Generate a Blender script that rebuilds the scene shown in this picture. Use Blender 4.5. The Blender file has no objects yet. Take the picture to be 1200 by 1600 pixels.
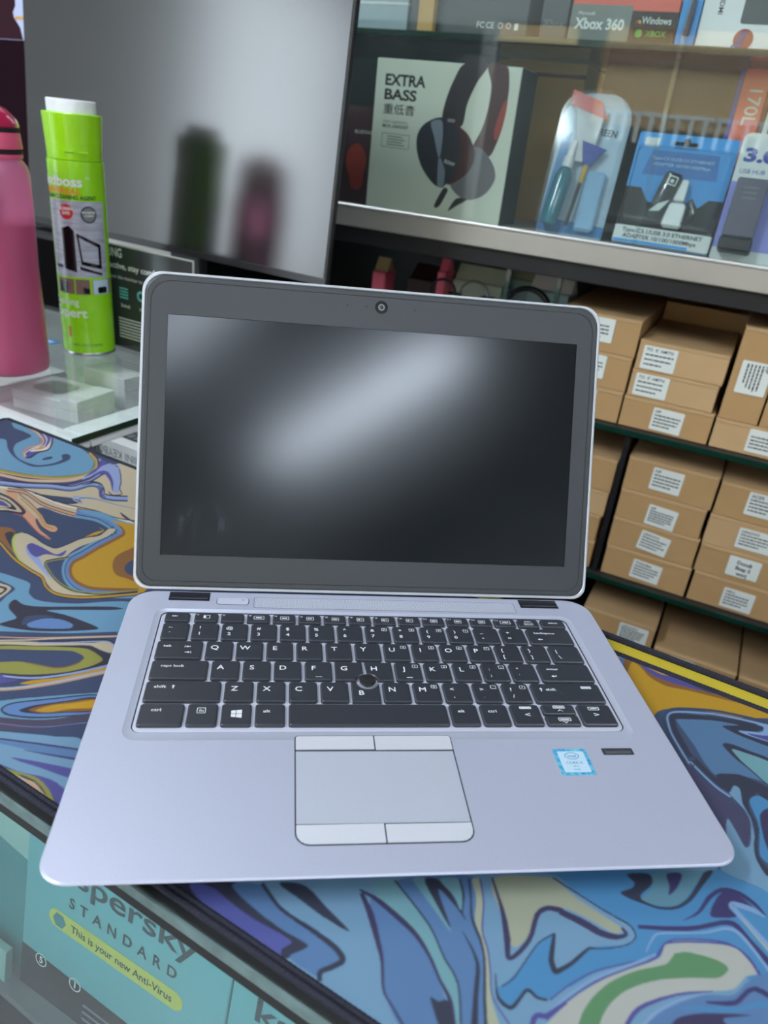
import bpy, bmesh, math, random
import numpy as np
from mathutils import Matrix, Vector
random.seed(7)
sc = bpy.context.scene
COL = sc.collection
S = 0.001                      # everything below is written in millimetres

# ------------------------------------------------------------------ camera, world, exposure
cam_d = bpy.data.cameras.new('camera')
cam = bpy.data.objects.new('camera', cam_d)
COL.objects.link(cam)
cam_d.sensor_fit = 'VERTICAL'
cam_d.sensor_height = 24.0
cam_d.lens = 24.0 * 1163.2 / 1600.0
cam_d.clip_start = 0.01
cam_d.clip_end = 100
_f = Vector((0.14193454, 0.88255038, -0.44828498))
_u = Vector((-0.03965071, 0.45757529, 0.88828637))
_r = Vector((0.9890816, -0.1083037, 0.09993949))
cam.matrix_world = Matrix(((_r.x, _u.x, -_f.x, -0.063743), (_r.y, _u.y, -_f.y, -0.209032), (_r.z, _u.z, -_f.z, 0.27962), (0, 0, 0, 1)))
cam_d.dof.use_dof = True
cam_d.dof.focus_distance = 0.47
cam_d.dof.aperture_fstop = 6.5
sc.camera = cam

world = bpy.data.worlds.new('overcast_sky')
sc.world = world
world.use_nodes = True
_bg = world.node_tree.nodes['Background']
_bg.inputs[0].default_value = (0.78, 0.88, 0.96, 1)
_bg.inputs[1].default_value = SKY_STRENGTH = 5.2
TUBE_STRENGTH = 42.0
sc.view_settings.view_transform = 'Standard'
sc.view_settings.look = 'None'
sc.view_settings.gamma = 1
sc.view_settings.use_curve_mapping = False
sc.view_settings.exposure = 0.66

# ------------------------------------------------------------------ materials
def lin(c):
    c = c / 255.0
    return c / 12.92 if c <= 0.04045 else ((c + 0.055) / 1.055) ** 2.4
def rgb(c): return (lin(c[0]), lin(c[1]), lin(c[2]), 1.0)

class NT:
    def __init__(s, name):
        s.m = bpy.data.materials.new(name)
        s.m.use_nodes = True
        s.t = s.m.node_tree
        s.t.nodes.clear()
        s.out = s.t.nodes.new('ShaderNodeOutputMaterial')
    def n(s, typ, **kw):
        nd = s.t.nodes.new(typ)
        for k, v in kw.items(): setattr(nd, k, v)
        return nd
    def l(s, a, b): s.t.links.new(a, b)
    def math(s, op, a, b=None):
        nd = s.n('ShaderNodeMath', operation=op)
        for i, v in enumerate((a, b)):
            if v is None: continue
            if isinstance(v, (int, float)): nd.inputs[i].default_value = v
            else: s.l(v, nd.inputs[i])
        return nd.outputs[0]
    def mixc(s, fac, a, b):
        nd = s.n('ShaderNodeMix', data_type='RGBA')
        for sock, v in ((nd.inputs[0], fac), (nd.inputs[6], a), (nd.inputs[7], b)):
            if hasattr(v, 'links'): s.l(v, sock)
            else: sock.default_value = v
        return nd.outputs[2]

def mat(name, c, rough=0.5, metal=0.0, spec=0.5, var=0.06, scale=60.0, bump=0.0, bscale=400.0, coat=0.0, trans=0.0, emit=0.0, aniso=None):
    N = NT(name)
    p = N.n('ShaderNodeBsdfPrincipled')
    tc = N.n('ShaderNodeTexCoord')
    src = tc.outputs['Object']
    if aniso:
        mp = N.n('ShaderNodeMapping')
        mp.inputs['Scale'].default_value = aniso
        N.l(src, mp.inputs[0]); src = mp.outputs[0]
    nz = N.n('ShaderNodeTexNoise')
    nz.inputs['Scale'].default_value = scale
    nz.inputs['Detail'].default_value = 3
    N.l(src, nz.inputs['Vector'])
    base = rgb(c)
    lo = tuple(x * (1 - var) for x in base[:3]) + (1,)
    hi = tuple(min(1, x * (1 + var)) for x in base[:3]) + (1,)
    col = N.mixc(nz.outputs['Fac'], lo, hi)
    N.l(col, p.inputs['Base Color'])
    p.inputs['Roughness'].default_value = rough
    p.inputs['Metallic'].default_value = metal
    p.inputs['Specular IOR Level'].default_value = spec
    p.inputs['Coat Weight'].default_value = coat
    p.inputs['Transmission Weight'].default_value = trans
    if emit:
        N.l(col, p.inputs['Emission Color'])
        p.inputs['Emission Strength'].default_value = emit
    if bump:
        n2 = N.n('ShaderNodeTexNoise')
        n2.inputs['Scale'].default_value = bscale
        N.l(src, n2.inputs['Vector'])
        b = N.n('ShaderNodeBump')
        b.inputs['Strength'].default_value = bump
        b.inputs['Distance'].default_value = 0.0004
        N.l(n2.outputs['Fac'], b.inputs['Height'])
        N.l(b.outputs[0], p.inputs['Normal'])
    N.l(p.outputs[0], N.out.inputs[0])
    return N.m

def glass_mat(name, tint, rough=0.0, ior=1.5, haze=0.0):
    N = NT(name)
    tr = N.n('ShaderNodeBsdfTransparent'); tr.inputs[0].default_value = tuple(tint) + (1,)
    gl = N.n('ShaderNodeBsdfGlossy'); gl.inputs['Roughness'].default_value = rough
    lw = N.n('ShaderNodeLayerWeight'); lw.inputs['Blend'].default_value = 0.5      # facing term, same from both sides of the sheet
    f0 = ((ior - 1) / (ior + 1)) ** 2
    fr = N.math('ADD', N.math('MULTIPLY', N.math('POWER', lw.outputs['Facing'], 5.0), 1 - f0), f0)
    mx = N.n('ShaderNodeMixShader')
    N.l(fr, mx.inputs[0]); N.l(tr.outputs[0], mx.inputs[1]); N.l(gl.outputs[0], mx.inputs[2])
    last = mx.outputs[0]
    if haze:
        df = N.n('ShaderNodeBsdfDiffuse'); df.inputs[0].default_value = (0.8, 0.85, 0.85, 1)
        nz = N.n('ShaderNodeTexNoise'); nz.inputs['Scale'].default_value = 9.0; nz.inputs['Detail'].default_value = 4
        tc = N.n('ShaderNodeTexCoord'); N.l(tc.outputs['Object'], nz.inputs['Vector'])
        m2 = N.n('ShaderNodeMixShader')
        N.l(N.math('MULTIPLY', nz.outputs['Fac'], haze), m2.inputs[0])
        N.l(last, m2.inputs[1]); N.l(df.outputs[0], m2.inputs[2]); last = m2.outputs[0]
    N.l(last, N.out.inputs[0])
    return N.m

def emit_mat(name, c, strength):
    N = NT(name)
    e = N.n('ShaderNodeEmission'); e.inputs[0].default_value = tuple(c) + (1,); e.inputs[1].default_value = strength
    N.l(e.outputs[0], N.out.inputs[0])
    return N.m

MT = {}
def defmats():
    d = MT
    d['deck'] = mat('silver_laptop_paint', (173, 178, 198), 0.38, 0.3, var=0.05, scale=900, bump=0.05, bscale=2500)
    d['deck_plate'] = mat('silver_key_plate', (196, 201, 218), 0.38, 0.3, var=0.03)
    d['deck_rim'] = mat('silver_keyboard_rim', (182, 188, 206), 0.34, 0.35, var=0.03)
    d['pad'] = mat('silver_touchpad', (176, 182, 196), 0.42, 0.25, var=0.03, scale=900)
    d['btn'] = mat('polished_button_metal', (208, 212, 222), 0.3, 0.3, var=0.06, scale=60, aniso=(1, 30, 1))
    d['groove'] = mat('dark_groove', (44, 47, 58), 0.6, var=0.03)
    d['under'] = mat('laptop_underside', (46, 48, 54), 0.6, var=0.04)
    d['key'] = mat('black_keycap', (44, 47, 55), 0.36, spec=0.6, var=0.04, scale=200, bump=0.05, bscale=3000)
    d['legend'] = mat('white_key_print', (206, 210, 216), 0.6, var=0.02)
    d['bezel'] = mat('charcoal_bezel_plastic', (48, 53, 57), 0.46, spec=0.5, var=0.05, scale=300, bump=0.06, bscale=2500)
    d['lid'] = mat('silver_lid_metal', (196, 200, 206), 0.3, 0.5, var=0.03)
    d['seal'] = mat('black_rubber', (24, 25, 28), 0.7, var=0.04)
    d['hinge'] = mat('dark_hinge_metal', (40, 42, 50), 0.3, 0.5, var=0.05)
    d['black'] = mat('matte_black_plastic', (20, 20, 23), 0.5, var=0.06)
    d['gblack'] = mat('gloss_black_plastic', (14, 14, 17), 0.12, var=0.04)
    d['monbez'] = mat('monitor_bezel_black', (26, 27, 30), 0.35, var=0.04)
    d['lens'] = mat('camera_lens_glass', (20, 22, 28), 0.05, coat=1.0, var=0.02)
    d['chrome'] = mat('brushed_metal', (170, 172, 176), 0.3, 0.9, var=0.05)
    d['alu'] = mat('worn_aluminium_rail', (176, 174, 166), 0.42, 0.55, var=0.14, scale=14, bump=0.1, bscale=90)
    d['alu_lip'] = mat('bright_aluminium_lip', (226, 228, 226), 0.3, 0.4, var=0.04)
    d['stitch'] = mat('black_stitched_thread', (40, 41, 52), 0.85, spec=0.2, var=0.3, scale=900, bump=0.4, bscale=1200)
    d['rubber'] = mat('mat_rubber_base', (28, 28, 32), 0.9, var=0.05)
    d['yellow'] = mat('yellow_mat_print', (172, 154, 36), 0.7, var=0.16, scale=18)
    d['card'] = mat('kraft_cardboard', (176, 142, 98), 0.82, spec=0.25, var=0.10, scale=22, bump=0.12, bscale=300)
    d['card2'] = mat('kraft_cardboard_pale', (188, 156, 114), 0.82, spec=0.25, var=0.10, scale=22, bump=0.12, bscale=300)
    d['label'] = mat('white_paper_sticker', (214, 220, 214), 0.6, var=0.03)
    d['ink'] = mat('black_print_ink', (34, 36, 40), 0.7, var=0.05)
    d['greyink'] = mat('grey_print_ink', (110, 114, 118), 0.7, var=0.05)
    d['white'] = mat('white_plastic', (230, 232, 232), 0.45, var=0.02)
    d['paper'] = mat('white_card', (224, 225, 226), 0.6, var=0.03)
    d['frame'] = mat('white_counter_frame', (236, 240, 240), 0.4, var=0.02)
    d['deckgrey'] = mat('grey_shelf_board', (120, 124, 122), 0.5, var=0.1, scale=10)
    d['deckpale'] = mat('pale_shelf_board', (168, 172, 172), 0.4, var=0.06, scale=10)
    d['dark'] = mat('dark_cabinet_board', (30, 31, 32), 0.5, var=0.15, scale=8)
    d['darkback'] = mat('dark_teal_back_panel', (46, 58, 61), 0.35, var=0.25, scale=6)
    d['gedge'] = mat('green_glass_edge', (15, 50, 40), 0.15, var=0.35, scale=40, coat=0.6)
    d['gedge2'] = mat('chipped_glass_edge', (92, 116, 116), 0.2, var=0.5, scale=70, coat=0.5)
    d['glass'] = glass_mat('clear_glass', (0.93, 0.97, 0.95))
    d['glasstop'] = glass_mat('counter_glass', (0.96, 0.985, 0.98), haze=0.04)
    d['pane'] = glass_mat('dusty_cabinet_glass', (0.92, 0.96, 0.95), haze=0.03, ior=1.45)
    d['frontglass'] = glass_mat('front_counter_glass', (0.88, 0.95, 0.96), haze=0.03, ior=1.6)
    d['blister'] = glass_mat('blister_plastic', (0.93, 0.95, 0.96), rough=0.08, haze=0.03)
    d['wall'] = mat('painted_shop_wall', (206, 208, 206), 0.8, var=0.05, scale=3)
    d['ceil'] = mat('white_ceiling_paint', (224, 226, 226), 0.8, var=0.03, scale=3)
    d['floor'] = mat('grey_floor_tiles', (104, 104, 106), 0.4, var=0.2, scale=4)
defmats()

# ------------------------------------------------------------------ mesh building
_font_cache = {}
def text_mesh(body, bold=0.0, spacing=1.0):
    k = (body, bold, spacing)
    if k in _font_cache: return _font_cache[k]
    cu = bpy.data.curves.new('t', 'FONT')
    cu.body = body; cu.size = 1.0; cu.offset = bold; cu.resolution_u = 3; cu.space_character = spacing
    ob = bpy.data.objects.new('t', cu)
    COL.objects.link(ob)
    dg = bpy.context.evaluated_depsgraph_get()
    me = bpy.data.meshes.new_from_object(ob.evaluated_get(dg))
    v = [tuple(x.co[:2]) for x in me.vertices]
    f = [tuple(p.vertices) for p in me.polygons]
    bpy.data.objects.remove(ob); bpy.data.curves.remove(cu); bpy.data.meshes.remove(me)
    _font_cache[k] = (v, f)
    return v, f
CAP = None
def cap():
    global CAP
    if CAP is None:
        v, f = text_mesh('H'); CAP = max(p[1] for p in v)
    return CAP

def rr(x0, x1, y0, y1, r, n=5):
    rs = r if isinstance(r, (tuple, list)) else (r,) * 4      # order: bottom-right, top-right, top-left, bottom-left
    o = []
    for (cx, cy, a0, q) in ((x1, y0, -90, 0), (x1, y1, 0, 1), (x0, y1, 90, 2), (x0, y0, 180, 3)):
        R = max(rs[q], 1e-4)
        ccx = cx - R if q in (0, 1) else cx + R
        ccy = cy + R if q in (0, 3) else cy - R
        for i in range(n + 1):
            a = math.radians(a0 + 90 * i / n)
            o.append((ccx + R * math.cos(a), ccy + R * math.sin(a)))
    return o
def circ(cx, cy, r, n=24, ry=None):
    ry = r if ry is None else ry
    return [(cx + r * math.cos(2 * math.pi * i / n), cy + ry * math.sin(2 * math.pi * i / n)) for i in range(n)]
FRONT = Matrix.Rotation(math.pi / 2, 4, 'X')      # print plane (x, y, out) -> (x, -out, y): a face that looks along -y

class MB:
    def __init__(s): s.v = []; s.f = []; s.mi = []; s.M = Matrix.Identity(4); s.m = 0; s.fn = None
    def _add(s, vs, fs):
        b = len(s.v)
        for p in vs:
            q = s.M @ Vector(p)
            s.v.append(s.fn(q) if s.fn else q)
        for f in fs:
            s.f.append(tuple(b + i for i in f)); s.mi.append(s.m)
        return s
    def poly(s, pts, z=0.0):
        if s.fn:                       # wrapped round a cylinder: cut into narrow upright strips first
            x0 = min(p[0] for p in pts); x1 = max(p[0] for p in pts); n = max(1, int(math.ceil((x1 - x0) / 2.5)))
            for k in range(n):
                a = x0 + (x1 - x0) * k / n; b = x0 + (x1 - x0) * (k + 1) / n
                q = s._clip(s._clip([tuple(p[:2]) for p in pts], a, 1), b, -1)
                if len(q) > 2: s._add([(p[0], p[1], z) for p in q], [tuple(range(len(q)))])
            return s
        return s._add([(p[0], p[1], z) for p in pts], [tuple(range(len(pts)))])
    def loft(s, loops, cap0=True, cap1=True):
        n = len(loops[0]); vs = [p for L in loops for p in L]; fs = []
        for k in range(len(loops) - 1):
            for i in range(n):
                j = (i + 1) % n
                fs.append((k * n + i, k * n + j, (k + 1) * n + j, (k + 1) * n + i))
        if cap0: fs.append(tuple(reversed(range(n))))
        if cap1: fs.append(tuple((len(loops) - 1) * n + i for i in range(n)))
        return s._add(vs, fs)
    @staticmethod
    def _clip(P, c, sg):
        o = []
        for i in range(len(P)):
            a, b = P[i - 1], P[i]
            da, db = (a[0] - c) * sg, (b[0] - c) * sg
            if (da >= 0) != (db >= 0):
                t = da / (da - db); o.append((c, a[1] + (b[1] - a[1]) * t))
            if db >= 0: o.append(b)
        return o
    def prism(s, pts, z0, z1):
        return s.loft([[(p[0], p[1], z0) for p in pts], [(p[0], p[1], z1) for p in pts]])
    def ring(s, outer, inner, z):
        n = len(outer)
        return s._add([(p[0], p[1], z) for p in outer] + [(p[0], p[1], z) for p in inner],
                      [(i, (i + 1) % n, n + (i + 1) % n, n + i) for i in range(n)])
    def box(s, x0, x1, y0, y1, z0, z1, b=0.0):
        if b <= 0:
            vs = [(x, y, z) for z in (z0, z1) for y in (y0, y1) for x in (x0, x1)]
            return s._add(vs, [(0, 2, 3, 1), (4, 5, 7, 6), (0, 1, 5, 4), (2, 6, 7, 3), (0, 4, 6, 2), (1, 3, 7, 5)])
        L = []
        for z, i in ((z0, b), (z0 + b, 0), (z1 - b, 0), (z1, b)):
            L.append([(p[0], p[1], z) for p in rr(x0 + i, x1 - i, y0 + i, y1 - i, max(b - i, .05) if i else b, 2)])
        return s.loft(L)
    def lathe(s, prof, n=40, cx=0, cy=0, sx=1.0, sy=1.0):
        L = [[(cx + r * sx * math.cos(2 * math.pi * i / n), cy + r * sy * math.sin(2 * math.pi * i / n), z) for i in range(n)] for r, z in prof]
        return s.loft(L, prof[0][0] > 1e-3, prof[-1][0] > 1e-3)
    def tube(s, pts, r, n=8):
        pts = [Vector(p) for p in pts]; L = []
        for i, p in enumerate(pts):
            t = (pts[min(i + 1, len(pts) - 1)] - pts[max(i - 1, 0)]).normalized()
            a = Vector((0, 0, 1)) if abs(t.z) < .9 else Vector((1, 0, 0))
            x = t.cross(a).normalized(); y = t.cross(x)
            rad = r[i] if hasattr(r, '__len__') else r
            L.append([tuple(p + (x * math.cos(2 * math.pi * k / n) + y * math.sin(2 * math.pi * k / n)) * rad) for k in range(n)])
        return s.loft(L)
    def text(s, body, x, y, h, align='C', bold=0.0, z=0.0, rot=0.0, sx=1.0, width=None, spacing=1.0):
        v, f = text_mesh(body, bold, spacing)
        if not v: return s
        k = h / cap()
        xs = [p[0] for p in v]
        w = max(xs) - min(xs)
        kx = (width / w) if width else k * sx
        ox = min(xs) if align == 'L' else (max(xs) if align == 'R' else (max(xs) + min(xs)) / 2)
        c, sn = math.cos(rot), math.sin(rot)
        vs = []
        for p in v:
            a, b = (p[0] - ox) * kx, p[1] * k
            vs.append((x + a * c - b * sn, y + a * sn + b * c, z))
        return s._add(vs, f)
    def build(s, name, mats, parent=None, loc=(0, 0, 0), rot=(0, 0, 0), smooth=False):
        me = bpy.data.meshes.new(name)
        me.from_pydata([tuple(p * S) for p in s.v], [], s.f)
        mats = mats if isinstance(mats, (list, tuple)) else [mats]
        for m in mats: me.materials.append(MT[m] if isinstance(m, str) else m)
        me.polygons.foreach_set('material_index', s.mi)
        if smooth:
            me.polygons.foreach_set('use_smooth', [True] * len(me.polygons))
            try: me.set_sharp_from_angle(angle=math.radians(35))
            except Exception: pass
        me.update()
        ob = bpy.data.objects.new(name, me)
        COL.objects.link(ob)
        ob.location = Vector(loc) * S
        ob.rotation_euler = rot
        if parent: ob.parent = parent
        return ob

def tag(o, label=None, cat=None, group=None, kind=None):
    if label: o['label'] = label
    if cat: o['category'] = cat
    if group: o['group'] = group
    if kind: o['kind'] = kind
    return o
def thing(name, label, cat, loc=(0, 0, 0), rotz=0.0, group=None, rot=None):
    o = bpy.data.objects.new(name, None)
    COL.objects.link(o)
    o.empty_display_size = 0.02
    o.location = Vector(loc) * S
    o.rotation_euler = rot if rot else (0, 0, rotz)
    return tag(o, label, cat, group)
def struct(name, mb, m, loc=(0, 0, 0), rotz=0.0):
    return tag(mb.build(name, m, None, loc, (0, 0, rotz)), kind='structure')

# frames: the counter runs along u (v is depth away from the customer); the wall cabinet is turned a little more
CA = math.radians(143.65 - 180)
CU = Vector((math.cos(CA), math.sin(CA), 0)); CV = Vector((-CU.y, CU.x, 0))
def CT(u, v, z): return tuple(CU * u + CV * v + Vector((0, 0, z)))
KA = math.radians(-33)
KU = Vector((math.cos(KA), math.sin(KA), 0)); KV = Vector((-KU.y, KU.x, 0))
K0 = Vector((42.7, 953.2, 0))
def KT(a, b, z): return tuple(K0 + KU * a + KV * b + Vector((0, 0, z)))

# ------------------------------------------------------------------ the shop
FL, CE = -930, 2020
struct('floor', MB().box(-3000, 4200, -4500, 700, FL - 40, FL), 'floor', KT(0, 0, 0), KA)
struct('ceiling', MB().box(-3000, 4200, -4500, 700, CE, CE + 60), 'ceil', KT(0, 0, 0), KA)
struct('wall_back', MB().box(-3000, 4200, 600, 700, FL, CE), 'wall', KT(0, 0, 0), KA)
struct('wall_right', MB().box(4200, 4300, -4500, 700, FL, CE), 'wall', KT(0, 0, 0), KA)
struct('wall_left', MB().box(-3100, -3000, -2650, 700, FL, CE).box(-3100, -3000, -4500, -2650, FL, -700).box(-3100, -3000, -4500, -2650, 1700, CE), 'wall', KT(0, 0, 0), KA)
struct('wall_front', MB().box(-3000, -1500, -4600, -4500, FL, CE).box(1900, 4200, -4600, -4500, FL, CE).box(-1500, 1900, -4600, -4500, 1050, CE), 'wall', KT(0, 0, 0), KA)
MT['pave'] = mat('street_paving', (150, 144, 134), 0.9, var=0.15, scale=2)
MT['facade'] = mat('tan_facade_plaster', (226, 186, 128), 0.9, var=0.12, scale=1.2)
MT['facade2'] = mat('brown_facade_trim', (140, 100, 70), 0.9, var=0.12, scale=1.2)
MT['rail'] = mat('white_railing_paint', (230, 230, 226), 0.6, var=0.05)
struct('street_ground', MB().box(-16000, 9000, -16000, -4600, FL - 120, FL - 60), 'pave', KT(0, 0, 0), KA)
MT['facade3'] = mat('dark_shopfront_paint', (44, 52, 54), 0.6, var=0.2, scale=0.6)
_m = MB().box(-2300, 7000, -11600, -11200, 760, 5200)
_m.m = 1
for z in (1500, 3100): _m.box(-2300, 7000, -11200, -11080, z, z + 240)
for x in range(-2000, 7000, 2300): _m.box(x, x + 900, -11200, -11150, 1900, 2700)
_m.m = 2
_m.box(-2300, 7000, -11600, -11190, FL - 60, 759)
_m.box(-9000, -2310, -11600, -11200, FL - 60, 5200)
_m.m = 0
for z in (1700, 2300): _m.box(-4600, -2700, -11200, -11100, z, z + 200)
_m.m = 3
for x in range(-2200, 6900, 180): _m.box(x, x + 60, -11190, -11150, 560, 900)
_m.box(-2250, 6950, -11190, -11150, 900, 950)
struct('facade_opposite', _m, ['facade', 'facade2', 'facade3', 'rail'], KT(0, 0, 0), KA)

# ceiling lamps: slim fittings with a glowing diffuser
def lamp(a, b, L, along_b, lab, w=150, k=1.0):
    nm = 'lamp_diffuser_%d' % round(TUBE_STRENGTH * k)
    if nm not in MT: MT[nm] = emit_mat('lamp_diffuser', (0.88, 0.93, 1.0), TUBE_STRENGTH * k)
    t = thing('ceiling_light', lab, 'light', KT(a, b, CE), KA + (math.pi / 2 if along_b else 0), 'ceiling lights of the shop')
    MB().box(-L / 2 - 20, L / 2 + 20, -w / 2 - 15, w / 2 + 15, -45, -2, 4).build('lamp_housing', 'white', t)
    MB().box(-L / 2, L / 2, -w / 2, w / 2, -52, -46, 2).build('diffuser', nm, t)
lamp(2400, -3150, 1650, True, 'long slim ceiling light reflected across the laptop screen', 130, 1.0)
lamp(1250, -2950, 900, True, 'shorter ceiling light over the customer side of the shop', 220, .26)
lamp(-900, -250, 1200, False, 'slim ceiling light near the back wall above the monitor', 150, .3)
lamp(-700, -2300, 1300, True, 'slim ceiling light added to brighten upright surfaces from the left', 200, 1.25)  # unseen lamp added to light the cabinet and other upright fronts
lamp(500, -700, 1300, False, 'slim ceiling light above the glass counter', 150, .04)
lamp(2300, -500, 1200, False, 'slim ceiling light at the right end above the cabinet', 150, .6)
MAT_COL = {'n':(62,74,104), 'k':(50,50,66), 'b':(112,154,184), 'c':(192,180,156), 'g':(190,150,62), 'g2':(206,160,60), 'br':(138,98,60), 'o':(146,146,76), 'li':(172,186,96), 'p':(88,86,148), 'p2':(66,62,106), 'l':(150,164,206), 'r':(204,158,128), 'rd':(190,90,96), 'm':(104,136,186), 'w':(222,212,202), 'pb':(78,72,92), 'lp':(120,116,160), 'b2':(122,158,186), 'm2':(98,130,172), 'pl':(92,98,162), 'kk':(56,60,78), 'kp':(64,60,92), 't':(120,164,174), 'cg':(172,178,156), 'cg2':(164,170,150), 'cg3':(178,182,176), 'l2':(138,168,206), 'bb':(88,142,186), 'tk':(104,146,164), 'gr':(98,142,104), 'n2':(70,84,112), 'm3':(94,126,162), 'p3':(74,74,102), 'nn':(62,74,98)}
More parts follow.
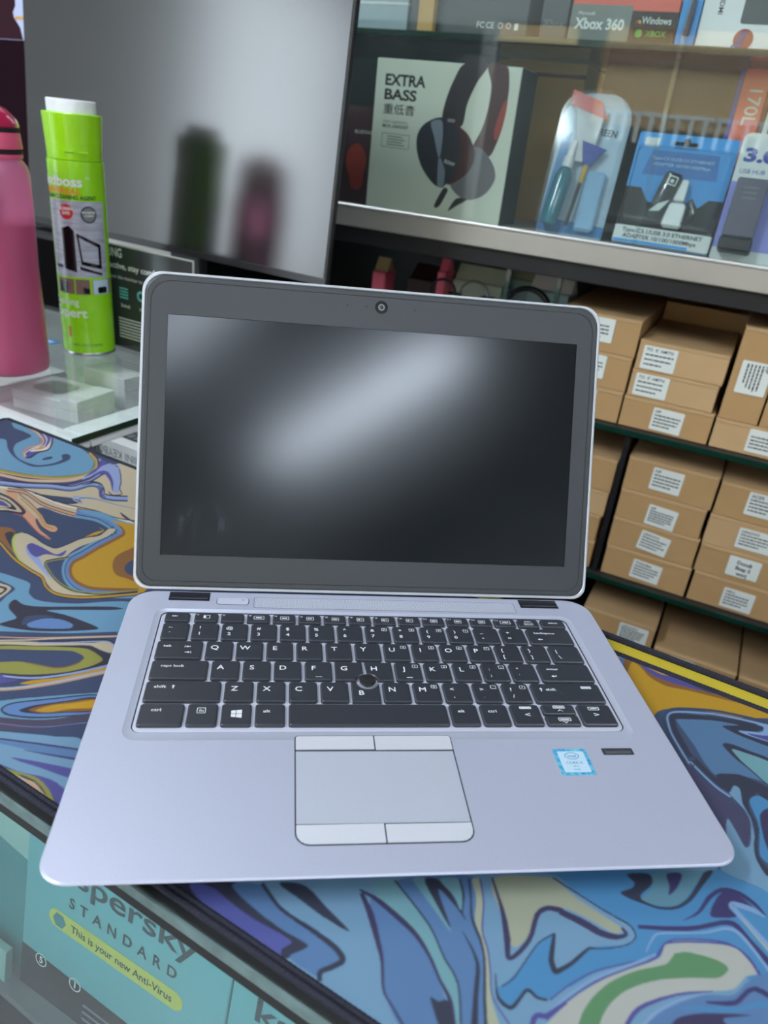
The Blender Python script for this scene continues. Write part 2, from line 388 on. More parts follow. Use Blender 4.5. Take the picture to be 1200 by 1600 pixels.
MAT_SHAPES = [
('c','-4932,1453 -4929,1470 -4919,1485 -4900,1499 -4876,1512 -4813,1535 -4704,1569 -4668,1582 -4635,1596 -4605,1612 -4580,1631 -4560,1651 -4545,1675 -4533,1702 -4522,1731 -4507,1794 -4498,1863 -4481,2007 -4468,2077 -4452,2146 -4448,2187 -4446,2233 -4447,2381 -4445,2429 -4440,2473 -4430,2511 -4416,2542 -4395,2564 -4366,2574 -4328,2572 -4282,2555 -4221,2519 -4144,2466 -4056,2399 -3961,2322 -3862,2238 -3762,2150 -3665,2061 -3573,1973 -3488,1890 -3412,1812 -3347,1742 -3295,1680 -3256,1629 -3233,1590 -3225,1560 -3230,1536 -3245,1518 -3269,1505 -3301,1495 -3340,1488 -3383,1484 -3579,1477 -3626,1474 -3668,1469 -3977,1403 -4078,1379 -4141,1361 -4171,1350 -4199,1338 -4226,1324 -4252,1307 -4373,1216 -4397,1200 -4421,1186 -4445,1175 -4469,1168 -4494,1164 -4520,1164 -4548,1170 -4580,1182 -4617,1198 -4656,1218 -4697,1241 -4779,1295 -4818,1323 -4853,1352 -4883,1381 -4908,1408 -4924,1432'),
('b','-6062,2244 -6092,2278 -6109,2306 -6114,2330 -6109,2350 -6096,2366 -6077,2380 -6055,2392 -5970,2431 -5948,2437 -5896,2445 -5750,2452 -5699,2457 -5654,2467 -5546,2497 -5500,2505 -5474,2506 -5420,2507 -5329,2502 -5234,2493 -5144,2481 -5045,2464 -4976,2450 -4910,2434 -4851,2417 -4812,2403 -4771,2386 -4729,2367 -4689,2347 -4655,2326 -4611,2291 -4571,2250 -4539,2211 -4517,2176 -4502,2142 -4497,2114 -4502,2083 -4513,2049 -4528,2016 -4545,1985 -4573,1946 -4606,1906 -4631,1881 -4670,1849 -4710,1822 -4755,1794 -4803,1769 -4836,1753 -4870,1738 -4929,1718 -5098,1669 -5114,1658 -5127,1642 -5141,1628 -5162,1624 -5194,1637 -5231,1659 -5395,1764 -5537,1859 -5691,1964 -5841,2071 -5971,2168 -6022,2210'),
('n','-6183,2330 -6191,2350 -6189,2368 -6179,2384 -6162,2399 -6140,2412 -6115,2422 -6088,2431 -6062,2437 -6019,2444 -5969,2426 -5903,2388 -5845,2361 -5812,2355 -5780,2355 -5717,2359 -5686,2359 -5611,2354 -5574,2348 -5546,2337 -5526,2311 -5507,2219 -5498,2169 -5491,2144 -5481,2120 -5457,2086 -5423,2049 -5382,2015 -5343,1990 -5297,1965 -5251,1942 -5208,1926 -5177,1916 -5147,1910 -5118,1907 -5090,1905 -5040,1906 -4988,1911 -4964,1916 -4942,1923 -4925,1933 -4913,1945 -4903,1959 -4885,1994 -4873,2032 -4866,2065 -4865,2089 -4869,2118 -4877,2146 -4888,2168 -4921,2189 -4956,2209 -4969,2237 -4968,2262 -4945,2274 -4912,2272 -4872,2247 -4839,2214 -4826,2186 -4819,2153 -4816,2124 -4817,2105 -4820,2062 -4824,2040 -4829,2019 -4836,2000 -4859,1956 -4878,1926 -4901,1900 -4914,1890 -4929,1882 -4948,1876 -4970,1873 -4996,1872 -5050,1875 -5104,1881 -5170,1893 -5242,1911 -5317,1938 -5359,1956 -5445,1998 -5488,2025 -5576,2086 -5613,2106 -5647,2112 -5671,2104 -5691,2094 -5703,2081 -5710,2061 -5719,2042 -5738,2033 -5772,2042 -5849,2084 -5902,2116 -6017,2191 -6072,2231 -6121,2269 -6160,2302'),
('n','-4993,2027 -5013,2047 -5025,2080 -5023,2097 -5016,2117 -5007,2134 -4998,2143 -4974,2127 -4956,2103 -4959,2088 -4966,2069 -4975,2050 -4985,2034'),
('k','-5720,2436 -5713,2441 -5698,2448 -5654,2463 -5598,2480 -5514,2500 -5474,2506 -5438,2493 -5393,2465 -5357,2438 -5273,2369 -5237,2336 -5196,2293 -5162,2250 -5141,2213 -5137,2191 -5140,2171 -5151,2130 -5151,2108 -5140,2077 -5107,2010 -5101,1987 -5110,1970 -5132,1961 -5160,1963 -5216,1990 -5274,2033 -5300,2064 -5321,2098 -5333,2129 -5335,2151 -5325,2224 -5329,2246 -5359,2286 -5409,2329 -5453,2357 -5504,2384 -5553,2404 -5591,2412 -5681,2422 -5712,2427'),
('p','-5583,2472 -5577,2485 -5544,2491 -5499,2488 -5455,2476 -5410,2453 -5360,2419 -5311,2382 -5271,2348 -5230,2309 -5197,2269 -5177,2235 -5174,2215 -5177,2196 -5188,2158 -5188,2137 -5178,2106 -5147,2040 -5137,2014 -5134,1987 -5148,1975 -5197,1995 -5252,2032 -5277,2063 -5297,2099 -5308,2131 -5310,2151 -5298,2216 -5300,2237 -5312,2269 -5335,2306 -5371,2343 -5421,2377 -5550,2448'),
('w','-5741,2448 -5625,2430 -5587,2423 -5552,2414 -5510,2400 -5466,2383 -5423,2364 -5390,2346 -5338,2303 -5305,2259 -5299,2240 -5295,2218 -5289,2146 -5285,2125 -5276,2093 -5262,2059 -5241,2026 -5199,1997 -5156,1976 -5160,1988 -5200,2008 -5229,2027 -5242,2050 -5255,2082 -5264,2113 -5268,2133 -5273,2205 -5277,2229 -5286,2252 -5325,2303 -5386,2354 -5429,2378 -5474,2399 -5521,2417 -5565,2432 -5602,2441 -5641,2449 -5757,2467'),
('r','-5721,2433 -5622,2418 -5590,2412 -5559,2404 -5519,2389 -5476,2371 -5435,2351 -5405,2333 -5354,2288 -5324,2245 -5321,2225 -5324,2202 -5332,2153 -5330,2130 -5317,2097 -5295,2061 -5263,2025 -5206,1986 -5147,1955 -5150,1969 -5205,1999 -5251,2029 -5272,2055 -5292,2087 -5303,2116 -5305,2137 -5297,2184 -5294,2209 -5299,2234 -5335,2286 -5397,2342 -5440,2368 -5485,2390 -5531,2410 -5574,2425 -5609,2435 -5643,2441 -5742,2456'),
('w','-5547,2459 -5417,2395 -5370,2368 -5329,2334 -5295,2298 -5271,2265 -5263,2236 -5265,2182 -5257,2124 -5251,2098 -5243,2084 -5231,2086 -5215,2099 -5200,2118 -5188,2137 -5173,2170 -5167,2189 -5165,2209 -5170,2229 -5192,2263 -5228,2302 -5269,2341 -5362,2423 -5429,2478 -5354,2409 -5305,2361 -5269,2317 -5236,2273 -5215,2243 -5221,2238 -5236,2245 -5335,2352 -5375,2386 -5424,2413 -5480,2437 -5528,2454'),
('g','-5242,2129 -5246,2143 -5250,2172 -5252,2229 -5252,2250 -5245,2259 -5223,2236 -5206,2207 -5209,2190 -5216,2169 -5226,2149 -5235,2133'),
('o','-5123,1584 -5073,1609 -5039,1624 -4876,1675 -4818,1696 -4752,1727 -4674,1772 -4633,1800 -4594,1829 -4568,1853 -4543,1877 -4520,1903 -4501,1930 -4483,1960 -4466,1997 -4453,2036 -4449,2055 -4446,2074 -4445,2094 -4451,2123 -4465,2158 -4485,2194 -4510,2231 -4549,2275 -4598,2319 -4651,2357 -4700,2383 -4837,2437 -4812,2392 -4682,2341 -4647,2323 -4611,2297 -4576,2266 -4548,2234 -4530,2207 -4513,2177 -4502,2149 -4497,2124 -4497,2108 -4504,2072 -4510,2052 -4524,2015 -4542,1982 -4559,1955 -4580,1929 -4604,1904 -4629,1880 -4656,1857 -4694,1830 -4737,1802 -4799,1767 -4865,1736 -4923,1715 -5088,1664 -5123,1648 -5173,1623'),
('r','-5111,1576 -5062,1601 -5028,1615 -4866,1666 -4807,1687 -4773,1702 -4725,1727 -4649,1772 -4609,1800 -4583,1820 -4544,1856 -4520,1881 -4499,1908 -4480,1935 -4462,1969 -4447,2008 -4437,2047 -4434,2066 -4433,2086 -4439,2117 -4454,2153 -4474,2191 -4501,2230 -4543,2277 -4595,2324 -4652,2365 -4704,2393 -4843,2448 -4830,2426 -4695,2372 -4650,2348 -4601,2314 -4556,2273 -4520,2231 -4496,2197 -4477,2163 -4464,2129 -4458,2101 -4459,2083 -4462,2064 -4466,2045 -4479,2006 -4495,1970 -4513,1940 -4533,1913 -4555,1887 -4580,1862 -4606,1839 -4645,1810 -4686,1782 -4764,1737 -4830,1706 -4888,1685 -5052,1634 -5086,1619 -5135,1594'),
('k','-5089,1559 -5040,1584 -5007,1598 -4845,1649 -4806,1663 -4769,1677 -4736,1693 -4688,1718 -4614,1764 -4576,1792 -4549,1815 -4510,1852 -4488,1878 -4467,1905 -4449,1935 -4432,1972 -4419,2011 -4411,2051 -4411,2073 -4417,2106 -4433,2144 -4454,2185 -4484,2228 -4530,2281 -4589,2334 -4654,2381 -4712,2412 -4854,2468 -4841,2446 -4703,2391 -4652,2364 -4596,2323 -4544,2277 -4503,2230 -4476,2191 -4456,2154 -4441,2118 -4436,2088 -4436,2068 -4439,2048 -4449,2009 -4465,1971 -4483,1937 -4501,1910 -4522,1883 -4546,1858 -4585,1822 -4611,1802 -4651,1774 -4727,1729 -4775,1704 -4809,1689 -4868,1668 -5030,1617 -5064,1602 -5113,1577'),
('c','-5063,1543 -4971,1577 -4844,1610 -4781,1628 -4743,1642 -4695,1665 -4637,1703 -4598,1733 -4562,1764 -4501,1821 -4478,1846 -4458,1874 -4442,1903 -4436,1919 -4428,1955 -4422,2014 -4423,2071 -4426,2095 -4433,2121 -4462,2221 -4470,2273 -4472,2316 -4464,2336 -4451,2355 -4496,2393 -4510,2374 -4519,2350 -4519,2328 -4517,2302 -4508,2248 -4472,2121 -4469,2098 -4467,2043 -4472,1985 -4480,1950 -4493,1920 -4510,1893 -4532,1867 -4555,1842 -4627,1777 -4693,1727 -4722,1708 -4752,1691 -4784,1676 -4822,1662 -4884,1644 -5013,1611 -5106,1577'),
('r','-5055,1536 -4963,1570 -4836,1603 -4774,1621 -4735,1635 -4702,1650 -4672,1667 -4642,1686 -4577,1737 -4505,1802 -4480,1827 -4459,1853 -4441,1881 -4433,1896 -4422,1930 -4416,1968 -4413,2028 -4414,2066 -4417,2090 -4424,2117 -4453,2216 -4461,2268 -4463,2309 -4455,2329 -4442,2347 -4455,2359 -4468,2340 -4477,2319 -4475,2276 -4467,2224 -4437,2124 -4431,2098 -4428,2074 -4427,2016 -4432,1958 -4441,1922 -4454,1891 -4472,1863 -4493,1837 -4517,1812 -4589,1747 -4655,1696 -4684,1677 -4715,1660 -4747,1645 -4785,1631 -4848,1613 -4975,1580 -5067,1546'),
('p2','-5004,1496 -4914,1529 -4789,1562 -4726,1580 -4688,1594 -4638,1618 -4608,1637 -4579,1656 -4539,1687 -4504,1718 -4442,1774 -4419,1800 -4398,1828 -4382,1859 -4375,1876 -4366,1913 -4360,1974 -4360,2033 -4364,2060 -4371,2088 -4398,2185 -4405,2233 -4407,2268 -4400,2285 -4388,2302 -4446,2351 -4459,2333 -4467,2312 -4465,2270 -4457,2219 -4428,2119 -4422,2092 -4419,2068 -4418,2011 -4423,1952 -4432,1916 -4445,1885 -4463,1857 -4485,1830 -4509,1805 -4581,1740 -4647,1690 -4676,1671 -4706,1653 -4739,1638 -4778,1624 -4840,1606 -4967,1573 -5059,1540'),
('l','-4983,1479 -4893,1511 -4769,1544 -4706,1562 -4667,1577 -4633,1593 -4601,1610 -4572,1629 -4505,1680 -4433,1745 -4408,1770 -4386,1797 -4367,1827 -4359,1842 -4347,1878 -4340,1918 -4336,1979 -4337,2019 -4341,2047 -4347,2076 -4375,2171 -4381,2218 -4383,2251 -4377,2266 -4365,2282 -4389,2303 -4401,2286 -4408,2269 -4406,2234 -4399,2186 -4372,2089 -4365,2060 -4362,2034 -4361,1974 -4367,1914 -4376,1876 -4390,1844 -4409,1815 -4431,1788 -4456,1763 -4528,1698 -4594,1647 -4623,1628 -4655,1611 -4689,1595 -4727,1581 -4790,1563 -4915,1530 -5005,1497'),
('k','-4959,1460 -4870,1492 -4747,1525 -4684,1543 -4644,1558 -4610,1574 -4578,1591 -4548,1611 -4482,1662 -4409,1726 -4385,1752 -4362,1779 -4343,1808 -4335,1825 -4322,1861 -4318,1881 -4313,1922 -4311,1983 -4312,2004 -4315,2032 -4322,2063 -4349,2157 -4355,2202 -4357,2231 -4351,2245 -4340,2261 -4366,2283 -4378,2267 -4384,2251 -4382,2219 -4376,2172 -4349,2077 -4342,2047 -4338,2020 -4338,1960 -4344,1899 -4353,1860 -4368,1827 -4387,1798 -4409,1771 -4434,1746 -4506,1681 -4573,1630 -4602,1611 -4634,1593 -4668,1577 -4707,1563 -4770,1545 -4894,1512 -4984,1480'),
('l','-4670,2396 -4655,2398 -4628,2395 -4520,2378 -4493,2376 -4471,2384 -4454,2399 -4433,2408 -4402,2401 -4370,2382 -4333,2354 -4250,2285 -4176,2221 -4142,2189 -4075,2123 -4023,2069 -3994,2035 -3978,2006 -3988,1985 -4019,1986 -4045,2005 -4114,2067 -4150,2097 -4185,2123 -4267,2180 -4306,2205 -4338,2223 -4375,2235 -4405,2235 -4422,2223 -4423,2204 -4419,2177 -4404,2115 -4401,2088 -4398,2028 -4399,1999 -4403,1982 -4412,1985 -4419,1997 -4438,2042 -4511,2229 -4537,2289 -4566,2328 -4632,2368'),
('p','-4626,2388 -4608,2394 -4574,2394 -4537,2388 -4512,2378 -4505,2358 -4510,2331 -4509,2300 -4500,2275 -4458,2186 -4449,2159 -4442,2128 -4437,2093 -4434,2061 -4434,2040 -4438,2035 -4452,2069 -4506,2223 -4525,2260 -4552,2300 -4598,2349'),
('p','-4396,2056 -4402,2069 -4410,2095 -4428,2164 -4434,2196 -4434,2219 -4426,2235 -4410,2245 -4388,2247 -4359,2242 -4330,2229 -4296,2211 -4221,2163 -4186,2137 -4148,2106 -4069,2031 -4042,2003 -4032,1991 -4046,2000 -4167,2092 -4206,2119 -4245,2142 -4286,2163 -4323,2181 -4352,2191 -4376,2183 -4384,2161 -4387,2140 -4392,2061'),
('k','-4430,2383 -4364,2357 -4332,2339 -4305,2319 -4236,2264 -4139,2181 -4111,2152 -4057,2089 -4028,2060 -3973,2030 -3940,2008 -3950,1986 -3961,1970 -3974,1957 -3985,1950 -4017,1958 -4058,1976 -4053,1963 -4010,1944 -3973,1936 -3959,1944 -3945,1957 -3934,1973 -3927,1990 -3931,2011 -3974,2041 -4027,2070 -4048,2092 -4101,2154 -4132,2186 -4231,2272 -4303,2329 -4333,2351 -4370,2372 -4437,2399'),
('l','-4392,2365 -4274,2270 -4237,2239 -4137,2146 -4084,2093 -4053,2052 -4025,2011 -4000,2007 -4029,2050 -4064,2095 -4123,2155 -4226,2251 -4265,2285 -4385,2381'),
('k','-4966,1480 -4909,1498 -4874,1511 -4758,1572 -4710,1599 -4667,1626 -4627,1656 -4550,1717 -4511,1744 -4479,1761 -4392,1798 -4365,1816 -4354,1826 -4346,1840 -4340,1857 -4336,1875 -4326,1955 -4322,1972 -4316,1986 -4303,2002 -4283,2014 -4259,2020 -4232,2021 -4194,2010 -4152,1989 -4108,1962 -4065,1921 -4040,1900 -4035,1903 -4016,1905 -3996,1911 -3976,1918 -3946,1933 -3921,1950 -3856,2001 -3876,2020 -3941,1969 -3966,1952 -3995,1938 -4015,1930 -4034,1925 -4052,1923 -4043,1916 -4102,1972 -4155,2005 -4202,2029 -4247,2042 -4279,2041 -4304,2034 -4325,2022 -4340,2005 -4346,1989 -4350,1971 -4360,1891 -4364,1873 -4369,1857 -4377,1844 -4387,1834 -4413,1817 -4500,1780 -4533,1762 -4572,1735 -4650,1674 -4690,1644 -4733,1617 -4781,1590 -4897,1529 -4931,1516 -4988,1498'),
('l','-4918,1440 -4861,1458 -4825,1472 -4709,1533 -4661,1560 -4618,1587 -4577,1617 -4501,1677 -4463,1703 -4432,1720 -4346,1757 -4317,1776 -4305,1788 -4295,1803 -4289,1821 -4284,1841 -4274,1920 -4271,1935 -4266,1946 -4254,1959 -4237,1969 -4218,1975 -4200,1976 -4176,1969 -4121,1940 -4084,1904 -4035,1866 -4000,1859 -3978,1862 -3955,1868 -3916,1884 -3903,1891 -3877,1909 -3813,1960 -3858,2003 -3923,1952 -3948,1934 -3978,1920 -3998,1913 -4018,1907 -4037,1905 -4040,1901 -4064,1922 -4108,1963 -4152,1991 -4195,2012 -4234,2023 -4261,2022 -4285,2015 -4305,2004 -4319,1988 -4325,1973 -4328,1956 -4338,1877 -4342,1858 -4348,1842 -4356,1828 -4367,1818 -4394,1800 -4480,1763 -4513,1745 -4552,1718 -4629,1657 -4669,1628 -4712,1601 -4760,1573 -4876,1513 -4911,1499 -4968,1481'),
('m','-4911,1435 -4854,1452 -4818,1466 -4702,1527 -4654,1554 -4611,1582 -4570,1611 -4494,1671 -4456,1697 -4426,1714 -4339,1751 -4310,1770 -4298,1782 -4288,1798 -4281,1816 -4277,1836 -4267,1915 -4263,1929 -4259,1940 -4247,1953 -4231,1963 -4212,1969 -4196,1970 -4173,1963 -4123,1937 -4087,1902 -4034,1861 -3995,1853 -3972,1856 -3950,1862 -3910,1878 -3884,1894 -3807,1954 -3824,1971 -3889,1920 -3915,1902 -3927,1895 -3966,1880 -3988,1874 -4010,1871 -4036,1875 -4079,1909 -4118,1946 -4146,1963 -4180,1980 -4209,1988 -4229,1987 -4250,1981 -4267,1971 -4280,1957 -4285,1945 -4288,1929 -4298,1850 -4303,1831 -4309,1813 -4318,1798 -4330,1787 -4358,1768 -4445,1731 -4476,1714 -4514,1688 -4591,1627 -4631,1598 -4674,1571 -4722,1543 -4838,1483 -4874,1469 -4931,1451'),
('k','-4895,1422 -4838,1439 -4801,1454 -4685,1514 -4638,1541 -4594,1569 -4554,1598 -4477,1658 -4441,1684 -4410,1700 -4324,1737 -4294,1757 -4282,1769 -4272,1786 -4265,1804 -4257,1845 -4250,1903 -4242,1927 -4231,1939 -4216,1949 -4198,1954 -4185,1955 -4167,1950 -4127,1930 -4093,1896 -4032,1850 -3984,1839 -3959,1842 -3936,1848 -3896,1864 -3870,1880 -3792,1940 -3807,1954 -3871,1903 -3897,1885 -3910,1878 -3950,1862 -3972,1856 -3995,1853 -4034,1861 -4087,1902 -4123,1937 -4173,1963 -4196,1970 -4212,1969 -4231,1963 -4247,1953 -4259,1940 -4263,1929 -4267,1915 -4277,1836 -4281,1816 -4288,1798 -4298,1782 -4310,1770 -4339,1751 -4426,1714 -4456,1697 -4494,1671 -4570,1611 -4611,1582 -4654,1554 -4702,1527 -4818,1466 -4854,1452 -4911,1435'),
('p','-4213,1991 -4172,1973 -4141,1956 -4112,1923 -4067,1880 -4025,1863 -3974,1867 -3980,1876 -4061,1907 -4134,1975 -4182,1997 -4221,2008'),
('k','-4314,1903 -4292,1958 -4277,1991 -4268,2002 -4253,2011 -4232,2016 -4210,2016 -4190,2013 -4162,1996 -4093,1937 -4089,1939 -4158,2004 -4196,2029 -4226,2039 -4253,2040 -4277,2034 -4294,2024 -4304,2011 -4310,1994 -4324,1910'),
('k','-4503,1532 -4499,1536 -4477,1549 -4339,1606 -4227,1667 -4197,1681 -4161,1692 -4134,1698 -4107,1701 -4084,1701 -4070,1696 -4065,1684 -4066,1666 -4072,1645 -4081,1626 -4093,1611 -4105,1603 -4119,1594 -4154,1579 -4248,1550 -4311,1537 -4357,1531 -4415,1527 -4476,1525 -4496,1527'),
('n','-4400,1565 -4399,1569 -4389,1575 -4290,1617 -4203,1668 -4176,1680 -4154,1685 -4128,1689 -4104,1690 -4089,1686 -4085,1674 -4088,1656 -4097,1637 -4108,1624 -4118,1616 -4161,1594 -4214,1575 -4256,1567 -4284,1564 -4345,1561 -4390,1562'),
('l','-4039,1686 -4111,1684 -4130,1685 -4168,1694 -4169,1705 -4161,1720 -4147,1723 -4079,1728 -4098,1749 -4167,1744 -4184,1739 -4193,1720 -4184,1692 -4147,1672 -4116,1665 -4094,1664 -4022,1666'),
('m','-4096,1670 -4113,1717 -4113,1734 -4096,1750 -4083,1759 -4037,1785 -4005,1799 -3970,1809 -3847,1828 -3777,1845 -3620,1891 -3626,1898 -3768,1859 -3836,1842 -3876,1835 -3982,1822 -4019,1814 -4054,1801 -4071,1794 -4102,1776 -4125,1757 -4133,1748 -4134,1728 -4116,1678'),
('k','-4879,1417 -4740,1483 -4689,1506 -4639,1524 -4602,1534 -4541,1544 -4435,1556 -4370,1560 -4228,1564 -4185,1567 -4145,1572 -4067,1591 -3893,1642 -3857,1652 -3818,1658 -3687,1665 -3666,1667 -3631,1675 -3570,1697 -3462,1743 -3473,1754 -3596,1702 -3626,1691 -3657,1682 -3696,1676 -3828,1669 -3867,1663 -3904,1654 -4078,1602 -4156,1584 -4196,1578 -4239,1575 -4380,1572 -4446,1568 -4553,1556 -4615,1546 -4653,1535 -4702,1517 -4754,1494 -4893,1428'),
('w','-4845,1391 -4673,1472 -4624,1492 -4591,1502 -4553,1510 -4513,1517 -4408,1528 -4344,1532 -4204,1536 -4139,1542 -4098,1549 -4059,1559 -3867,1615 -3832,1625 -3795,1630 -3664,1637 -3623,1644 -3591,1653 -3560,1664 -3438,1716 -3453,1732 -3575,1680 -3606,1669 -3637,1660 -3678,1654 -3809,1647 -3847,1641 -3883,1632 -4056,1580 -4134,1562 -4175,1556 -4219,1553 -4360,1549 -4424,1545 -4530,1534 -4590,1523 -4627,1513 -4676,1495 -4727,1473 -4866,1406'),
('n','-4421,1095 -4421,1106 -4417,1116 -4410,1126 -4386,1147 -4339,1175 -4276,1204 -4264,1209 -4241,1212 -4156,1206 -4144,1212 -4150,1230 -4198,1286 -4214,1312 -4220,1331 -4225,1351 -4229,1372 -4228,1392 -4224,1408 -4213,1420 -4201,1426 -4167,1433 -4054,1439 -4012,1444 -3959,1456 -3828,1490 -3793,1497 -3756,1499 -3683,1495 -3637,1488 -3602,1480 -3582,1461 -3573,1436 -3573,1422 -3597,1201 -3597,1091 -3599,1077 -3604,1067 -3618,1060 -3640,1061 -3815,1086 -3887,1092 -3930,1093 -3972,1092 -4010,1088 -4050,1082 -4087,1072 -4103,1065 -4117,1056 -4127,1047 -4135,1035 -4156,990 -4173,962 -4182,953 -4194,947 -4207,946 -4234,953 -4269,970 -4308,992 -4347,1019 -4382,1047 -4408,1073'),
('r','-4693,1428 -4694,1437 -4683,1445 -4664,1452 -4639,1457 -4612,1461 -4560,1464 -4535,1461 -4507,1456 -4231,1373 -4132,1348 -4100,1337 -4071,1323 -4012,1288 -3985,1277 -3964,1275 -3943,1276 -3904,1282 -3887,1283 -3858,1277 -3831,1264 -3813,1241 -3807,1219 -3820,1207 -3845,1202 -3894,1206 -3924,1211 -3955,1218 -3991,1231 -4066,1265 -4089,1273 -4085,1261 -4061,1240 -4010,1212 -3945,1181 -3915,1170 -3889,1162 -3750,1134 -3736,1130 -3742,1119 -3780,1116 -3827,1122 -3916,1142 -4006,1169 -4237,1247 -4502,1348 -4620,1391 -4654,1405 -4679,1417'),
('c','-4534,1444 -4512,1440 -4394,1401 -4270,1364 -4211,1345 -4130,1313 -4094,1298 -4074,1287 -4092,1283 -4138,1289 -4190,1304 -4318,1343 -4421,1371 -4452,1381 -4478,1390 -4520,1421'),
('k','-4557,1459 -4369,1416 -4307,1398 -4215,1370 -4159,1350 -4099,1327 -4048,1305 -3987,1275 -3958,1265 -3938,1267 -3904,1279 -3889,1282 -3858,1277 -3830,1264 -3812,1241 -3806,1216 -3815,1208 -3834,1202 -3856,1201 -3875,1202 -3923,1210 -3973,1223 -4001,1233 -4092,1275 -4091,1268 -3998,1226 -3969,1215 -3943,1208 -3917,1202 -3869,1193 -3849,1192 -3825,1193 -3806,1200 -3795,1210 -3802,1238 -3826,1268 -3861,1285 -3896,1291 -3913,1288 -3947,1275 -3964,1274 -3989,1283 -4049,1313 -4102,1335 -4162,1358 -4219,1378 -4312,1407 -4375,1425 -4564,1469'),
('o','-4479,1412 -4132,1318 -4107,1309 -4078,1297 -3983,1249 -3955,1238 -3930,1234 -3909,1234 -3852,1241 -3863,1253 -3919,1246 -3939,1246 -3961,1250 -3986,1259 -4079,1306 -4111,1320 -4138,1329 -4486,1424'),
('rd','-4300,1211 -4237,1221 -4215,1223 -4190,1221 -4134,1206 -4039,1174 -3926,1140 -3874,1127 -3850,1123 -3824,1120 -3801,1121 -3736,1126 -3745,1136 -3810,1131 -3833,1131 -3857,1133 -3880,1137 -3932,1150 -4014,1175 -4140,1217 -4170,1226 -4198,1232 -4224,1234 -4248,1233 -4312,1222'),
('r','-4673,1436 -4578,1481 -4541,1490 -4520,1492 -4499,1491 -4450,1485 -4339,1462 -4284,1453 -4259,1451 -4212,1450 -4147,1455 -4027,1471 -3883,1500 -3809,1510 -3726,1518 -3688,1517 -3671,1516 -3645,1511 -3615,1503 -3585,1493 -3561,1482 -3548,1473 -3542,1464 -3538,1447 -3536,1428 -3541,1375 -3549,1345 -3570,1283 -3544,1265 -3517,1342 -3511,1373 -3509,1412 -3510,1434 -3517,1457 -3534,1481 -3562,1501 -3593,1516 -3626,1527 -3659,1536 -3687,1541 -3707,1543 -3747,1543 -3831,1536 -3906,1525 -4051,1496 -4171,1480 -4236,1476 -4281,1477 -4304,1479 -4357,1487 -4469,1511 -4522,1518 -4546,1518 -4569,1516 -4589,1512 -4608,1507 -4704,1462'),
('k','-4704,1461 -4607,1506 -4589,1512 -4568,1516 -4545,1518 -4522,1517 -4469,1510 -4356,1487 -4304,1478 -4280,1476 -4235,1476 -4171,1480 -4050,1496 -3906,1525 -3831,1535 -3747,1543 -3706,1542 -3687,1541 -3658,1535 -3626,1527 -3593,1515 -3562,1501 -3534,1481 -3517,1457 -3511,1434 -3509,1412 -3510,1391 -3514,1358 -3518,1343 -3544,1265 -3533,1258 -3507,1335 -3501,1366 -3498,1406 -3500,1428 -3507,1454 -3528,1484 -3562,1508 -3596,1524 -3630,1537 -3664,1545 -3694,1551 -3714,1553 -3755,1553 -3840,1546 -3915,1535 -4060,1506 -4181,1490 -4245,1486 -4289,1487 -4312,1489 -4364,1497 -4477,1521 -4531,1528 -4556,1529 -4580,1527 -4601,1523 -4620,1517 -4716,1472'),
('k','-4661,1426 -4566,1471 -4531,1480 -4510,1481 -4490,1481 -4442,1475 -4332,1452 -4276,1443 -4251,1441 -4204,1440 -4138,1445 -4017,1461 -3873,1490 -3800,1500 -3718,1508 -3664,1506 -3639,1502 -3610,1494 -3582,1484 -3561,1474 -3554,1470 -3552,1467 -3549,1453 -3547,1434 -3552,1382 -3560,1352 -3581,1290 -3570,1283 -3549,1345 -3541,1375 -3536,1427 -3537,1447 -3542,1464 -3548,1474 -3561,1482 -3585,1493 -3615,1504 -3645,1512 -3671,1516 -3688,1518 -3727,1518 -3809,1511 -3883,1500 -4027,1471 -4148,1455 -4213,1451 -4259,1451 -4285,1453 -4339,1462 -4450,1485 -4499,1492 -4521,1492 -4542,1490 -4578,1481 -4674,1437'),
('g','-3592,1487 -3567,1470 -3558,1460 -3572,1439 -3579,1400 -3580,1366 -3575,1289 -3570,1286 -3547,1379 -3533,1413 -3532,1433 -3537,1455 -3563,1478 -3591,1493'),
('k','-4761,1333 -4763,1346 -4756,1357 -4741,1364 -4720,1370 -4668,1376 -4592,1379 -4568,1378 -4513,1371 -4428,1353 -4336,1329 -4272,1307 -4249,1297 -4221,1268 -4217,1244 -4226,1238 -4238,1232 -4310,1211 -4344,1198 -4356,1190 -4368,1179 -4399,1140 -4411,1130 -4425,1123 -4442,1121 -4462,1124 -4486,1134 -4516,1149 -4588,1193 -4663,1245 -4697,1272 -4726,1296 -4748,1317'),
('c','-4729,1311 -4729,1324 -4719,1333 -4701,1340 -4678,1345 -4623,1351 -4573,1353 -4547,1352 -4517,1348 -4455,1335 -4359,1309 -4317,1295 -4281,1281 -4265,1268 -4268,1261 -4278,1254 -4295,1247 -4355,1226 -4372,1219 -4384,1210 -4430,1163 -4443,1153 -4457,1145 -4473,1142 -4491,1144 -4517,1154 -4550,1171 -4587,1193 -4662,1246 -4693,1272 -4717,1294'),
('k','-4695,1287 -4692,1296 -4681,1304 -4664,1311 -4643,1316 -4619,1319 -4571,1324 -4551,1325 -4523,1324 -4492,1320 -4428,1306 -4351,1283 -4322,1263 -4328,1258 -4341,1252 -4401,1236 -4418,1229 -4430,1222 -4477,1177 -4489,1168 -4504,1164 -4520,1164 -4554,1178 -4598,1203 -4643,1234 -4678,1264'),
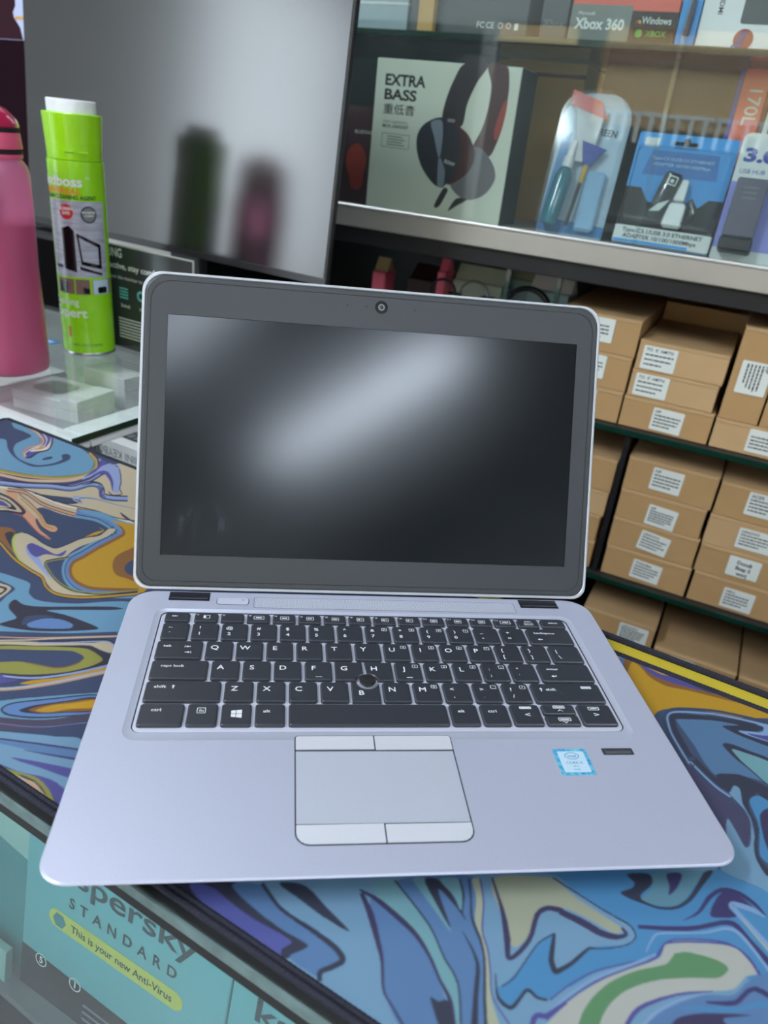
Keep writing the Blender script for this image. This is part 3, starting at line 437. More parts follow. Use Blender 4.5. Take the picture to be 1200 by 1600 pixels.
('c','-4670,1270 -4666,1279 -4653,1286 -4633,1293 -4611,1298 -4542,1307 -4511,1306 -4475,1301 -4441,1294 -4417,1286 -4402,1265 -4410,1246 -4458,1209 -4491,1190 -4508,1183 -4524,1179 -4539,1178 -4574,1190 -4617,1217 -4654,1247'),
('p','-4638,1247 -4632,1256 -4619,1266 -4600,1275 -4579,1282 -4556,1288 -4536,1291 -4503,1289 -4462,1281 -4427,1272 -4408,1263 -4411,1257 -4425,1251 -4468,1239 -4486,1232 -4499,1222 -4522,1197 -4535,1188 -4549,1185 -4583,1199 -4621,1225'),
('g','-3618,1631 -3619,1639 -3611,1647 -3594,1654 -3508,1676 -3494,1682 -3436,1725 -3419,1733 -3401,1737 -3380,1736 -3358,1728 -3333,1713 -3250,1646 -3143,1552 -3026,1445 -2859,1284 -2770,1189 -2734,1149 -2707,1114 -2688,1086 -2678,1065 -2675,1047 -2678,1032 -2685,1020 -2696,1009 -2711,1000 -2728,992 -2806,968 -2839,955 -2851,948 -2926,891 -2969,864 -2992,854 -3006,850 -3038,845 -3087,843 -3132,850 -3180,864 -3201,873 -3226,887 -3251,904 -3274,923 -3293,943 -3307,962 -3319,984 -3330,1006 -3347,1050 -3352,1070 -3356,1089 -3363,1145 -3393,1261 -3398,1298 -3399,1335 -3401,1447 -3396,1515 -3401,1537 -3416,1557 -3434,1568 -3460,1579 -3491,1588 -3584,1615 -3606,1623'),
('br','-3139,1459 -3160,1467 -3174,1463 -3182,1449 -3185,1429 -3187,1384 -3191,1350 -3191,1314 -3186,1276 -3175,1241 -3162,1220 -3145,1197 -3126,1175 -3086,1137 -3061,1119 -3036,1103 -3010,1090 -2986,1082 -2965,1080 -2944,1082 -2907,1092 -2892,1094 -2830,1097 -2812,1100 -2799,1107 -2794,1118 -2800,1135 -2810,1149 -2845,1190 -2923,1270 -2984,1329 -3045,1384 -3121,1447'),
('n','-3007,1333 -3024,1335 -3036,1325 -3043,1309 -3048,1290 -3049,1273 -3048,1254 -3041,1232 -3031,1209 -3020,1191 -2993,1165 -2961,1148 -2939,1142 -2917,1141 -2898,1143 -2861,1154 -2848,1164 -2850,1183 -2877,1216 -2922,1263 -2970,1306 -2991,1323'),
('br','-3963,1552 -3860,1593 -3826,1604 -3793,1611 -3774,1613 -3733,1614 -3668,1609 -3568,1590 -3483,1567 -3458,1559 -3428,1544 -3418,1533 -3412,1516 -3405,1416 -3399,1272 -3376,1116 -3376,1061 -3375,1042 -3370,1023 -3360,1001 -3345,978 -3328,956 -3308,935 -3285,914 -3259,894 -3232,876 -3204,862 -3180,851 -3128,835 -3103,830 -3062,826 -3044,826 -3009,830 -2976,838 -2951,848 -2918,866 -2885,889 -2798,951 -2706,1020 -2738,1052 -2831,982 -2940,904 -2972,884 -3006,870 -3020,866 -3053,861 -3101,860 -3143,867 -3165,873 -3205,889 -3226,900 -3246,914 -3283,944 -3310,977 -3321,993 -3328,1009 -3332,1022 -3333,1038 -3333,1094 -3354,1249 -3359,1391 -3362,1423 -3363,1467 -3366,1494 -3379,1528 -3411,1564 -3444,1586 -3472,1598 -3531,1618 -3593,1633 -3648,1645 -3697,1653 -3745,1659 -3790,1660 -3811,1659 -3851,1654 -3905,1637 -4008,1596'),
('m','-3923,1513 -3804,1559 -3773,1568 -3740,1573 -3683,1573 -3620,1565 -3546,1551 -3491,1537 -3466,1530 -3433,1518 -3444,1526 -3454,1538 -3440,1293 -3417,1136 -3416,1081 -3414,1060 -3408,1035 -3395,1008 -3377,980 -3355,952 -3330,926 -3302,901 -3271,877 -3237,855 -3204,837 -3174,824 -3116,806 -3087,800 -3062,797 -3042,796 -3003,798 -2966,804 -2934,815 -2900,832 -2866,854 -2769,923 -2677,992 -2709,1023 -2801,953 -2899,884 -2932,862 -2964,846 -2979,841 -3011,833 -3047,829 -3065,829 -3105,832 -3130,838 -3181,854 -3205,864 -3231,878 -3258,896 -3283,915 -3305,935 -3325,956 -3342,978 -3356,1000 -3366,1021 -3371,1040 -3372,1059 -3372,1114 -3395,1270 -3401,1414 -3408,1514 -3414,1532 -3427,1546 -3459,1562 -3484,1571 -3541,1587 -3647,1609 -3693,1615 -3736,1618 -3777,1618 -3796,1616 -3830,1608 -3864,1597 -3967,1556'),
('k','-3913,1503 -3795,1550 -3764,1558 -3732,1563 -3676,1563 -3614,1555 -3513,1535 -3462,1521 -3432,1510 -3448,1522 -3463,1539 -3465,1540 -3463,1501 -3458,1446 -3451,1298 -3427,1141 -3426,1086 -3424,1064 -3417,1038 -3404,1009 -3385,980 -3362,951 -3335,923 -3306,897 -3274,872 -3239,850 -3203,831 -3172,818 -3113,799 -3084,793 -3057,790 -3036,789 -2997,791 -2960,797 -2943,802 -2915,813 -2881,832 -2762,916 -2669,985 -2679,994 -2771,925 -2879,848 -2913,827 -2936,817 -2951,811 -2968,806 -3005,800 -3043,798 -3063,799 -3089,802 -3117,808 -3174,826 -3204,839 -3237,856 -3270,878 -3300,902 -3328,926 -3353,952 -3375,980 -3392,1007 -3405,1034 -3411,1058 -3413,1080 -3414,1135 -3437,1292 -3444,1421 -3451,1538 -3443,1527 -3434,1520 -3467,1533 -3492,1540 -3599,1564 -3664,1574 -3724,1577 -3760,1574 -3791,1567 -3824,1556 -3926,1516'),
('b','-3879,1470 -3778,1511 -3747,1521 -3719,1527 -3687,1530 -3633,1527 -3572,1518 -3496,1503 -3448,1490 -3428,1483 -3461,1506 -3493,1543 -3501,1557 -3486,1317 -3462,1158 -3461,1104 -3458,1080 -3450,1049 -3434,1015 -3412,982 -3385,948 -3354,916 -3320,886 -3283,858 -3243,832 -3203,810 -3167,795 -3134,784 -3102,775 -3070,768 -3041,765 -3019,764 -2978,766 -2939,773 -2904,784 -2868,802 -2834,824 -2737,893 -2645,961 -2671,986 -2763,917 -2872,841 -2905,820 -2928,809 -2944,803 -2961,799 -2998,792 -3037,790 -3058,791 -3084,794 -3113,800 -3172,819 -3203,832 -3238,851 -3273,873 -3305,898 -3334,924 -3361,951 -3383,980 -3402,1009 -3416,1038 -3422,1063 -3424,1085 -3425,1140 -3449,1297 -3456,1444 -3461,1500 -3463,1539 -3461,1539 -3447,1523 -3432,1511 -3463,1523 -3514,1537 -3615,1557 -3677,1565 -3733,1565 -3765,1560 -3797,1551 -3915,1505'),
('n','-3834,1427 -3719,1472 -3680,1482 -3651,1484 -3619,1484 -3565,1478 -3473,1459 -3418,1444 -3479,1485 -3535,1549 -3551,1580 -3550,1551 -3545,1493 -3535,1342 -3509,1182 -3508,1129 -3505,1101 -3495,1064 -3475,1023 -3449,983 -3417,944 -3380,906 -3340,870 -3297,838 -3250,807 -3202,782 -3160,765 -3123,752 -3088,742 -3053,735 -3021,732 -2995,731 -2951,733 -2910,740 -2873,752 -2836,771 -2801,794 -2704,862 -2613,930 -2647,963 -2739,894 -2847,818 -2893,791 -2922,779 -2940,774 -2979,768 -3020,765 -3042,766 -3071,770 -3103,776 -3135,785 -3167,796 -3203,811 -3243,833 -3283,859 -3319,886 -3353,916 -3384,948 -3410,981 -3432,1015 -3448,1049 -3456,1079 -3459,1103 -3459,1157 -3484,1316 -3499,1556 -3492,1543 -3460,1507 -3428,1484 -3449,1492 -3497,1504 -3573,1520 -3634,1529 -3689,1532 -3721,1529 -3749,1523 -3780,1513 -3881,1472'),
('b','-3986,1574 -3983,1578 -3967,1591 -3940,1608 -3907,1626 -3851,1651 -3816,1662 -3797,1666 -3755,1669 -3644,1667 -3602,1669 -3561,1674 -3443,1696 -3416,1698 -3395,1684 -3385,1668 -3410,1661 -3473,1651 -3530,1643 -3580,1639 -3599,1635 -3599,1627 -3580,1616 -3441,1560 -3435,1555 -3456,1559 -3590,1596 -3646,1608 -3669,1610 -3691,1611 -3732,1605 -3806,1586 -3841,1579 -3945,1568 -3967,1568 -3982,1569'),
('k','-3695,1768 -3655,1760 -3558,1736 -3442,1716 -3432,1713 -3464,1711 -3525,1713 -3572,1716 -3596,1720 -3621,1727 -3671,1750'),
('g','-3622,1621 -3620,1629 -3602,1637 -3480,1676 -3439,1686 -3421,1688 -3405,1687 -3376,1672 -3345,1643 -3331,1616 -3333,1605 -3342,1593 -3354,1581 -3368,1571 -3383,1563 -3397,1559 -3422,1567 -3452,1585 -3482,1598 -3504,1603 -3610,1617'),
('br','-4216,952 -4215,962 -4210,973 -4191,996 -4166,1018 -4139,1036 -4128,1042 -4108,1048 -4084,1050 -4056,1046 -4026,1034 -4005,1019 -3935,950 -3910,927 -3883,907 -3856,891 -3823,876 -3755,848 -3705,827 -3694,820 -3699,817 -3720,819 -3818,838 -3958,879 -4008,890 -4032,891 -4093,877 -4113,880 -4143,892 -4176,911 -4204,933'),
('k','-4056,968 -4066,987 -4061,1007 -4045,1021 -4025,1021 -4007,1011 -3909,925 -3883,907 -3849,888 -3771,854 -3731,837 -3758,843 -3818,861 -3881,884 -3979,925 -4038,955'),
('c','-3976,997 -3981,1015 -3980,1034 -3973,1051 -3961,1063 -3944,1068 -3923,1070 -3898,1070 -3847,1066 -3822,1063 -3743,1048 -3676,1044 -3634,1046 -3617,1049 -3603,1055 -3593,1065 -3587,1077 -3582,1107 -3578,1153 -3577,1241 -3572,1275 -3560,1302 -3519,1367 -3514,1380 -3511,1394 -3513,1416 -3544,1495 -3547,1514 -3534,1532 -3511,1542 -3491,1535 -3483,1522 -3469,1479 -3461,1431 -3459,1411 -3461,1382 -3465,1349 -3485,1230 -3488,1187 -3485,1151 -3476,1100 -3469,1080 -3451,1038 -3448,1021 -3452,1008 -3458,997 -3484,964 -3498,941 -3504,926 -3502,909 -3491,886 -3473,860 -3447,839 -3425,828 -3370,809 -3244,771 -3175,755 -3109,746 -3069,746 -3050,748 -3023,754 -2995,764 -2955,783 -2922,803 -2893,826 -2853,862 -2797,917 -2725,1001 -2705,1020 -2693,1013 -2685,1001 -2695,987 -2737,939 -2802,870 -2858,814 -2894,781 -2958,730 -3003,702 -3028,690 -3044,685 -3079,678 -3097,676 -3115,675 -3135,677 -3180,688 -3248,710 -3315,740 -3360,754 -3402,760 -3488,763 -3530,768 -3598,780 -3643,792 -3668,801 -3749,836 -3806,865 -3838,883 -3896,922 -3928,946 -3957,972'),
('li','-3981,1066 -3990,1035 -3993,1019 -3989,1000 -3968,971 -3937,941 -3903,915 -3877,897 -3848,879 -3786,845 -3728,818 -3672,796 -3617,779 -3591,773 -3494,762 -3497,768 -3599,788 -3625,795 -3676,813 -3757,849 -3813,879 -3868,912 -3890,927 -3919,949 -3944,972 -3963,993 -3970,1008 -3972,1025 -3971,1061'),
('k','-3560,1524 -3534,1449 -3528,1426 -3527,1407 -3530,1394 -3535,1381 -3574,1313 -3585,1285 -3590,1251 -3591,1163 -3595,1116 -3600,1086 -3606,1074 -3615,1066 -3629,1060 -3647,1057 -3668,1056 -3735,1060 -3760,1063 -3841,1080 -3867,1083 -3915,1084 -3982,1080 -3973,1071 -3906,1075 -3860,1074 -3835,1071 -3754,1054 -3729,1051 -3661,1047 -3639,1048 -3621,1051 -3606,1057 -3596,1067 -3589,1079 -3584,1110 -3580,1157 -3579,1244 -3574,1278 -3563,1306 -3524,1373 -3519,1386 -3516,1400 -3517,1421 -3523,1444 -3549,1519'),
('l','-3788,949 -3778,939 -3749,919 -3713,896 -3681,879 -3660,871 -3587,848 -3368,786 -3291,766 -3270,763 -3274,766 -3289,774 -3454,844 -3545,888 -3572,898 -3595,901 -3634,897 -3657,899 -3684,908 -3776,946'),
('p','-3791,959 -3801,984 -3794,1003 -3781,1006 -3741,1009 -3672,1009 -3560,1001 -3542,1003 -3528,1007 -3519,1021 -3517,1042 -3522,1084 -3520,1093 -3503,1076 -3482,1042 -3476,1015 -3482,1007 -3494,1000 -3559,975 -3573,968 -3583,961 -3590,946 -3592,909 -3597,896 -3614,891 -3637,892 -3661,896 -3695,908 -3764,940'),
('li','-3491,870 -3434,838 -3383,816 -3304,787 -3207,760 -3162,750 -3119,744 -3086,745 -3041,753 -2996,765 -2967,775 -2930,796 -2901,818 -2837,878 -2701,1016 -2710,1024 -2866,872 -2899,843 -2930,819 -2956,802 -2995,783 -3023,773 -3067,762 -3108,755 -3146,756 -3189,764 -3255,780 -3334,804 -3406,830 -3433,843 -3490,874'),
('k','-3436,1044 -3483,970 -3499,938 -3506,921 -3508,902 -3498,880 -3470,860 -3435,843 -3355,808 -3302,788 -3252,772 -3209,762 -3167,755 -3126,751 -3107,751 -3074,753 -3043,759 -3012,767 -2960,788 -2923,808 -2898,823 -2876,840 -2855,858 -2801,915 -2707,1022 -2715,1029 -2843,886 -2874,856 -2907,831 -2956,802 -3006,780 -3035,771 -3065,764 -3113,759 -3151,761 -3192,766 -3235,775 -3279,787 -3356,816 -3436,850 -3469,866 -3490,881 -3497,897 -3494,915 -3488,931 -3472,962 -3425,1036'),
('o','-3421,1033 -3468,960 -3484,929 -3490,912 -3493,895 -3487,882 -3468,868 -3436,852 -3356,818 -3280,790 -3236,778 -3194,769 -3153,764 -3116,762 -3068,767 -3037,774 -3009,783 -2983,793 -2946,811 -2898,842 -2867,868 -2835,900 -2719,1032 -2728,1041 -2856,897 -2887,867 -2919,842 -2968,814 -3017,792 -3046,783 -3076,776 -3123,771 -3159,773 -3199,778 -3240,787 -3283,799 -3333,816 -3382,837 -3436,860 -3466,875 -3478,883 -3480,889 -3478,905 -3468,930 -3449,963 -3409,1025'),
('g','-4081,854 -4002,855 -3961,851 -3914,839 -3837,813 -3733,784 -3681,771 -3636,763 -3567,754 -3458,743 -3377,739 -3358,737 -3340,733 -3320,725 -3249,685 -3223,674 -3179,663 -3157,659 -3115,657 -3097,658 -3070,665 -3042,674 -2986,700 -2941,729 -2892,769 -2845,814 -2805,856 -2680,997 -2700,1014 -2835,861 -2892,803 -2940,760 -2980,732 -3031,704 -3073,686 -3113,676 -3129,675 -3168,677 -3188,681 -3228,691 -3248,699 -3320,740 -3346,750 -3369,756 -3390,758 -3472,762 -3580,773 -3648,782 -3692,790 -3743,803 -3844,832 -3922,858 -3974,871 -4020,876 -4101,875'),
('k','-4074,845 -3994,847 -3955,843 -3911,831 -3834,806 -3729,776 -3677,763 -3631,755 -3561,746 -3453,735 -3372,732 -3354,729 -3338,726 -3320,719 -3249,679 -3221,668 -3198,661 -3153,652 -3110,649 -3091,651 -3049,662 -3020,673 -2992,686 -2943,715 -2903,745 -2874,771 -2828,817 -2764,886 -2672,990 -2681,997 -2816,845 -2873,787 -2922,744 -2961,715 -3014,687 -3056,670 -3098,659 -3116,657 -3157,660 -3179,664 -3223,675 -3249,685 -3320,725 -3341,734 -3358,738 -3377,740 -3458,743 -3567,754 -3636,763 -3682,772 -3734,784 -3837,814 -3914,840 -3961,852 -4002,856 -4082,854'),
('k','-4100,874 -4019,875 -3974,871 -3922,857 -3844,831 -3742,802 -3692,790 -3648,781 -3579,773 -3471,761 -3390,758 -3368,755 -3346,750 -3320,739 -3248,699 -3227,690 -3188,680 -3167,677 -3129,674 -3112,676 -3073,686 -3045,697 -3017,710 -2969,738 -2930,768 -2901,794 -2855,839 -2791,909 -2699,1013 -2708,1021 -2843,867 -2900,810 -2948,767 -2987,739 -3025,717 -3053,704 -3080,694 -3119,684 -3135,682 -3172,685 -3192,688 -3229,698 -3248,705 -3320,746 -3349,758 -3373,763 -3395,766 -3477,770 -3585,781 -3653,790 -3697,798 -3746,810 -3848,839 -3926,866 -3980,880 -4027,884 -4108,883'),
('b','-3670,570 -3680,584 -3673,593 -3654,599 -3553,622 -3410,645 -3374,648 -3358,647 -3343,644 -3319,630 -3275,586 -3253,568 -3228,557 -3201,550 -3176,545 -3154,544 -3127,549 -3087,563 -3039,587 -2987,620 -2921,666 -2896,687 -2879,703 -2800,787 -2757,831 -2713,869 -2692,884 -2671,895 -2650,902 -2631,903 -2612,900 -2592,891 -2571,878 -2551,862 -2530,843 -2510,822 -2473,776 -2441,730 -2418,690 -2406,659 -2404,647 -2406,637 -2409,627 -2416,618 -2424,610 -2444,595 -2516,556 -2623,474 -2774,364 -3027,189 -3035,179 -3049,154 -3060,149 -3076,153 -3101,168 -3260,274 -3468,420 -3644,548'),
('k','-3253,463 -3238,466 -3191,459 -3169,459 -3140,466 -3101,484 -3061,510 -3008,549 -2793,725 -2718,783 -2706,791 -2675,807 -2635,821 -2629,821 -2630,817 -2635,809 -2653,787 -2686,755 -2917,576 -2966,535 -2986,516 -2991,510 -2991,506 -2985,505 -2975,508 -2875,542 -2801,557 -2668,574 -2633,577 -2604,578 -2587,574 -2583,568 -2586,560 -2593,550 -2614,527 -2665,479 -2725,425 -2788,375 -2856,326 -2897,301 -2944,278 -3017,248 -3068,232 -3084,230 -3094,234 -3095,245 -3075,303 -3069,316 -3066,329 -3073,340 -3088,347 -3164,365 -3185,371 -3213,385 -3236,405 -3245,419 -3253,437 -3256,452'),
('n','-2985,311 -2998,322 -3015,340 -3030,361 -3036,378 -3034,387 -3029,397 -3013,418 -2993,438 -2974,454 -2947,470 -2917,483 -2906,485 -2901,484 -2902,480 -2944,433 -2958,413 -2961,400 -2963,386 -2965,344 -2966,334 -2972,316'),
('m','-2964,333 -2966,341 -2964,367 -2957,396 -2952,408 -2946,419 -2931,439 -2902,465 -2865,486 -2823,500 -2789,505 -2770,506 -2753,505 -2740,503 -2724,486 -2723,467 -2734,454 -2750,439 -2810,392 -2878,346 -2918,325 -2943,323'),
('n','-3589,513 -3596,527 -3587,536 -3568,540 -3444,553 -3401,553 -3382,550 -3368,546 -3353,535 -3345,519 -3333,464 -3310,415 -3303,399 -3287,343 -3283,323 -3287,311 -3304,313 -3351,340 -3421,386 -3522,458 -3578,503'),
('c','-3555,489 -3560,503 -3552,512 -3535,518 -3441,537 -3420,539 -3401,537 -3386,530 -3375,519 -3367,504 -3359,485 -3348,446 -3334,376 -3334,359 -3340,348 -3355,349 -3386,365 -3432,394 -3506,447 -3544,477'),
('k','-3530,471 -3530,482 -3520,490 -3503,496 -3432,515 -3413,517 -3398,512 -3389,501 -3381,486 -3375,467 -3371,449 -3370,434 -3373,404 -3378,390 -3387,382 -3400,380 -3418,388 -3442,402 -3496,439 -3518,457'),
('c','-3507,455 -3504,464 -3493,472 -3462,486 -3428,497 -3407,494 -3398,482 -3391,464 -3390,448 -3398,424 -3406,411 -3415,402 -3426,399 -3446,406 -3472,421 -3495,440'),
('n','-3034,124 -2895,217 -2808,283 -2653,413 -2441,597 -2467,620 -2680,434 -2836,304 -2922,238 -3062,144'),
('r','-3023,116 -2872,218 -2823,255 -2760,305 -2626,418 -2431,588 -2439,595 -2651,411 -2806,281 -2893,216 -3032,122'),
('n','-3004,102 -2891,177 -2829,221 -2754,280 -2654,363 -2413,572 -2431,587 -2642,404 -2797,274 -2884,209 -3023,116'),
('c','-2986,91 -2828,221 -2666,372 -2424,581 -2434,590 -2677,380 -2839,229 -2997,98'),
('c','-2981,87 -2968,100 -2937,126 -2844,198 -2791,236 -2690,301 -2558,401 -2501,447 -2492,455 -2461,494 -2453,501 -2444,507 -2429,511 -2410,513 -2391,511 -2375,506 -2355,490 -2338,467 -2333,449 -2341,442 -2356,438 -2406,430 -2467,427 -2481,425 -2493,420 -2514,406 -2537,389 -2654,289 -2838,141 -2917,80 -2945,61 -2967,70'),
('k','-2757,258 -2639,350 -2510,466 -2457,510 -2436,520 -2420,522 -2363,515 -2370,530 -2429,537 -2448,535 -2460,530 -2471,524 -2491,509 -2526,479 -2655,362 -2773,270'),
('l','-2747,250 -2629,342 -2500,458 -2448,502 -2429,510 -2414,512 -2359,506 -2363,515 -2419,521 -2436,519 -2456,510 -2510,465 -2638,349 -2757,257'),
('k','-2940,58 -2939,70 -2933,83 -2923,96 -2895,122 -2858,149 -2742,224 -2586,348 -2524,393 -2503,407 -2482,418 -2473,422 -2457,426 -2386,425 -2342,435 -2329,436 -2315,431 -2303,422 -2276,393 -2264,377 -2256,361 -2254,347 -2257,330 -2265,312 -2289,274 -2367,170 -2409,122 -2428,105 -2510,37 -2577,-15 -2622,-47 -2645,-61 -2688,-82 -2707,-89 -2726,-92 -2742,-92 -2760,-88 -2801,-72 -2844,-47 -2885,-17 -2917,15 -2929,31 -2937,45'),
('o','-2929,51 -2927,63 -2921,75 -2911,88 -2898,102 -2866,129 -2828,157 -2735,220 -2684,259 -2634,294 -2523,367 -2501,379 -2481,388 -2456,394 -2421,394 -2351,385 -2330,378 -2318,367 -2316,347 -2324,307 -2336,274 -2361,227 -2393,178 -2430,134 -2474,90 -2512,56 -2542,32 -2588,1 -2684,-56 -2709,-83 -2720,-88 -2735,-85 -2763,-73 -2802,-53 -2846,-29 -2887,-2 -2904,12 -2918,26 -2926,39'),
('n','-2912,39 -2906,48 -2885,69 -2837,107 -2707,197 -2584,287 -2533,319 -2519,325 -2503,328 -2456,331 -2437,328 -2421,319 -2417,306 -2414,290 -2413,274 -2418,250 -2431,219 -2450,188 -2465,172 -2474,164 -2496,153 -2546,135 -2634,99 -2678,78 -2707,59 -2784,-10 -2802,-21 -2810,-25 -2818,-27 -2839,-24 -2865,-11 -2891,6 -2909,24'),
('br','-2648,85 -2489,147 -2467,158 -2449,174 -2435,192 -2422,213 -2412,233 -2406,252 -2405,264 -2406,277 -2416,317 -2421,319 -2413,279 -2412,267 -2413,256 -2431,218 -2444,198 -2459,180 -2476,166 -2497,154 -2557,130 -2651,88'),
('l','-2714,-101 -2627,-62 -2536,-12 -2507,8 -2490,21 -2451,57 -2409,105 -2375,146 -2344,190 -2308,245 -2246,352 -2263,363 -2324,255 -2372,183 -2398,149 -2424,116 -2452,84 -2482,53 -2522,19 -2571,-12 -2641,-50 -2728,-90'),
('k','-2704,-110 -2617,-70 -2537,-26 -2488,7 -2448,42 -2419,73 -2377,122 -2345,165 -2308,219 -2285,256 -2235,344 -2245,351 -2307,244 -2355,172 -2381,137 -2408,104 -2436,72 -2465,42 -2506,7 -2556,-25 -2626,-63 -2713,-102'),
('p','-2716,-99 -2716,-89 -2711,-80 -2703,-71 -2692,-63 -2681,-58 -2666,-58 -2630,-65 -2615,-65 -2603,-60 -2554,-30 -2550,-30 -2553,-40 -2571,-68 -2617,-133 -2625,-142 -2633,-148 -2643,-150 -2657,-145 -2675,-135 -2693,-123 -2707,-110'),
('g','-2516,-47 -2517,-43 -2509,-24 -2490,8 -2472,28 -2410,91 -2389,116 -2371,142 -2313,233 -2267,317 -2249,343 -2236,333 -2228,314 -2230,308 -2243,282 -2260,251 -2337,128 -2375,77 -2428,19 -2471,-21 -2493,-36 -2512,-47'),
('l','-2611,-172 -2548,-122 -2511,-88 -2464,-36 -2405,37 -2375,79 -2343,125 -2224,319 -2232,324 -2359,119 -2395,67 -2432,18 -2485,-46 -2526,-90 -2555,-117 -2619,-167'),
('c','-2600,-180 -2536,-130 -2499,-96 -2451,-43 -2387,37 -2356,80 -2323,130 -2211,310 -2224,319 -2351,114 -2387,63 -2425,13 -2478,-51 -2519,-95 -2548,-121 -2612,-172'),
('r','-2592,-185 -2529,-135 -2492,-101 -2450,-56 -2392,16 -2342,83 -2289,166 -2203,305 -2209,309 -2336,105 -2372,53 -2410,3 -2463,-60 -2504,-105 -2534,-131 -2598,-181'),
('b','-2505,-246 -2508,-236 -2504,-227 -2415,-130 -2220,59 -2152,123 -2103,166 -2092,158 -2087,143 -2129,103 -2265,-20 -2322,-75 -2391,-148 -2405,-167 -2417,-187 -2423,-204 -2422,-216 -2418,-228 -2409,-238 -2393,-243 -2374,-245 -2357,-244 -2329,-235 -2284,-215 -2256,-200 -2222,-178 -2188,-153 -2164,-133 -2128,-95 -2041,8 -2020,31 -2011,22 -2010,5 -2039,-29 -2081,-74 -2135,-128 -2167,-156 -2216,-192 -2269,-225 -2370,-281 -2401,-300 -2412,-304 -2424,-303 -2437,-298 -2453,-290 -2485,-267 -2498,-256'),
('k','-2416,-244 -2424,-235 -2428,-224 -2429,-211 -2428,-200 -2421,-182 -2403,-154 -2353,-99 -2271,-15 -2188,74 -2145,117 -2117,137 -2105,145 -2094,149 -2079,149 -2062,142 -2043,131 -2025,116 -2008,100 -1996,83 -1988,68 -1987,55 -1997,32 -2017,6 -2057,-39 -2167,-143 -2200,-169 -2234,-193 -2268,-213 -2309,-234 -2340,-246 -2358,-251 -2372,-253 -2388,-252 -2404,-249'),
('m','-2407,-237 -2415,-228 -2417,-214 -2416,-201 -2410,-186 -2393,-159 -2353,-115 -2262,-23 -2180,67 -2136,110 -2110,131 -2087,143 -2074,143 -2058,137 -2041,127 -2024,113 -2009,98 -1997,83 -1991,69 -1990,58 -1994,48 -2011,24 -2035,-4 -2064,-33 -2177,-135 -2212,-161 -2246,-184 -2291,-211 -2336,-231 -2356,-238 -2373,-240 -2393,-241'),
('k','-2335,-190 -2337,-183 -2329,-161 -2316,-134 -2299,-109 -2264,-67 -2200,7 -2148,73 -2121,103 -2104,118 -2088,126 -2073,124 -2054,114 -2036,98 -2021,80 -2011,63 -2010,48 -2017,34 -2031,18 -2061,-7 -2124,-56 -2194,-117 -2231,-145 -2259,-163 -2286,-178 -2308,-187 -2325,-191'),
('br','-2297,-159 -2299,-154 -2298,-146 -2293,-134 -2280,-110 -2264,-87 -2240,-56 -2119,85 -2093,109 -2078,117 -2063,115 -2045,103 -2028,85 -2017,67 -2015,53 -2018,47 -2030,32 -2058,7 -2139,-58 -2186,-102 -2209,-122 -2228,-134 -2255,-147 -2281,-157 -2291,-159'),
('g','-2267,-137 -2260,-116 -2244,-85 -2225,-55 -2213,-39 -2162,13 -2112,74 -2090,98 -2072,112 -2059,108 -2045,93 -2036,75 -2034,61 -2042,49 -2056,37 -2109,-5 -2125,-19 -2147,-44 -2186,-93 -2200,-107 -2229,-126 -2260,-141'),
('g2','-2167,-27 -2167,-22 -2158,-4 -2126,43 -2088,92 -2074,106 -2069,109 -2055,102 -2043,83 -2041,67 -2044,60 -2065,36 -2109,-3 -2129,-16 -2145,-23 -2159,-28'),
('pb','-2375,-339 -2256,-268 -2189,-225 -2139,-190 -2108,-163 -2062,-113 -1973,-7 -2011,21 -2119,-109 -2146,-137 -2167,-156 -2199,-180 -2260,-220 -2411,-311'),
('pb','-2341,-363 -2233,-302 -2180,-267 -2142,-234 -2080,-171 -2084,-168 -2157,-224 -2190,-247 -2244,-276 -2372,-338'),
('lp','-2378,-336 -2326,-313 -2221,-260 -2176,-233 -2141,-209 -2116,-190 -2096,-171 -1997,-70 -1954,-25 -1960,-21 -2094,-160 -2122,-186 -2146,-205 -2181,-229 -2226,-255 -2331,-308 -2383,-332'),
('b2','-2330,-369 -2333,-360 -2324,-355 -2293,-349 -2280,-346 -2085,-238 -2015,-202 -1946,-155 -1925,-146 -1914,-144 -1902,-143 -1891,-145 -1879,-149 -1866,-156 -1837,-178 -1806,-207 -1775,-240 -1746,-274 -1711,-320 -1695,-344 -1685,-364 -1679,-385 -1678,-395 -1681,-413 -1684,-421 -1689,-428 -1703,-437 -1732,-442 -1825,-442 -1880,-449 -2083,-486 -2095,-490 -2117,-501 -2129,-503 -2143,-500 -2153,-495 -2208,-461 -2274,-415 -2324,-375'),
('m2','-2258,-419 -2259,-417 -2244,-402 -2213,-382 -2027,-288 -1897,-219 -1856,-200 -1836,-194 -1825,-197 -1815,-208 -1808,-223 -1806,-238 -1809,-249 -1827,-261 -1868,-278 -2164,-385 -2253,-419'),
('p2','-2281,-405 -2226,-384 -2044,-295 -1834,-196 -1843,-186 -2054,-285 -2237,-375 -2291,-395'),
('p2','-2067,-360 -1951,-317 -1802,-255 -1813,-244 -1978,-318 -2071,-357'),
('p','-2075,-427 -2067,-422 -2038,-408 -1979,-382 -1840,-327 -1787,-308 -1759,-301 -1749,-299 -1736,-304 -1726,-319 -1723,-336 -1728,-347 -1744,-354 -1784,-364 -1906,-390 -2016,-419 -2072,-429'),
('p','-2067,-498 -2068,-497 -2065,-496 -2050,-490 -1933,-453 -1862,-424 -1805,-409 -1767,-406 -1712,-408 -1687,-414 -1676,-420 -1668,-427 -1650,-448 -1637,-470 -1631,-488 -1632,-493 -1638,-493 -1648,-491 -1693,-473 -1723,-463 -1789,-451 -1830,-449 -1856,-451 -1890,-457 -2061,-497'),
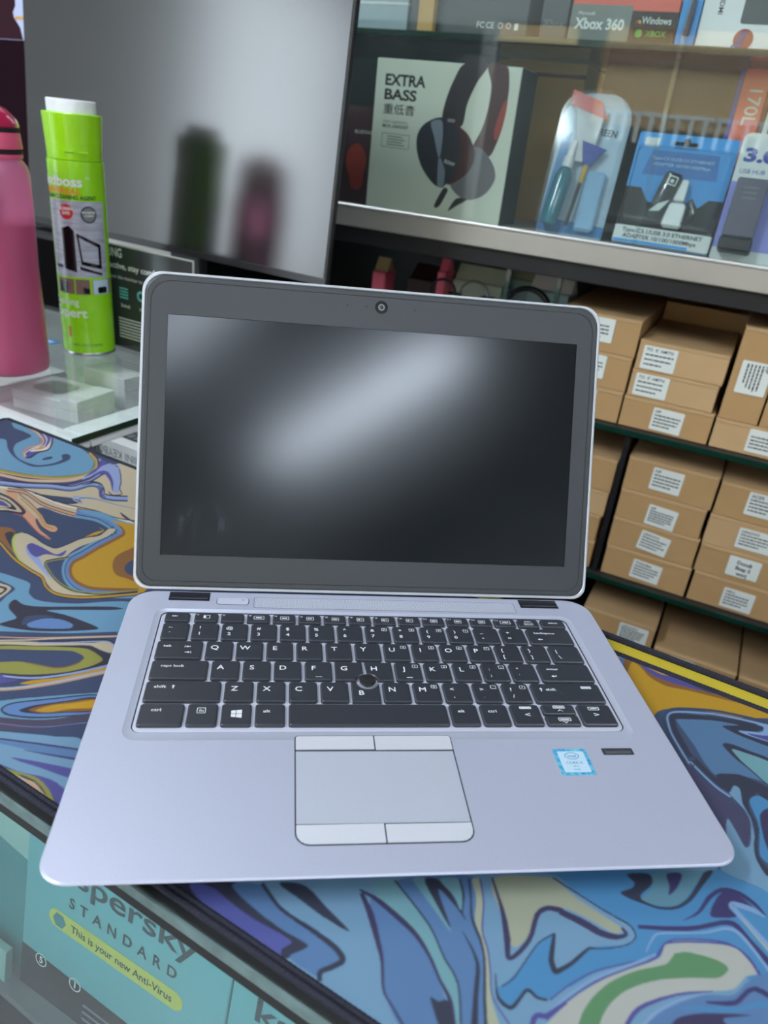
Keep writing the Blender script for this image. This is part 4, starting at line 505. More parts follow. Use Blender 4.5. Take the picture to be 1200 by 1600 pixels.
('o','-2036,-491 -2027,-486 -2006,-479 -1900,-447 -1878,-442 -1855,-440 -1817,-442 -1767,-453 -1725,-466 -1683,-485 -1675,-490 -1672,-493 -1676,-495 -1686,-495 -1827,-487 -1862,-489 -1960,-498 -2008,-497 -2033,-494'),
('k','-1950,-476 -1950,-474 -1943,-472 -1898,-462 -1869,-458 -1845,-458 -1795,-465 -1762,-474 -1730,-487 -1809,-475 -1946,-477'),
('c','-1984,-498 -1984,-496 -1979,-494 -1956,-488 -1865,-468 -1853,-467 -1839,-467 -1810,-472 -1776,-480 -1752,-488 -1748,-490 -1752,-491 -1837,-490 -1979,-498'),
('r','-1903,-483 -1889,-478 -1875,-475 -1845,-473 -1795,-481 -1762,-490 -1792,-490 -1898,-484'),
('b2','-1024,-415 -1005,-383 -969,-346 -919,-303 -855,-257 -780,-207 -697,-154 -314,74 -122,192 -32,249 51,306 144,376 244,457 351,549 701,861 823,967 945,1071 1066,1167 1181,1252 1290,1322 1389,1373 1475,1401 1545,1403 1604,1378 1655,1327 1698,1257 1733,1173 1759,1079 1777,978 1786,875 1788,772 1781,673 1768,577 1747,488 1718,406 1683,333 1639,268 1576,199 1494,124 1398,46 1289,-34 1172,-116 1049,-197 922,-276 795,-353 670,-426 550,-493 437,-554 334,-607 243,-651 168,-684 134,-694 100,-699 66,-698 31,-692 -4,-682 -39,-668 -76,-652 -190,-595 -270,-558 -311,-542 -354,-530 -400,-522 -453,-516 -513,-513 -773,-505 -835,-502 -892,-497 -942,-489 -982,-478 -1011,-462 -1025,-442'),
('k','-917,-498 -915,-491 -908,-482 -882,-457 -845,-428 -801,-397 -732,-356 -691,-337 -674,-332 -660,-330 -646,-331 -619,-337 -591,-349 -522,-384 -495,-393 -481,-396 -430,-397 -286,-385 -262,-387 -254,-389 -248,-393 -245,-399 -245,-406 -247,-414 -255,-431 -288,-476 -301,-488 -309,-492 -327,-497 -391,-497 -610,-488 -684,-486 -742,-490 -868,-506 -898,-507 -908,-506 -915,-503'),
('pl','-842,-459 -844,-455 -844,-451 -840,-446 -818,-432 -796,-423 -773,-416 -751,-411 -730,-408 -692,-410 -591,-422 -550,-425 -500,-423 -390,-415 -346,-414 -327,-416 -321,-420 -321,-429 -335,-461 -336,-468 -330,-475 -320,-481 -318,-486 -335,-495 -352,-503 -371,-509 -390,-512 -449,-514 -528,-513 -589,-510 -644,-506 -708,-496 -760,-486 -806,-475 -837,-463'),
('kk','-759,-403 -763,-399 -762,-395 -759,-390 -743,-379 -709,-365 -676,-358 -644,-361 -531,-387 -477,-394 -368,-397 -349,-396 -288,-389 -272,-389 -260,-391 -257,-393 -255,-397 -255,-403 -260,-419 -270,-436 -296,-471 -304,-478 -314,-484 -324,-487 -330,-483 -331,-478 -319,-438 -318,-428 -320,-420 -327,-416 -346,-414 -373,-414 -497,-425 -548,-427 -615,-423 -670,-418 -719,-412 -752,-405'),
('m2','-690,-356 -692,-351 -687,-340 -675,-327 -657,-314 -636,-301 -613,-291 -592,-284 -574,-282 -545,-287 -475,-316 -445,-324 -395,-328 -286,-329 -217,-331 -181,-333 -151,-337 -136,-341 -117,-352 -112,-359 -110,-368 -118,-388 -154,-449 -153,-460 -148,-471 -150,-477 -176,-480 -214,-481 -257,-481 -282,-478 -290,-475 -293,-469 -288,-457 -264,-421 -256,-404 -255,-398 -257,-393 -260,-391 -272,-389 -288,-389 -368,-397 -477,-394 -581,-382 -629,-375 -669,-366 -686,-359'),
('kk','-591,-282 -499,-318 -467,-328 -446,-333 -407,-336 -286,-339 -211,-344 -164,-349 -136,-357 -117,-367 -116,-369 -117,-374 -138,-411 -160,-442 -163,-452 -161,-463 -157,-472 -142,-492 -125,-481 -139,-462 -141,-454 -136,-446 -119,-425 -104,-401 -94,-383 -91,-372 -92,-360 -98,-350 -107,-342 -117,-337 -147,-327 -193,-321 -275,-318 -394,-320 -445,-316 -464,-312 -494,-302 -587,-266'),
('kk','-527,-232 -524,-225 -514,-215 -478,-193 -447,-180 -437,-178 -418,-176 -398,-178 -377,-182 -289,-208 -174,-235 -148,-243 -147,-245 -151,-248 -182,-252 -281,-254 -322,-251 -424,-242 -505,-239 -525,-234'),
('m2','-152,-69 -151,-61 -145,-56 -135,-53 -110,-52 -93,-54 -68,-60 4,-84 78,-102 117,-117 160,-141 213,-177 295,-247 347,-297 383,-323 394,-334 398,-340 399,-346 399,-353 396,-360 385,-374 367,-391 331,-419 291,-444 265,-455 254,-458 232,-460 221,-458 199,-450 176,-438 154,-423 90,-370 74,-350 43,-295 29,-273 7,-249 -48,-195 -94,-145 -127,-106 -149,-74'),
('t','-176,1 -166,24 -145,52 -128,66 -119,70 -102,72 -84,69 -55,57 17,21 92,-13 132,-35 168,-61 235,-119 307,-166 319,-177 331,-189 353,-221 377,-261 406,-313 423,-349 421,-356 412,-362 404,-362 393,-347 350,-280 328,-253 311,-238 261,-203 200,-151 153,-120 116,-100 78,-86 -82,-55 -126,-44 -142,-37 -162,-24 -170,-17 -175,-8'),
('m2','-92,89 -70,115 -8,171 70,232 123,268 170,293 190,301 206,304 218,302 228,297 237,287 244,275 256,244 279,141 287,117 311,76 400,-56 458,-172 489,-244 502,-286 504,-296 503,-304 500,-312 489,-327 482,-333 465,-344 447,-350 439,-351 432,-350 425,-348 419,-343 401,-316 361,-234 341,-196 328,-180 308,-162 239,-118 157,-52 118,-25 86,-8 3,32 -56,50 -77,59 -92,69 -95,75 -96,82'),
('kk','-108,70 15,17 83,-14 122,-34 159,-59 233,-122 255,-137 293,-158 313,-173 331,-190 351,-219 370,-254 420,-351 426,-347 377,-249 357,-214 336,-184 318,-166 297,-151 259,-129 237,-115 163,-52 126,-26 86,-5 18,26 -105,79'),
('kp','-213,-60 -143,-62 -76,-73 62,-101 93,-111 122,-123 157,-141 190,-161 270,-225 315,-256 330,-271 344,-288 398,-366 410,-357 362,-283 347,-263 336,-252 317,-238 270,-210 210,-159 184,-140 151,-117 115,-97 76,-81 34,-69 -17,-58 -92,-45 -110,-43 -144,-42 -214,-51'),
('kp','-203,-73 -144,-121 -98,-163 12,-266 33,-291 77,-361 88,-374 98,-385 117,-397 157,-416 248,-466 253,-457 161,-407 122,-389 105,-377 86,-354 39,-275 24,-254 1,-227 -66,-154 -100,-120 -130,-98 -194,-58'),
('kk','264,-295 268,-292 289,-294 298,-294 304,-288 315,-274 320,-271 328,-271 336,-275 350,-286 375,-315 390,-336 396,-352 394,-360 389,-367 381,-373 363,-379 350,-378 333,-367 315,-351 281,-318 265,-299'),
('t','-40,125 -42,132 -39,140 -31,148 -21,154 -9,159 2,161 12,161 18,158 39,145 99,91 212,1 216,-5 212,-4 192,4 71,67 -8,104 -37,121'),
('kk','5,156 6,163 10,171 27,183 48,191 65,191 81,188 99,181 137,164 169,144 205,117 243,87 251,78 188,112 140,132 107,146 90,150 84,151 81,149 81,145 90,132 109,111 198,22 202,16 204,13 202,12 193,17 166,34 44,119 19,139 8,151'),
('t','64,196 65,202 76,215 104,235 124,245 133,248 140,248 147,246 154,241 165,224 188,175 202,141 208,114 207,111 204,111 169,145 152,158 136,165 86,182 71,189 66,192'),
('kk','135,249 178,192 195,158 224,93 226,95 196,182 180,208 140,255'),
('kk','253,27 317,-23 345,-51 360,-69 367,-83 375,-102 398,-174 452,-329 478,-314 425,-190 391,-93 376,-65 359,-46 328,-19 303,-1 254,29'),
('kk','171,274 220,188 248,124 263,99 281,79 336,26 357,1 375,-25 390,-57 447,-192 499,-300 514,-290 465,-190 414,-68 391,-21 372,6 345,37 288,89 271,107 256,131 222,202 178,280'),
('cg','188,281 190,292 199,300 210,305 219,303 234,285 256,247 277,208 288,182 314,108 328,77 343,57 375,20 397,-14 433,-80 462,-145 476,-172 493,-193 545,-249 554,-264 553,-271 548,-278 540,-285 530,-289 522,-291 515,-289 504,-276 487,-246 453,-175 404,-62 386,-25 367,5 336,46 292,88 281,103 270,128 254,177 242,204 232,221 199,262 190,276'),
('p','214,304 256,238 274,205 285,178 313,99 324,75 339,53 372,17 386,-4 423,-70 446,-121 462,-149 478,-166 507,-187 579,-227 582,-221 503,-176 482,-160 467,-144 452,-117 429,-66 392,1 378,23 344,59 330,80 320,103 292,182 280,210 262,244 220,309'),
('kk','237,320 293,219 237,320'),
('bb','433,512 456,532 489,557 580,621 694,696 995,889 1122,974 1146,997 1192,1055 1208,1071 1217,1077 1312,1124 1354,1141 1374,1147 1394,1151 1413,1152 1430,1150 1446,1143 1458,1133 1469,1117 1478,1090 1486,1055 1499,969 1504,920 1511,820 1514,679 1511,604 1508,575 1505,552 1501,540 1495,529 1487,521 1478,514 1468,509 1445,504 1408,505 1385,509 1366,514 1359,518 1346,533 1336,554 1316,601 1304,621 1297,628 1289,633 1279,635 1267,635 1239,628 1205,616 1152,589 1103,559 1065,531 1058,524 1048,505 1026,437 1017,417 1001,394 958,345 838,218 799,174 779,145 744,83 729,60 720,51 713,48 705,48 697,52 684,64 679,73 676,82 676,92 681,120 688,144 702,184 714,212 735,250 751,272 760,282 793,310 862,360 885,381 896,399 903,422 903,442 900,449 894,457 879,468 863,476 851,478 755,481 611,495 489,486 452,485 438,487 428,490 424,495 425,502'),
('b2','271,366 276,379 286,392 298,406 313,419 350,446 390,471 452,503 501,524 519,527 528,527 546,523 608,495 634,488 692,480 756,474 852,473 864,471 879,466 894,457 900,452 907,440 908,431 903,408 893,385 886,377 862,357 783,301 761,282 743,261 728,238 715,212 679,116 663,83 636,36 623,18 611,4 604,-1 591,-6 584,-5 562,7 536,28 506,56 459,105 378,197 319,259 297,286 279,314 273,327 270,340 269,354'),
('cg2','271,343 277,355 287,368 301,382 336,409 400,448 501,507 505,507 593,479 641,467 680,461 824,444 849,438 852,436 853,428 848,419 839,408 828,400 818,395 793,393 736,397 687,397 636,394 605,388 586,381 539,359 534,362 513,339 505,329 501,317 499,308 498,285 503,188 503,167 501,148 492,116 484,99 480,94 473,88 464,86 456,87 445,94 426,118 375,190 298,269 280,294 274,306 270,319 268,331'),
('kp','259,339 333,244 360,205 375,180 429,78 452,30 458,23 466,18 478,21 487,32 494,44 507,77 517,114 523,146 525,178 523,199 515,263 514,286 518,303 532,326 537,332 550,340 584,350 577,358 583,345 593,343 686,347 752,343 778,347 807,355 824,363 840,372 861,393 870,406 876,421 871,434 845,448 840,435 860,419 842,403 834,397 805,387 779,382 764,380 699,385 663,383 596,376 601,369 592,382 574,378 545,366 527,354 518,345 505,325 499,313 493,287 494,257 504,183 504,157 500,128 489,83 478,53 470,39 471,40 445,112 403,181 367,229 265,347'),
('bb','488,-101 508,-45 525,15 545,126 554,166 573,213 591,242 596,246 600,247 604,239 607,221 615,144 622,118 630,102 642,84 650,82 665,83 661,79 657,78 702,157 731,235 743,259 757,272 788,288 804,297 847,335 876,364 892,384 897,393 902,427 905,438 909,446 916,453 934,467 953,476 961,477 967,475 969,468 970,458 966,416 965,405 967,397 974,395 1012,408 1012,404 989,376 840,221 792,165 762,120 720,51 674,-41 669,-43 663,-42 618,-57 587,-51 580,-54 576,-60 571,-78 557,-147 553,-154 539,-163 521,-166 514,-164 503,-157 485,-137 471,-118 469,-113 476,-107'),
('kk','490,-101 512,-60 522,-34 546,120 554,156 561,174 570,192 602,245 597,249 564,196 551,167 540,121 516,-33 507,-57 485,-98'),
('kk','592,238 602,167 613,116 623,98 639,78 646,73 657,72 667,80 672,87 699,133 717,172 747,255 753,263 770,276 768,284 748,273 739,264 727,239 695,162 679,134 655,99 656,99 641,117 633,131 604,244'),
('kk','744,257 796,292 824,313 862,348 888,377 900,399 909,424 909,436 906,445 896,461 881,474 873,477 860,480 747,483 502,512 501,503 746,475 858,471 870,469 877,466 891,454 901,440 903,433 903,424 896,402 879,375 852,346 821,319 794,298 742,264'),
('kk','444,-65 476,-134 488,-152 494,-157 510,-165 527,-168 542,-168 549,-166 559,-158 565,-147 572,-117 579,-77 584,-60 587,-58 592,-58 617,-65 625,-66 634,-64 665,-51 664,-40 641,-49 627,-53 620,-52 596,-43 586,-43 577,-48 571,-56 568,-66 558,-116 550,-142 548,-147 545,-149 537,-151 522,-150 508,-146 501,-144 492,-137 475,-115 448,-61'),
('p','676,-41 716,48 750,108 780,153 806,188 831,215 927,312 978,361 997,383 1007,401 1011,413 1018,450 1024,471 1040,496 1053,511 1067,524 1123,562 1198,607 1238,625 1270,634 1285,635 1300,634 1314,631 1335,624 1354,614 1364,606 1402,563 1407,571 1374,609 1364,619 1352,627 1332,636 1317,641 1295,644 1279,644 1263,642 1239,634 1197,615 1121,570 1065,531 1050,518 1036,502 1019,474 1012,451 1005,414 1002,404 993,388 968,360 924,318 828,221 802,193 775,158 745,112 711,52 670,-38'),
('tk','894,799 914,821 946,849 1023,910 1061,938 1093,958 1114,968 1120,967 1122,959 1119,945 1089,858 1068,772 1054,736 1042,713 1035,702 1021,686 1006,673 980,657 954,645 924,635 905,631 891,632 887,635 886,642 888,651 908,702 913,726 912,738 891,781 890,790'),
('kk','797,733 813,750 853,779 880,793 886,794 895,792 902,784 907,773 910,760 911,747 905,725 884,674 879,655 881,644 888,636 896,633 909,633 946,639 972,649 1006,670 1021,684 1035,699 1048,718 1064,750 1072,772 1082,809 1098,884 1111,953 1115,963 1124,978 1137,992 1147,999 1152,995 1147,967 1117,865 1100,800 1088,763 1072,730 1053,699 1031,673 1016,660 983,639 958,628 941,624 845,607 810,606 798,609 794,616 797,623 828,661 833,669 840,687 839,704 833,708 803,721 797,726'),
('p2','961,846 966,854 974,863 996,880 1007,886 1016,888 1022,887 1025,881 1026,856 1018,798 1008,765 996,737 992,732 989,737 984,785 963,827 960,837'),
('p2','1075,636 1114,688 1127,708 1142,744 1160,809 1172,841 1183,864 1195,884 1201,892 1214,904 1230,913 1247,918 1264,921 1287,922 1317,917 1352,906 1397,881 1401,889 1372,916 1353,931 1325,942 1301,949 1278,951 1249,947 1220,936 1202,923 1193,914 1176,892 1156,853 1145,827 1128,748 1122,726 1108,696 1073,638'),
('p2','1177,794 1187,848 1196,876 1207,898 1222,911 1231,915 1249,921 1277,923 1301,917 1327,907 1340,899 1347,893 1346,887 1335,882 1302,872 1265,869 1251,864 1243,848 1244,828 1249,823 1276,809 1281,804 1279,797 1275,792 1253,773 1212,746 1194,736 1181,732 1175,737 1173,747 1174,779'),
('l2','1397,883 1362,892 1339,895 1322,894 1291,887 1271,881 1256,874 1247,866 1241,845 1248,833 1291,799 1374,746 1460,688 1473,715 1386,771 1291,835 1259,860 1257,848 1278,854 1342,868 1394,871'),
('p2','906,478 1007,535 1099,594 1145,632 1226,714 1247,729 1263,736 1276,737 1291,730 1340,691 1465,606 1479,636 1353,719 1310,754 1298,762 1285,767 1275,768 1265,766 1245,757 1220,738 1138,655 1094,619 1003,558 902,498'),
('cg','1305,804 1349,759 1391,725 1466,669 1471,679 1359,761 1307,808'),
('l2','964,389 970,436 977,469 983,490 988,497 997,507 1020,524 1160,620 1183,639 1235,692 1249,702 1266,710 1282,713 1289,712 1311,702 1343,680 1375,654 1472,563 1479,575 1383,668 1332,711 1313,723 1295,731 1286,732 1267,728 1248,718 1232,706 1179,650 1150,625 1120,603 1009,529 982,506 975,495 968,470 963,436 959,388'),
('cg3','691,-135 723,-43 738,-5 767,53 806,120 839,171 888,238 911,266 987,353 1015,391 1019,401 1022,412 1025,468 1029,477 1041,493 1057,505 1183,583 1249,619 1280,631 1302,634 1325,628 1370,602 1389,587 1396,577 1397,571 1394,564 1387,556 1359,530 1351,521 1343,503 1322,450 1311,433 1286,410 1207,355 1131,293 1105,266 1064,221 1033,182 1013,154 998,129 984,102 970,67 962,43 960,26 962,18 973,-8 977,-23 975,-30 971,-36 915,-79 800,-157 689,-226 637,-253 631,-255 628,-253 628,-249 633,-235 686,-145'),
('p','689,-123 719,-43 734,-8 757,39 783,86 812,133 844,179 915,269 979,344 1005,380 1015,400 1018,413 1023,460 1025,469 1038,483 1059,501 1099,531 1185,586 1240,616 1264,626 1279,630 1300,633 1307,632 1321,627 1340,616 1368,594 1398,558 1404,568 1373,604 1332,635 1311,643 1296,644 1281,641 1265,637 1240,627 1184,596 1097,540 1056,510 1035,492 1026,483 1019,473 1015,461 1010,412 1008,402 1000,386 974,351 911,275 839,185 806,139 777,91 751,42 728,-5 713,-41 683,-121'),
('l2','683,-103 730,8 763,73 790,121 828,177 912,279 1004,398 998,407 906,287 830,194 795,146 761,88 726,21 706,-23 675,-100'),
('p','964,0 976,65 985,98 999,130 1020,162 1062,214 1111,268 1157,308 1240,373 1239,378 1154,318 1115,285 1055,226 1004,166 981,131 968,102 961,74 947,0'),
('gr','1071,455 1101,482 1124,496 1182,516 1212,524 1236,528 1263,528 1272,525 1280,519 1282,508 1271,479 1258,458 1251,450 1239,439 1140,376 1051,310 1008,270 967,226 927,173 912,147 899,120 888,92 878,58 873,32 870,6 871,-18 886,-73 885,-87 884,-93 875,-106 861,-119 845,-131 830,-139 817,-141 812,-139 807,-132 803,-120 800,-96 798,-67 798,-25 801,1 806,26 815,61 827,96 843,133 856,160 876,192 898,224 922,255 955,293 1030,364 1047,383 1056,402 1067,444'),
('m2','1025,0 1019,-1 1016,1 1014,7 1013,15 1019,50 1029,88 1035,106 1046,132 1061,158 1084,192 1146,271 1183,312 1209,338 1232,355 1295,391 1308,401 1320,415 1330,433 1351,485 1361,504 1412,575 1445,616 1467,636 1476,643 1485,645 1493,644 1499,639 1506,629 1520,596 1528,574 1542,525 1551,470 1552,443 1552,416 1549,390 1542,365 1533,343 1520,322 1499,299 1471,274 1438,247 1359,191 1228,110 1144,62 1046,10'),
('l2','1012,18 1030,82 1038,108 1058,150 1078,185 1101,220 1125,252 1152,282 1216,345 1214,350 1156,296 1127,268 1094,228 1064,183 1038,139 1027,111 1018,83 1002,19'),
('kp','1111,55 1105,56 1102,60 1100,67 1105,101 1119,155 1128,175 1141,192 1177,227 1221,261 1316,321 1389,363 1384,357 1312,301 1294,285 1292,278 1296,273 1310,265 1315,259 1333,231 1338,214 1337,207 1332,200 1296,170 1222,118 1164,82 1120,59'),
('p2','1221,307 1301,346 1329,368 1344,390 1371,452 1384,469 1390,475 1396,477 1420,478 1505,471 1514,501 1420,505 1399,503 1388,498 1377,488 1359,465 1330,400 1321,386 1284,358 1220,315'),
('bb','1122,219 1244,283 1315,329 1357,360 1406,410 1418,421 1430,429 1441,433 1454,435 1508,433 1515,458 1468,463 1453,462 1438,459 1422,451 1399,430 1352,378 1333,362 1299,340 1241,305 1121,225'),
('b2','1175,1041 1179,1037 1185,1035 1200,1035 1260,1046 1279,1048 1304,1045 1402,1023 1432,1021 1445,1022 1457,1025 1466,1031 1473,1040 1479,1052 1487,1091 1491,1143 1491,1201 1489,1231 1482,1286 1476,1309 1470,1329 1462,1344 1453,1352 1442,1355 1429,1352 1413,1345 1395,1334 1375,1320 1334,1285 1274,1226 1215,1162 1199,1138 1185,1106 1175,1074 1173,1049'),
('kk','1168,1024 1245,1037 1278,1040 1342,1040 1472,1034 1475,1045 1344,1051 1280,1052 1246,1049 1169,1036'),
('p','658,-199 653,-149 654,-136 658,-131 682,-119 690,-111 700,-96 737,-15 726,-8 677,-95 674,-99 652,-109 642,-117 636,-128 633,-138 633,-155 640,-205'),
('g','234,2484 241,2498 251,2506 263,2510 277,2511 336,2504 781,2511 1046,2511 1198,2507 1262,2503 1315,2497 1355,2490 1365,2483 1373,2468 1380,2447 1385,2422 1388,2394 1389,2367 1388,2341 1384,2318 1378,2301 1369,2290 1345,2276 1314,2262 1235,2233 1140,2204 989,2162 819,2114 779,2099 742,2077 720,2059 702,2038 694,2018 686,1964 680,1945 671,1940 632,1961 577,1995 510,2039 438,2090 335,2170 281,2220 261,2241 251,2257 243,2279 237,2304 232,2332 228,2391 228,2419 231,2467'),
('r','255,2480 262,2486 276,2488 294,2487 342,2479 361,2480 374,2466 382,2389 384,2328 382,2306 378,2294 371,2293 361,2300 349,2313 323,2348 288,2400 263,2445 255,2466'),
('m2','336,2465 346,2481 362,2481 374,2466 378,2449 385,2395 391,2333 394,2284 394,2270 384,2265 368,2285 355,2313 350,2333 341,2391 336,2447'),
('br','374,2466 381,2474 392,2479 405,2481 435,2479 465,2473 477,2470 490,2464 541,2423 553,2418 588,2414 779,2424 844,2430 914,2440 1074,2468 1142,2478 1177,2478 1194,2476 1204,2473 1201,2468 1169,2457 1116,2443 827,2371 790,2360 706,2328 683,2322 660,2320 634,2323 607,2329 582,2337 559,2348 547,2355 535,2366 500,2402 479,2421 446,2440 430,2443 419,2435 416,2414 420,2318 419,2298 406,2294 392,2314 387,2332 375,2389 371,2420 370,2447'),
('r','485,2476 496,2482 520,2487 550,2491 593,2493 637,2492 668,2489 693,2485 705,2479 704,2474 694,2467 662,2452 618,2438 593,2435 568,2438 540,2446 508,2459 487,2471'),
('p','472,2452 476,2454 488,2452 520,2443 582,2431 608,2428 621,2428 633,2430 656,2440 706,2472 731,2487 744,2492 769,2496 799,2496 831,2494 963,2477 1025,2485 1022,2482 1011,2475 926,2438 847,2409 811,2400 762,2389 706,2380 669,2376 609,2376 585,2379 557,2385 530,2397 516,2406 486,2433 476,2445'),
('n','800,2454 802,2457 822,2465 854,2471 901,2479 990,2486 1013,2485 1020,2484 1022,2482 1015,2473 980,2452 935,2432 909,2425 881,2426 849,2432 821,2441 802,2450'),
('n2','666,1944 663,1965 666,1989 672,2013 681,2035 691,2053 698,2064 717,2084 739,2102 763,2119 807,2148 860,2179 958,2231 1016,2256 1129,2292 1144,2299 1179,2323 1238,2369 1278,2396 1297,2405 1314,2410 1330,2409 1344,2403 1355,2389 1364,2367 1379,2303 1395,2221 1427,2021 1457,1802 1480,1589 1494,1401 1498,1321 1498,1251 1496,1193 1490,1148 1481,1116 1466,1090 1448,1069 1426,1053 1401,1041 1374,1033 1346,1027 1317,1024 1262,1023 1182,1028 1176,1031 1173,1039 1172,1051 1183,1137 1182,1153 1179,1166 1175,1176 1162,1197 1145,1217 1077,1295 1044,1341 944,1498 772,1772 698,1881 682,1908 670,1932'),
('m3','779,2034 777,2050 785,2067 809,2095 835,2118 857,2135 903,2166 923,2176 944,2184 1034,2208 1067,2220 1166,2267 1222,2289 1285,2326 1310,2339 1321,2343 1332,2344 1343,2343 1352,2338 1360,2330 1367,2317 1374,2299 1380,2277 1389,2222 1399,2123 1402,2052 1402,1980 1397,1880 1388,1800 1364,1656 1337,1516 1314,1408 1304,1367 1301,1360 1332,1554 1346,1670 1348,1730 1346,1750 1341,1764 1335,1774 1326,1781 1316,1786 1305,1788 1292,1788 1267,1784 1217,1771 1189,1766 1179,1763 1159,1752 1140,1739 1131,1731 1093,1686 1083,1680 1073,1677 1065,1679 1056,1683 1038,1698 993,1747 977,1769 930,1845 824,1971 801,1999 784,2024'),
('kk','1364,2325 1030,2216 963,2190 885,2149 796,2093 771,2073 761,2062 754,2053 749,2040 746,2024 747,2009 749,1998 760,1966 780,1915 800,1876 823,1841 932,1691 921,1674 918,1676 916,1702 934,1711 1042,1633 1083,1606 1110,1597 1169,1585 1172,1601 1117,1628 1069,1659 1020,1695 946,1755 891,1715 893,1655 895,1680 950,1730 906,1791 823,1919 812,1940 799,1968 779,2026 777,2012 794,2029 817,2047 917,2115 978,2153 1031,2178 1086,2199 1159,2220 1207,2233 1362,2270'),
('l2','1366,2355 1192,2306 1097,2276 1029,2253 972,2229 895,2185 844,2153 791,2117 765,2095 754,2083 744,2070 736,2050 732,2026 734,2002 737,1986 755,1934 777,1883 791,1858 814,1823 878,1731 923,1670 934,1671 929,1695 928,1687 1009,1626 1051,1597 1076,1581 1103,1568 1161,1549 1164,1563 1107,1582 1071,1600 1004,1646 932,1702 921,1700 923,1680 926,1673 929,1683 884,1744 820,1835 797,1871 784,1894 763,1944 746,1994 743,2007 742,2025 745,2043 751,2059 758,2069 769,2080 794,2101 847,2137 897,2168 949,2199 985,2217 1041,2240 1130,2269 1365,2337'),
('nn','1368,2394 1193,2345 1085,2312 1016,2288 970,2268 918,2239 864,2207 798,2163 770,2142 743,2116 730,2097 718,2066 712,2028 714,1992 719,1968 731,1930 754,1874 770,1844 793,1807 865,1704 911,1643 952,1666 949,1702 946,1686 919,1656 1016,1584 1050,1562 1077,1547 1106,1535 1154,1519 1158,1540 1092,1563 1065,1577 1040,1593 997,1623 925,1678 934,1693 936,1691 940,1669 920,1662 874,1723 802,1826 780,1863 765,1891 743,1945 732,1981 728,1999 726,2026 731,2055 740,2078 750,2093 762,2106 789,2128 843,2164 894,2197 972,2241 1017,2261 1085,2285 1193,2318 1366,2366'),
('p3','801,1782 800,1786 803,1786 814,1775 910,1671 936,1649 964,1630 1025,1594 1088,1567 1177,1522 1223,1507 1240,1497 1262,1474 1274,1453 1279,1429 1284,1367 1286,1317 1285,1270 1277,1259 1265,1259 1249,1278 1186,1369 1179,1378 1173,1382 1169,1380 1168,1371 1169,1356 1179,1291 1182,1255 1180,1247 1174,1247 1167,1253 1145,1277 1118,1312 1035,1429 885,1647 830,1732 805,1775'),
('b2','1150,1588 1148,1604 1153,1624 1162,1644 1169,1657 1180,1661 1192,1657 1201,1647 1205,1636 1219,1570 1223,1555 1235,1534 1262,1495 1271,1473 1282,1438 1309,1332 1313,1307 1324,1227 1333,1195 1343,1179 1356,1167 1371,1158 1419,1137 1431,1129 1435,1124 1441,1113 1449,1081 1450,1066 1447,1053 1441,1046 1430,1043 1379,1033 1312,1026 1244,1023 1207,1024 1182,1028 1178,1034 1179,1046 1185,1061 1210,1115 1214,1130 1215,1145 1213,1175 1204,1213 1199,1225 1184,1245 1179,1258 1168,1335 1167,1377 1168,1384 1172,1385 1178,1381 1185,1372 1223,1315 1256,1261 1272,1241 1284,1251 1292,1274 1291,1322 1287,1370 1282,1413 1276,1438 1267,1463 1255,1484 1242,1503 1228,1517 1175,1560 1154,1581'),
('kk','1071,1675 1073,1687 1080,1698 1090,1708 1159,1754 1179,1763 1189,1766 1208,1768 1255,1767 1295,1765 1321,1761 1350,1753 1357,1749 1365,1737 1370,1719 1372,1697 1372,1675 1370,1657 1365,1646 1360,1644 1344,1648 1294,1673 1281,1676 1284,1638 1274,1625 1262,1611 1254,1594 1255,1564 1258,1547 1267,1516 1276,1498 1307,1448 1315,1425 1320,1396 1323,1303 1331,1246 1338,1221 1343,1211 1354,1197 1407,1154 1414,1145 1410,1133 1396,1124 1382,1123 1372,1132 1354,1154 1336,1182 1326,1200 1315,1236 1307,1292 1305,1380 1302,1407 1298,1419 1287,1443 1228,1540 1219,1568 1209,1620 1201,1647 1192,1659 1180,1664 1169,1659 1164,1642 1156,1591 1148,1582 1134,1590 1104,1619 1085,1644 1073,1666'),
('bb','1256,1587 1257,1604 1263,1621 1272,1638 1283,1651 1294,1658 1311,1660 1332,1656 1353,1649 1377,1637 1383,1619 1380,1596 1373,1587 1337,1556 1327,1542 1322,1525 1321,1502 1328,1445 1338,1400 1348,1360 1361,1324 1385,1274 1407,1225 1409,1213 1406,1207 1400,1204 1391,1203 1380,1205 1369,1209 1358,1216 1349,1224 1343,1234 1336,1265 1326,1392 1319,1436 1305,1474 1270,1547 1258,1578'),
('kp','1317,1524 1321,1543 1329,1563 1340,1582 1352,1598 1363,1609 1373,1611 1379,1604 1389,1544 1401,1416 1407,1297 1407,1259 1405,1241 1402,1240 1398,1243 1388,1260 1370,1303 1350,1361 1326,1444 1318,1487 1316,1513'),
('kk','1067,1967 1070,1979 1080,1990 1095,1998 1116,2005 1149,2009 1206,2008 1278,2015 1302,2015 1325,2011 1334,2007 1343,2001 1349,1993 1356,1982 1361,1967 1366,1949 1373,1908 1378,1843 1376,1807 1371,1781 1366,1773 1361,1770 1353,1770 1344,1772 1334,1775 1310,1788 1222,1847 1162,1879 1134,1897 1095,1930 1076,1950 1070,1959'),
('t','1122,1957 1126,1963 1137,1968 1150,1970 1186,1974 1267,1984 1310,1985 1334,1980 1344,1976 1351,1969 1358,1959 1364,1943 1373,1904 1375,1882 1376,1839 1373,1803 1370,1790 1366,1782 1361,1779 1355,1779 1339,1783 1310,1799 1250,1842 1216,1864 1181,1889 1144,1924 1124,1948'),
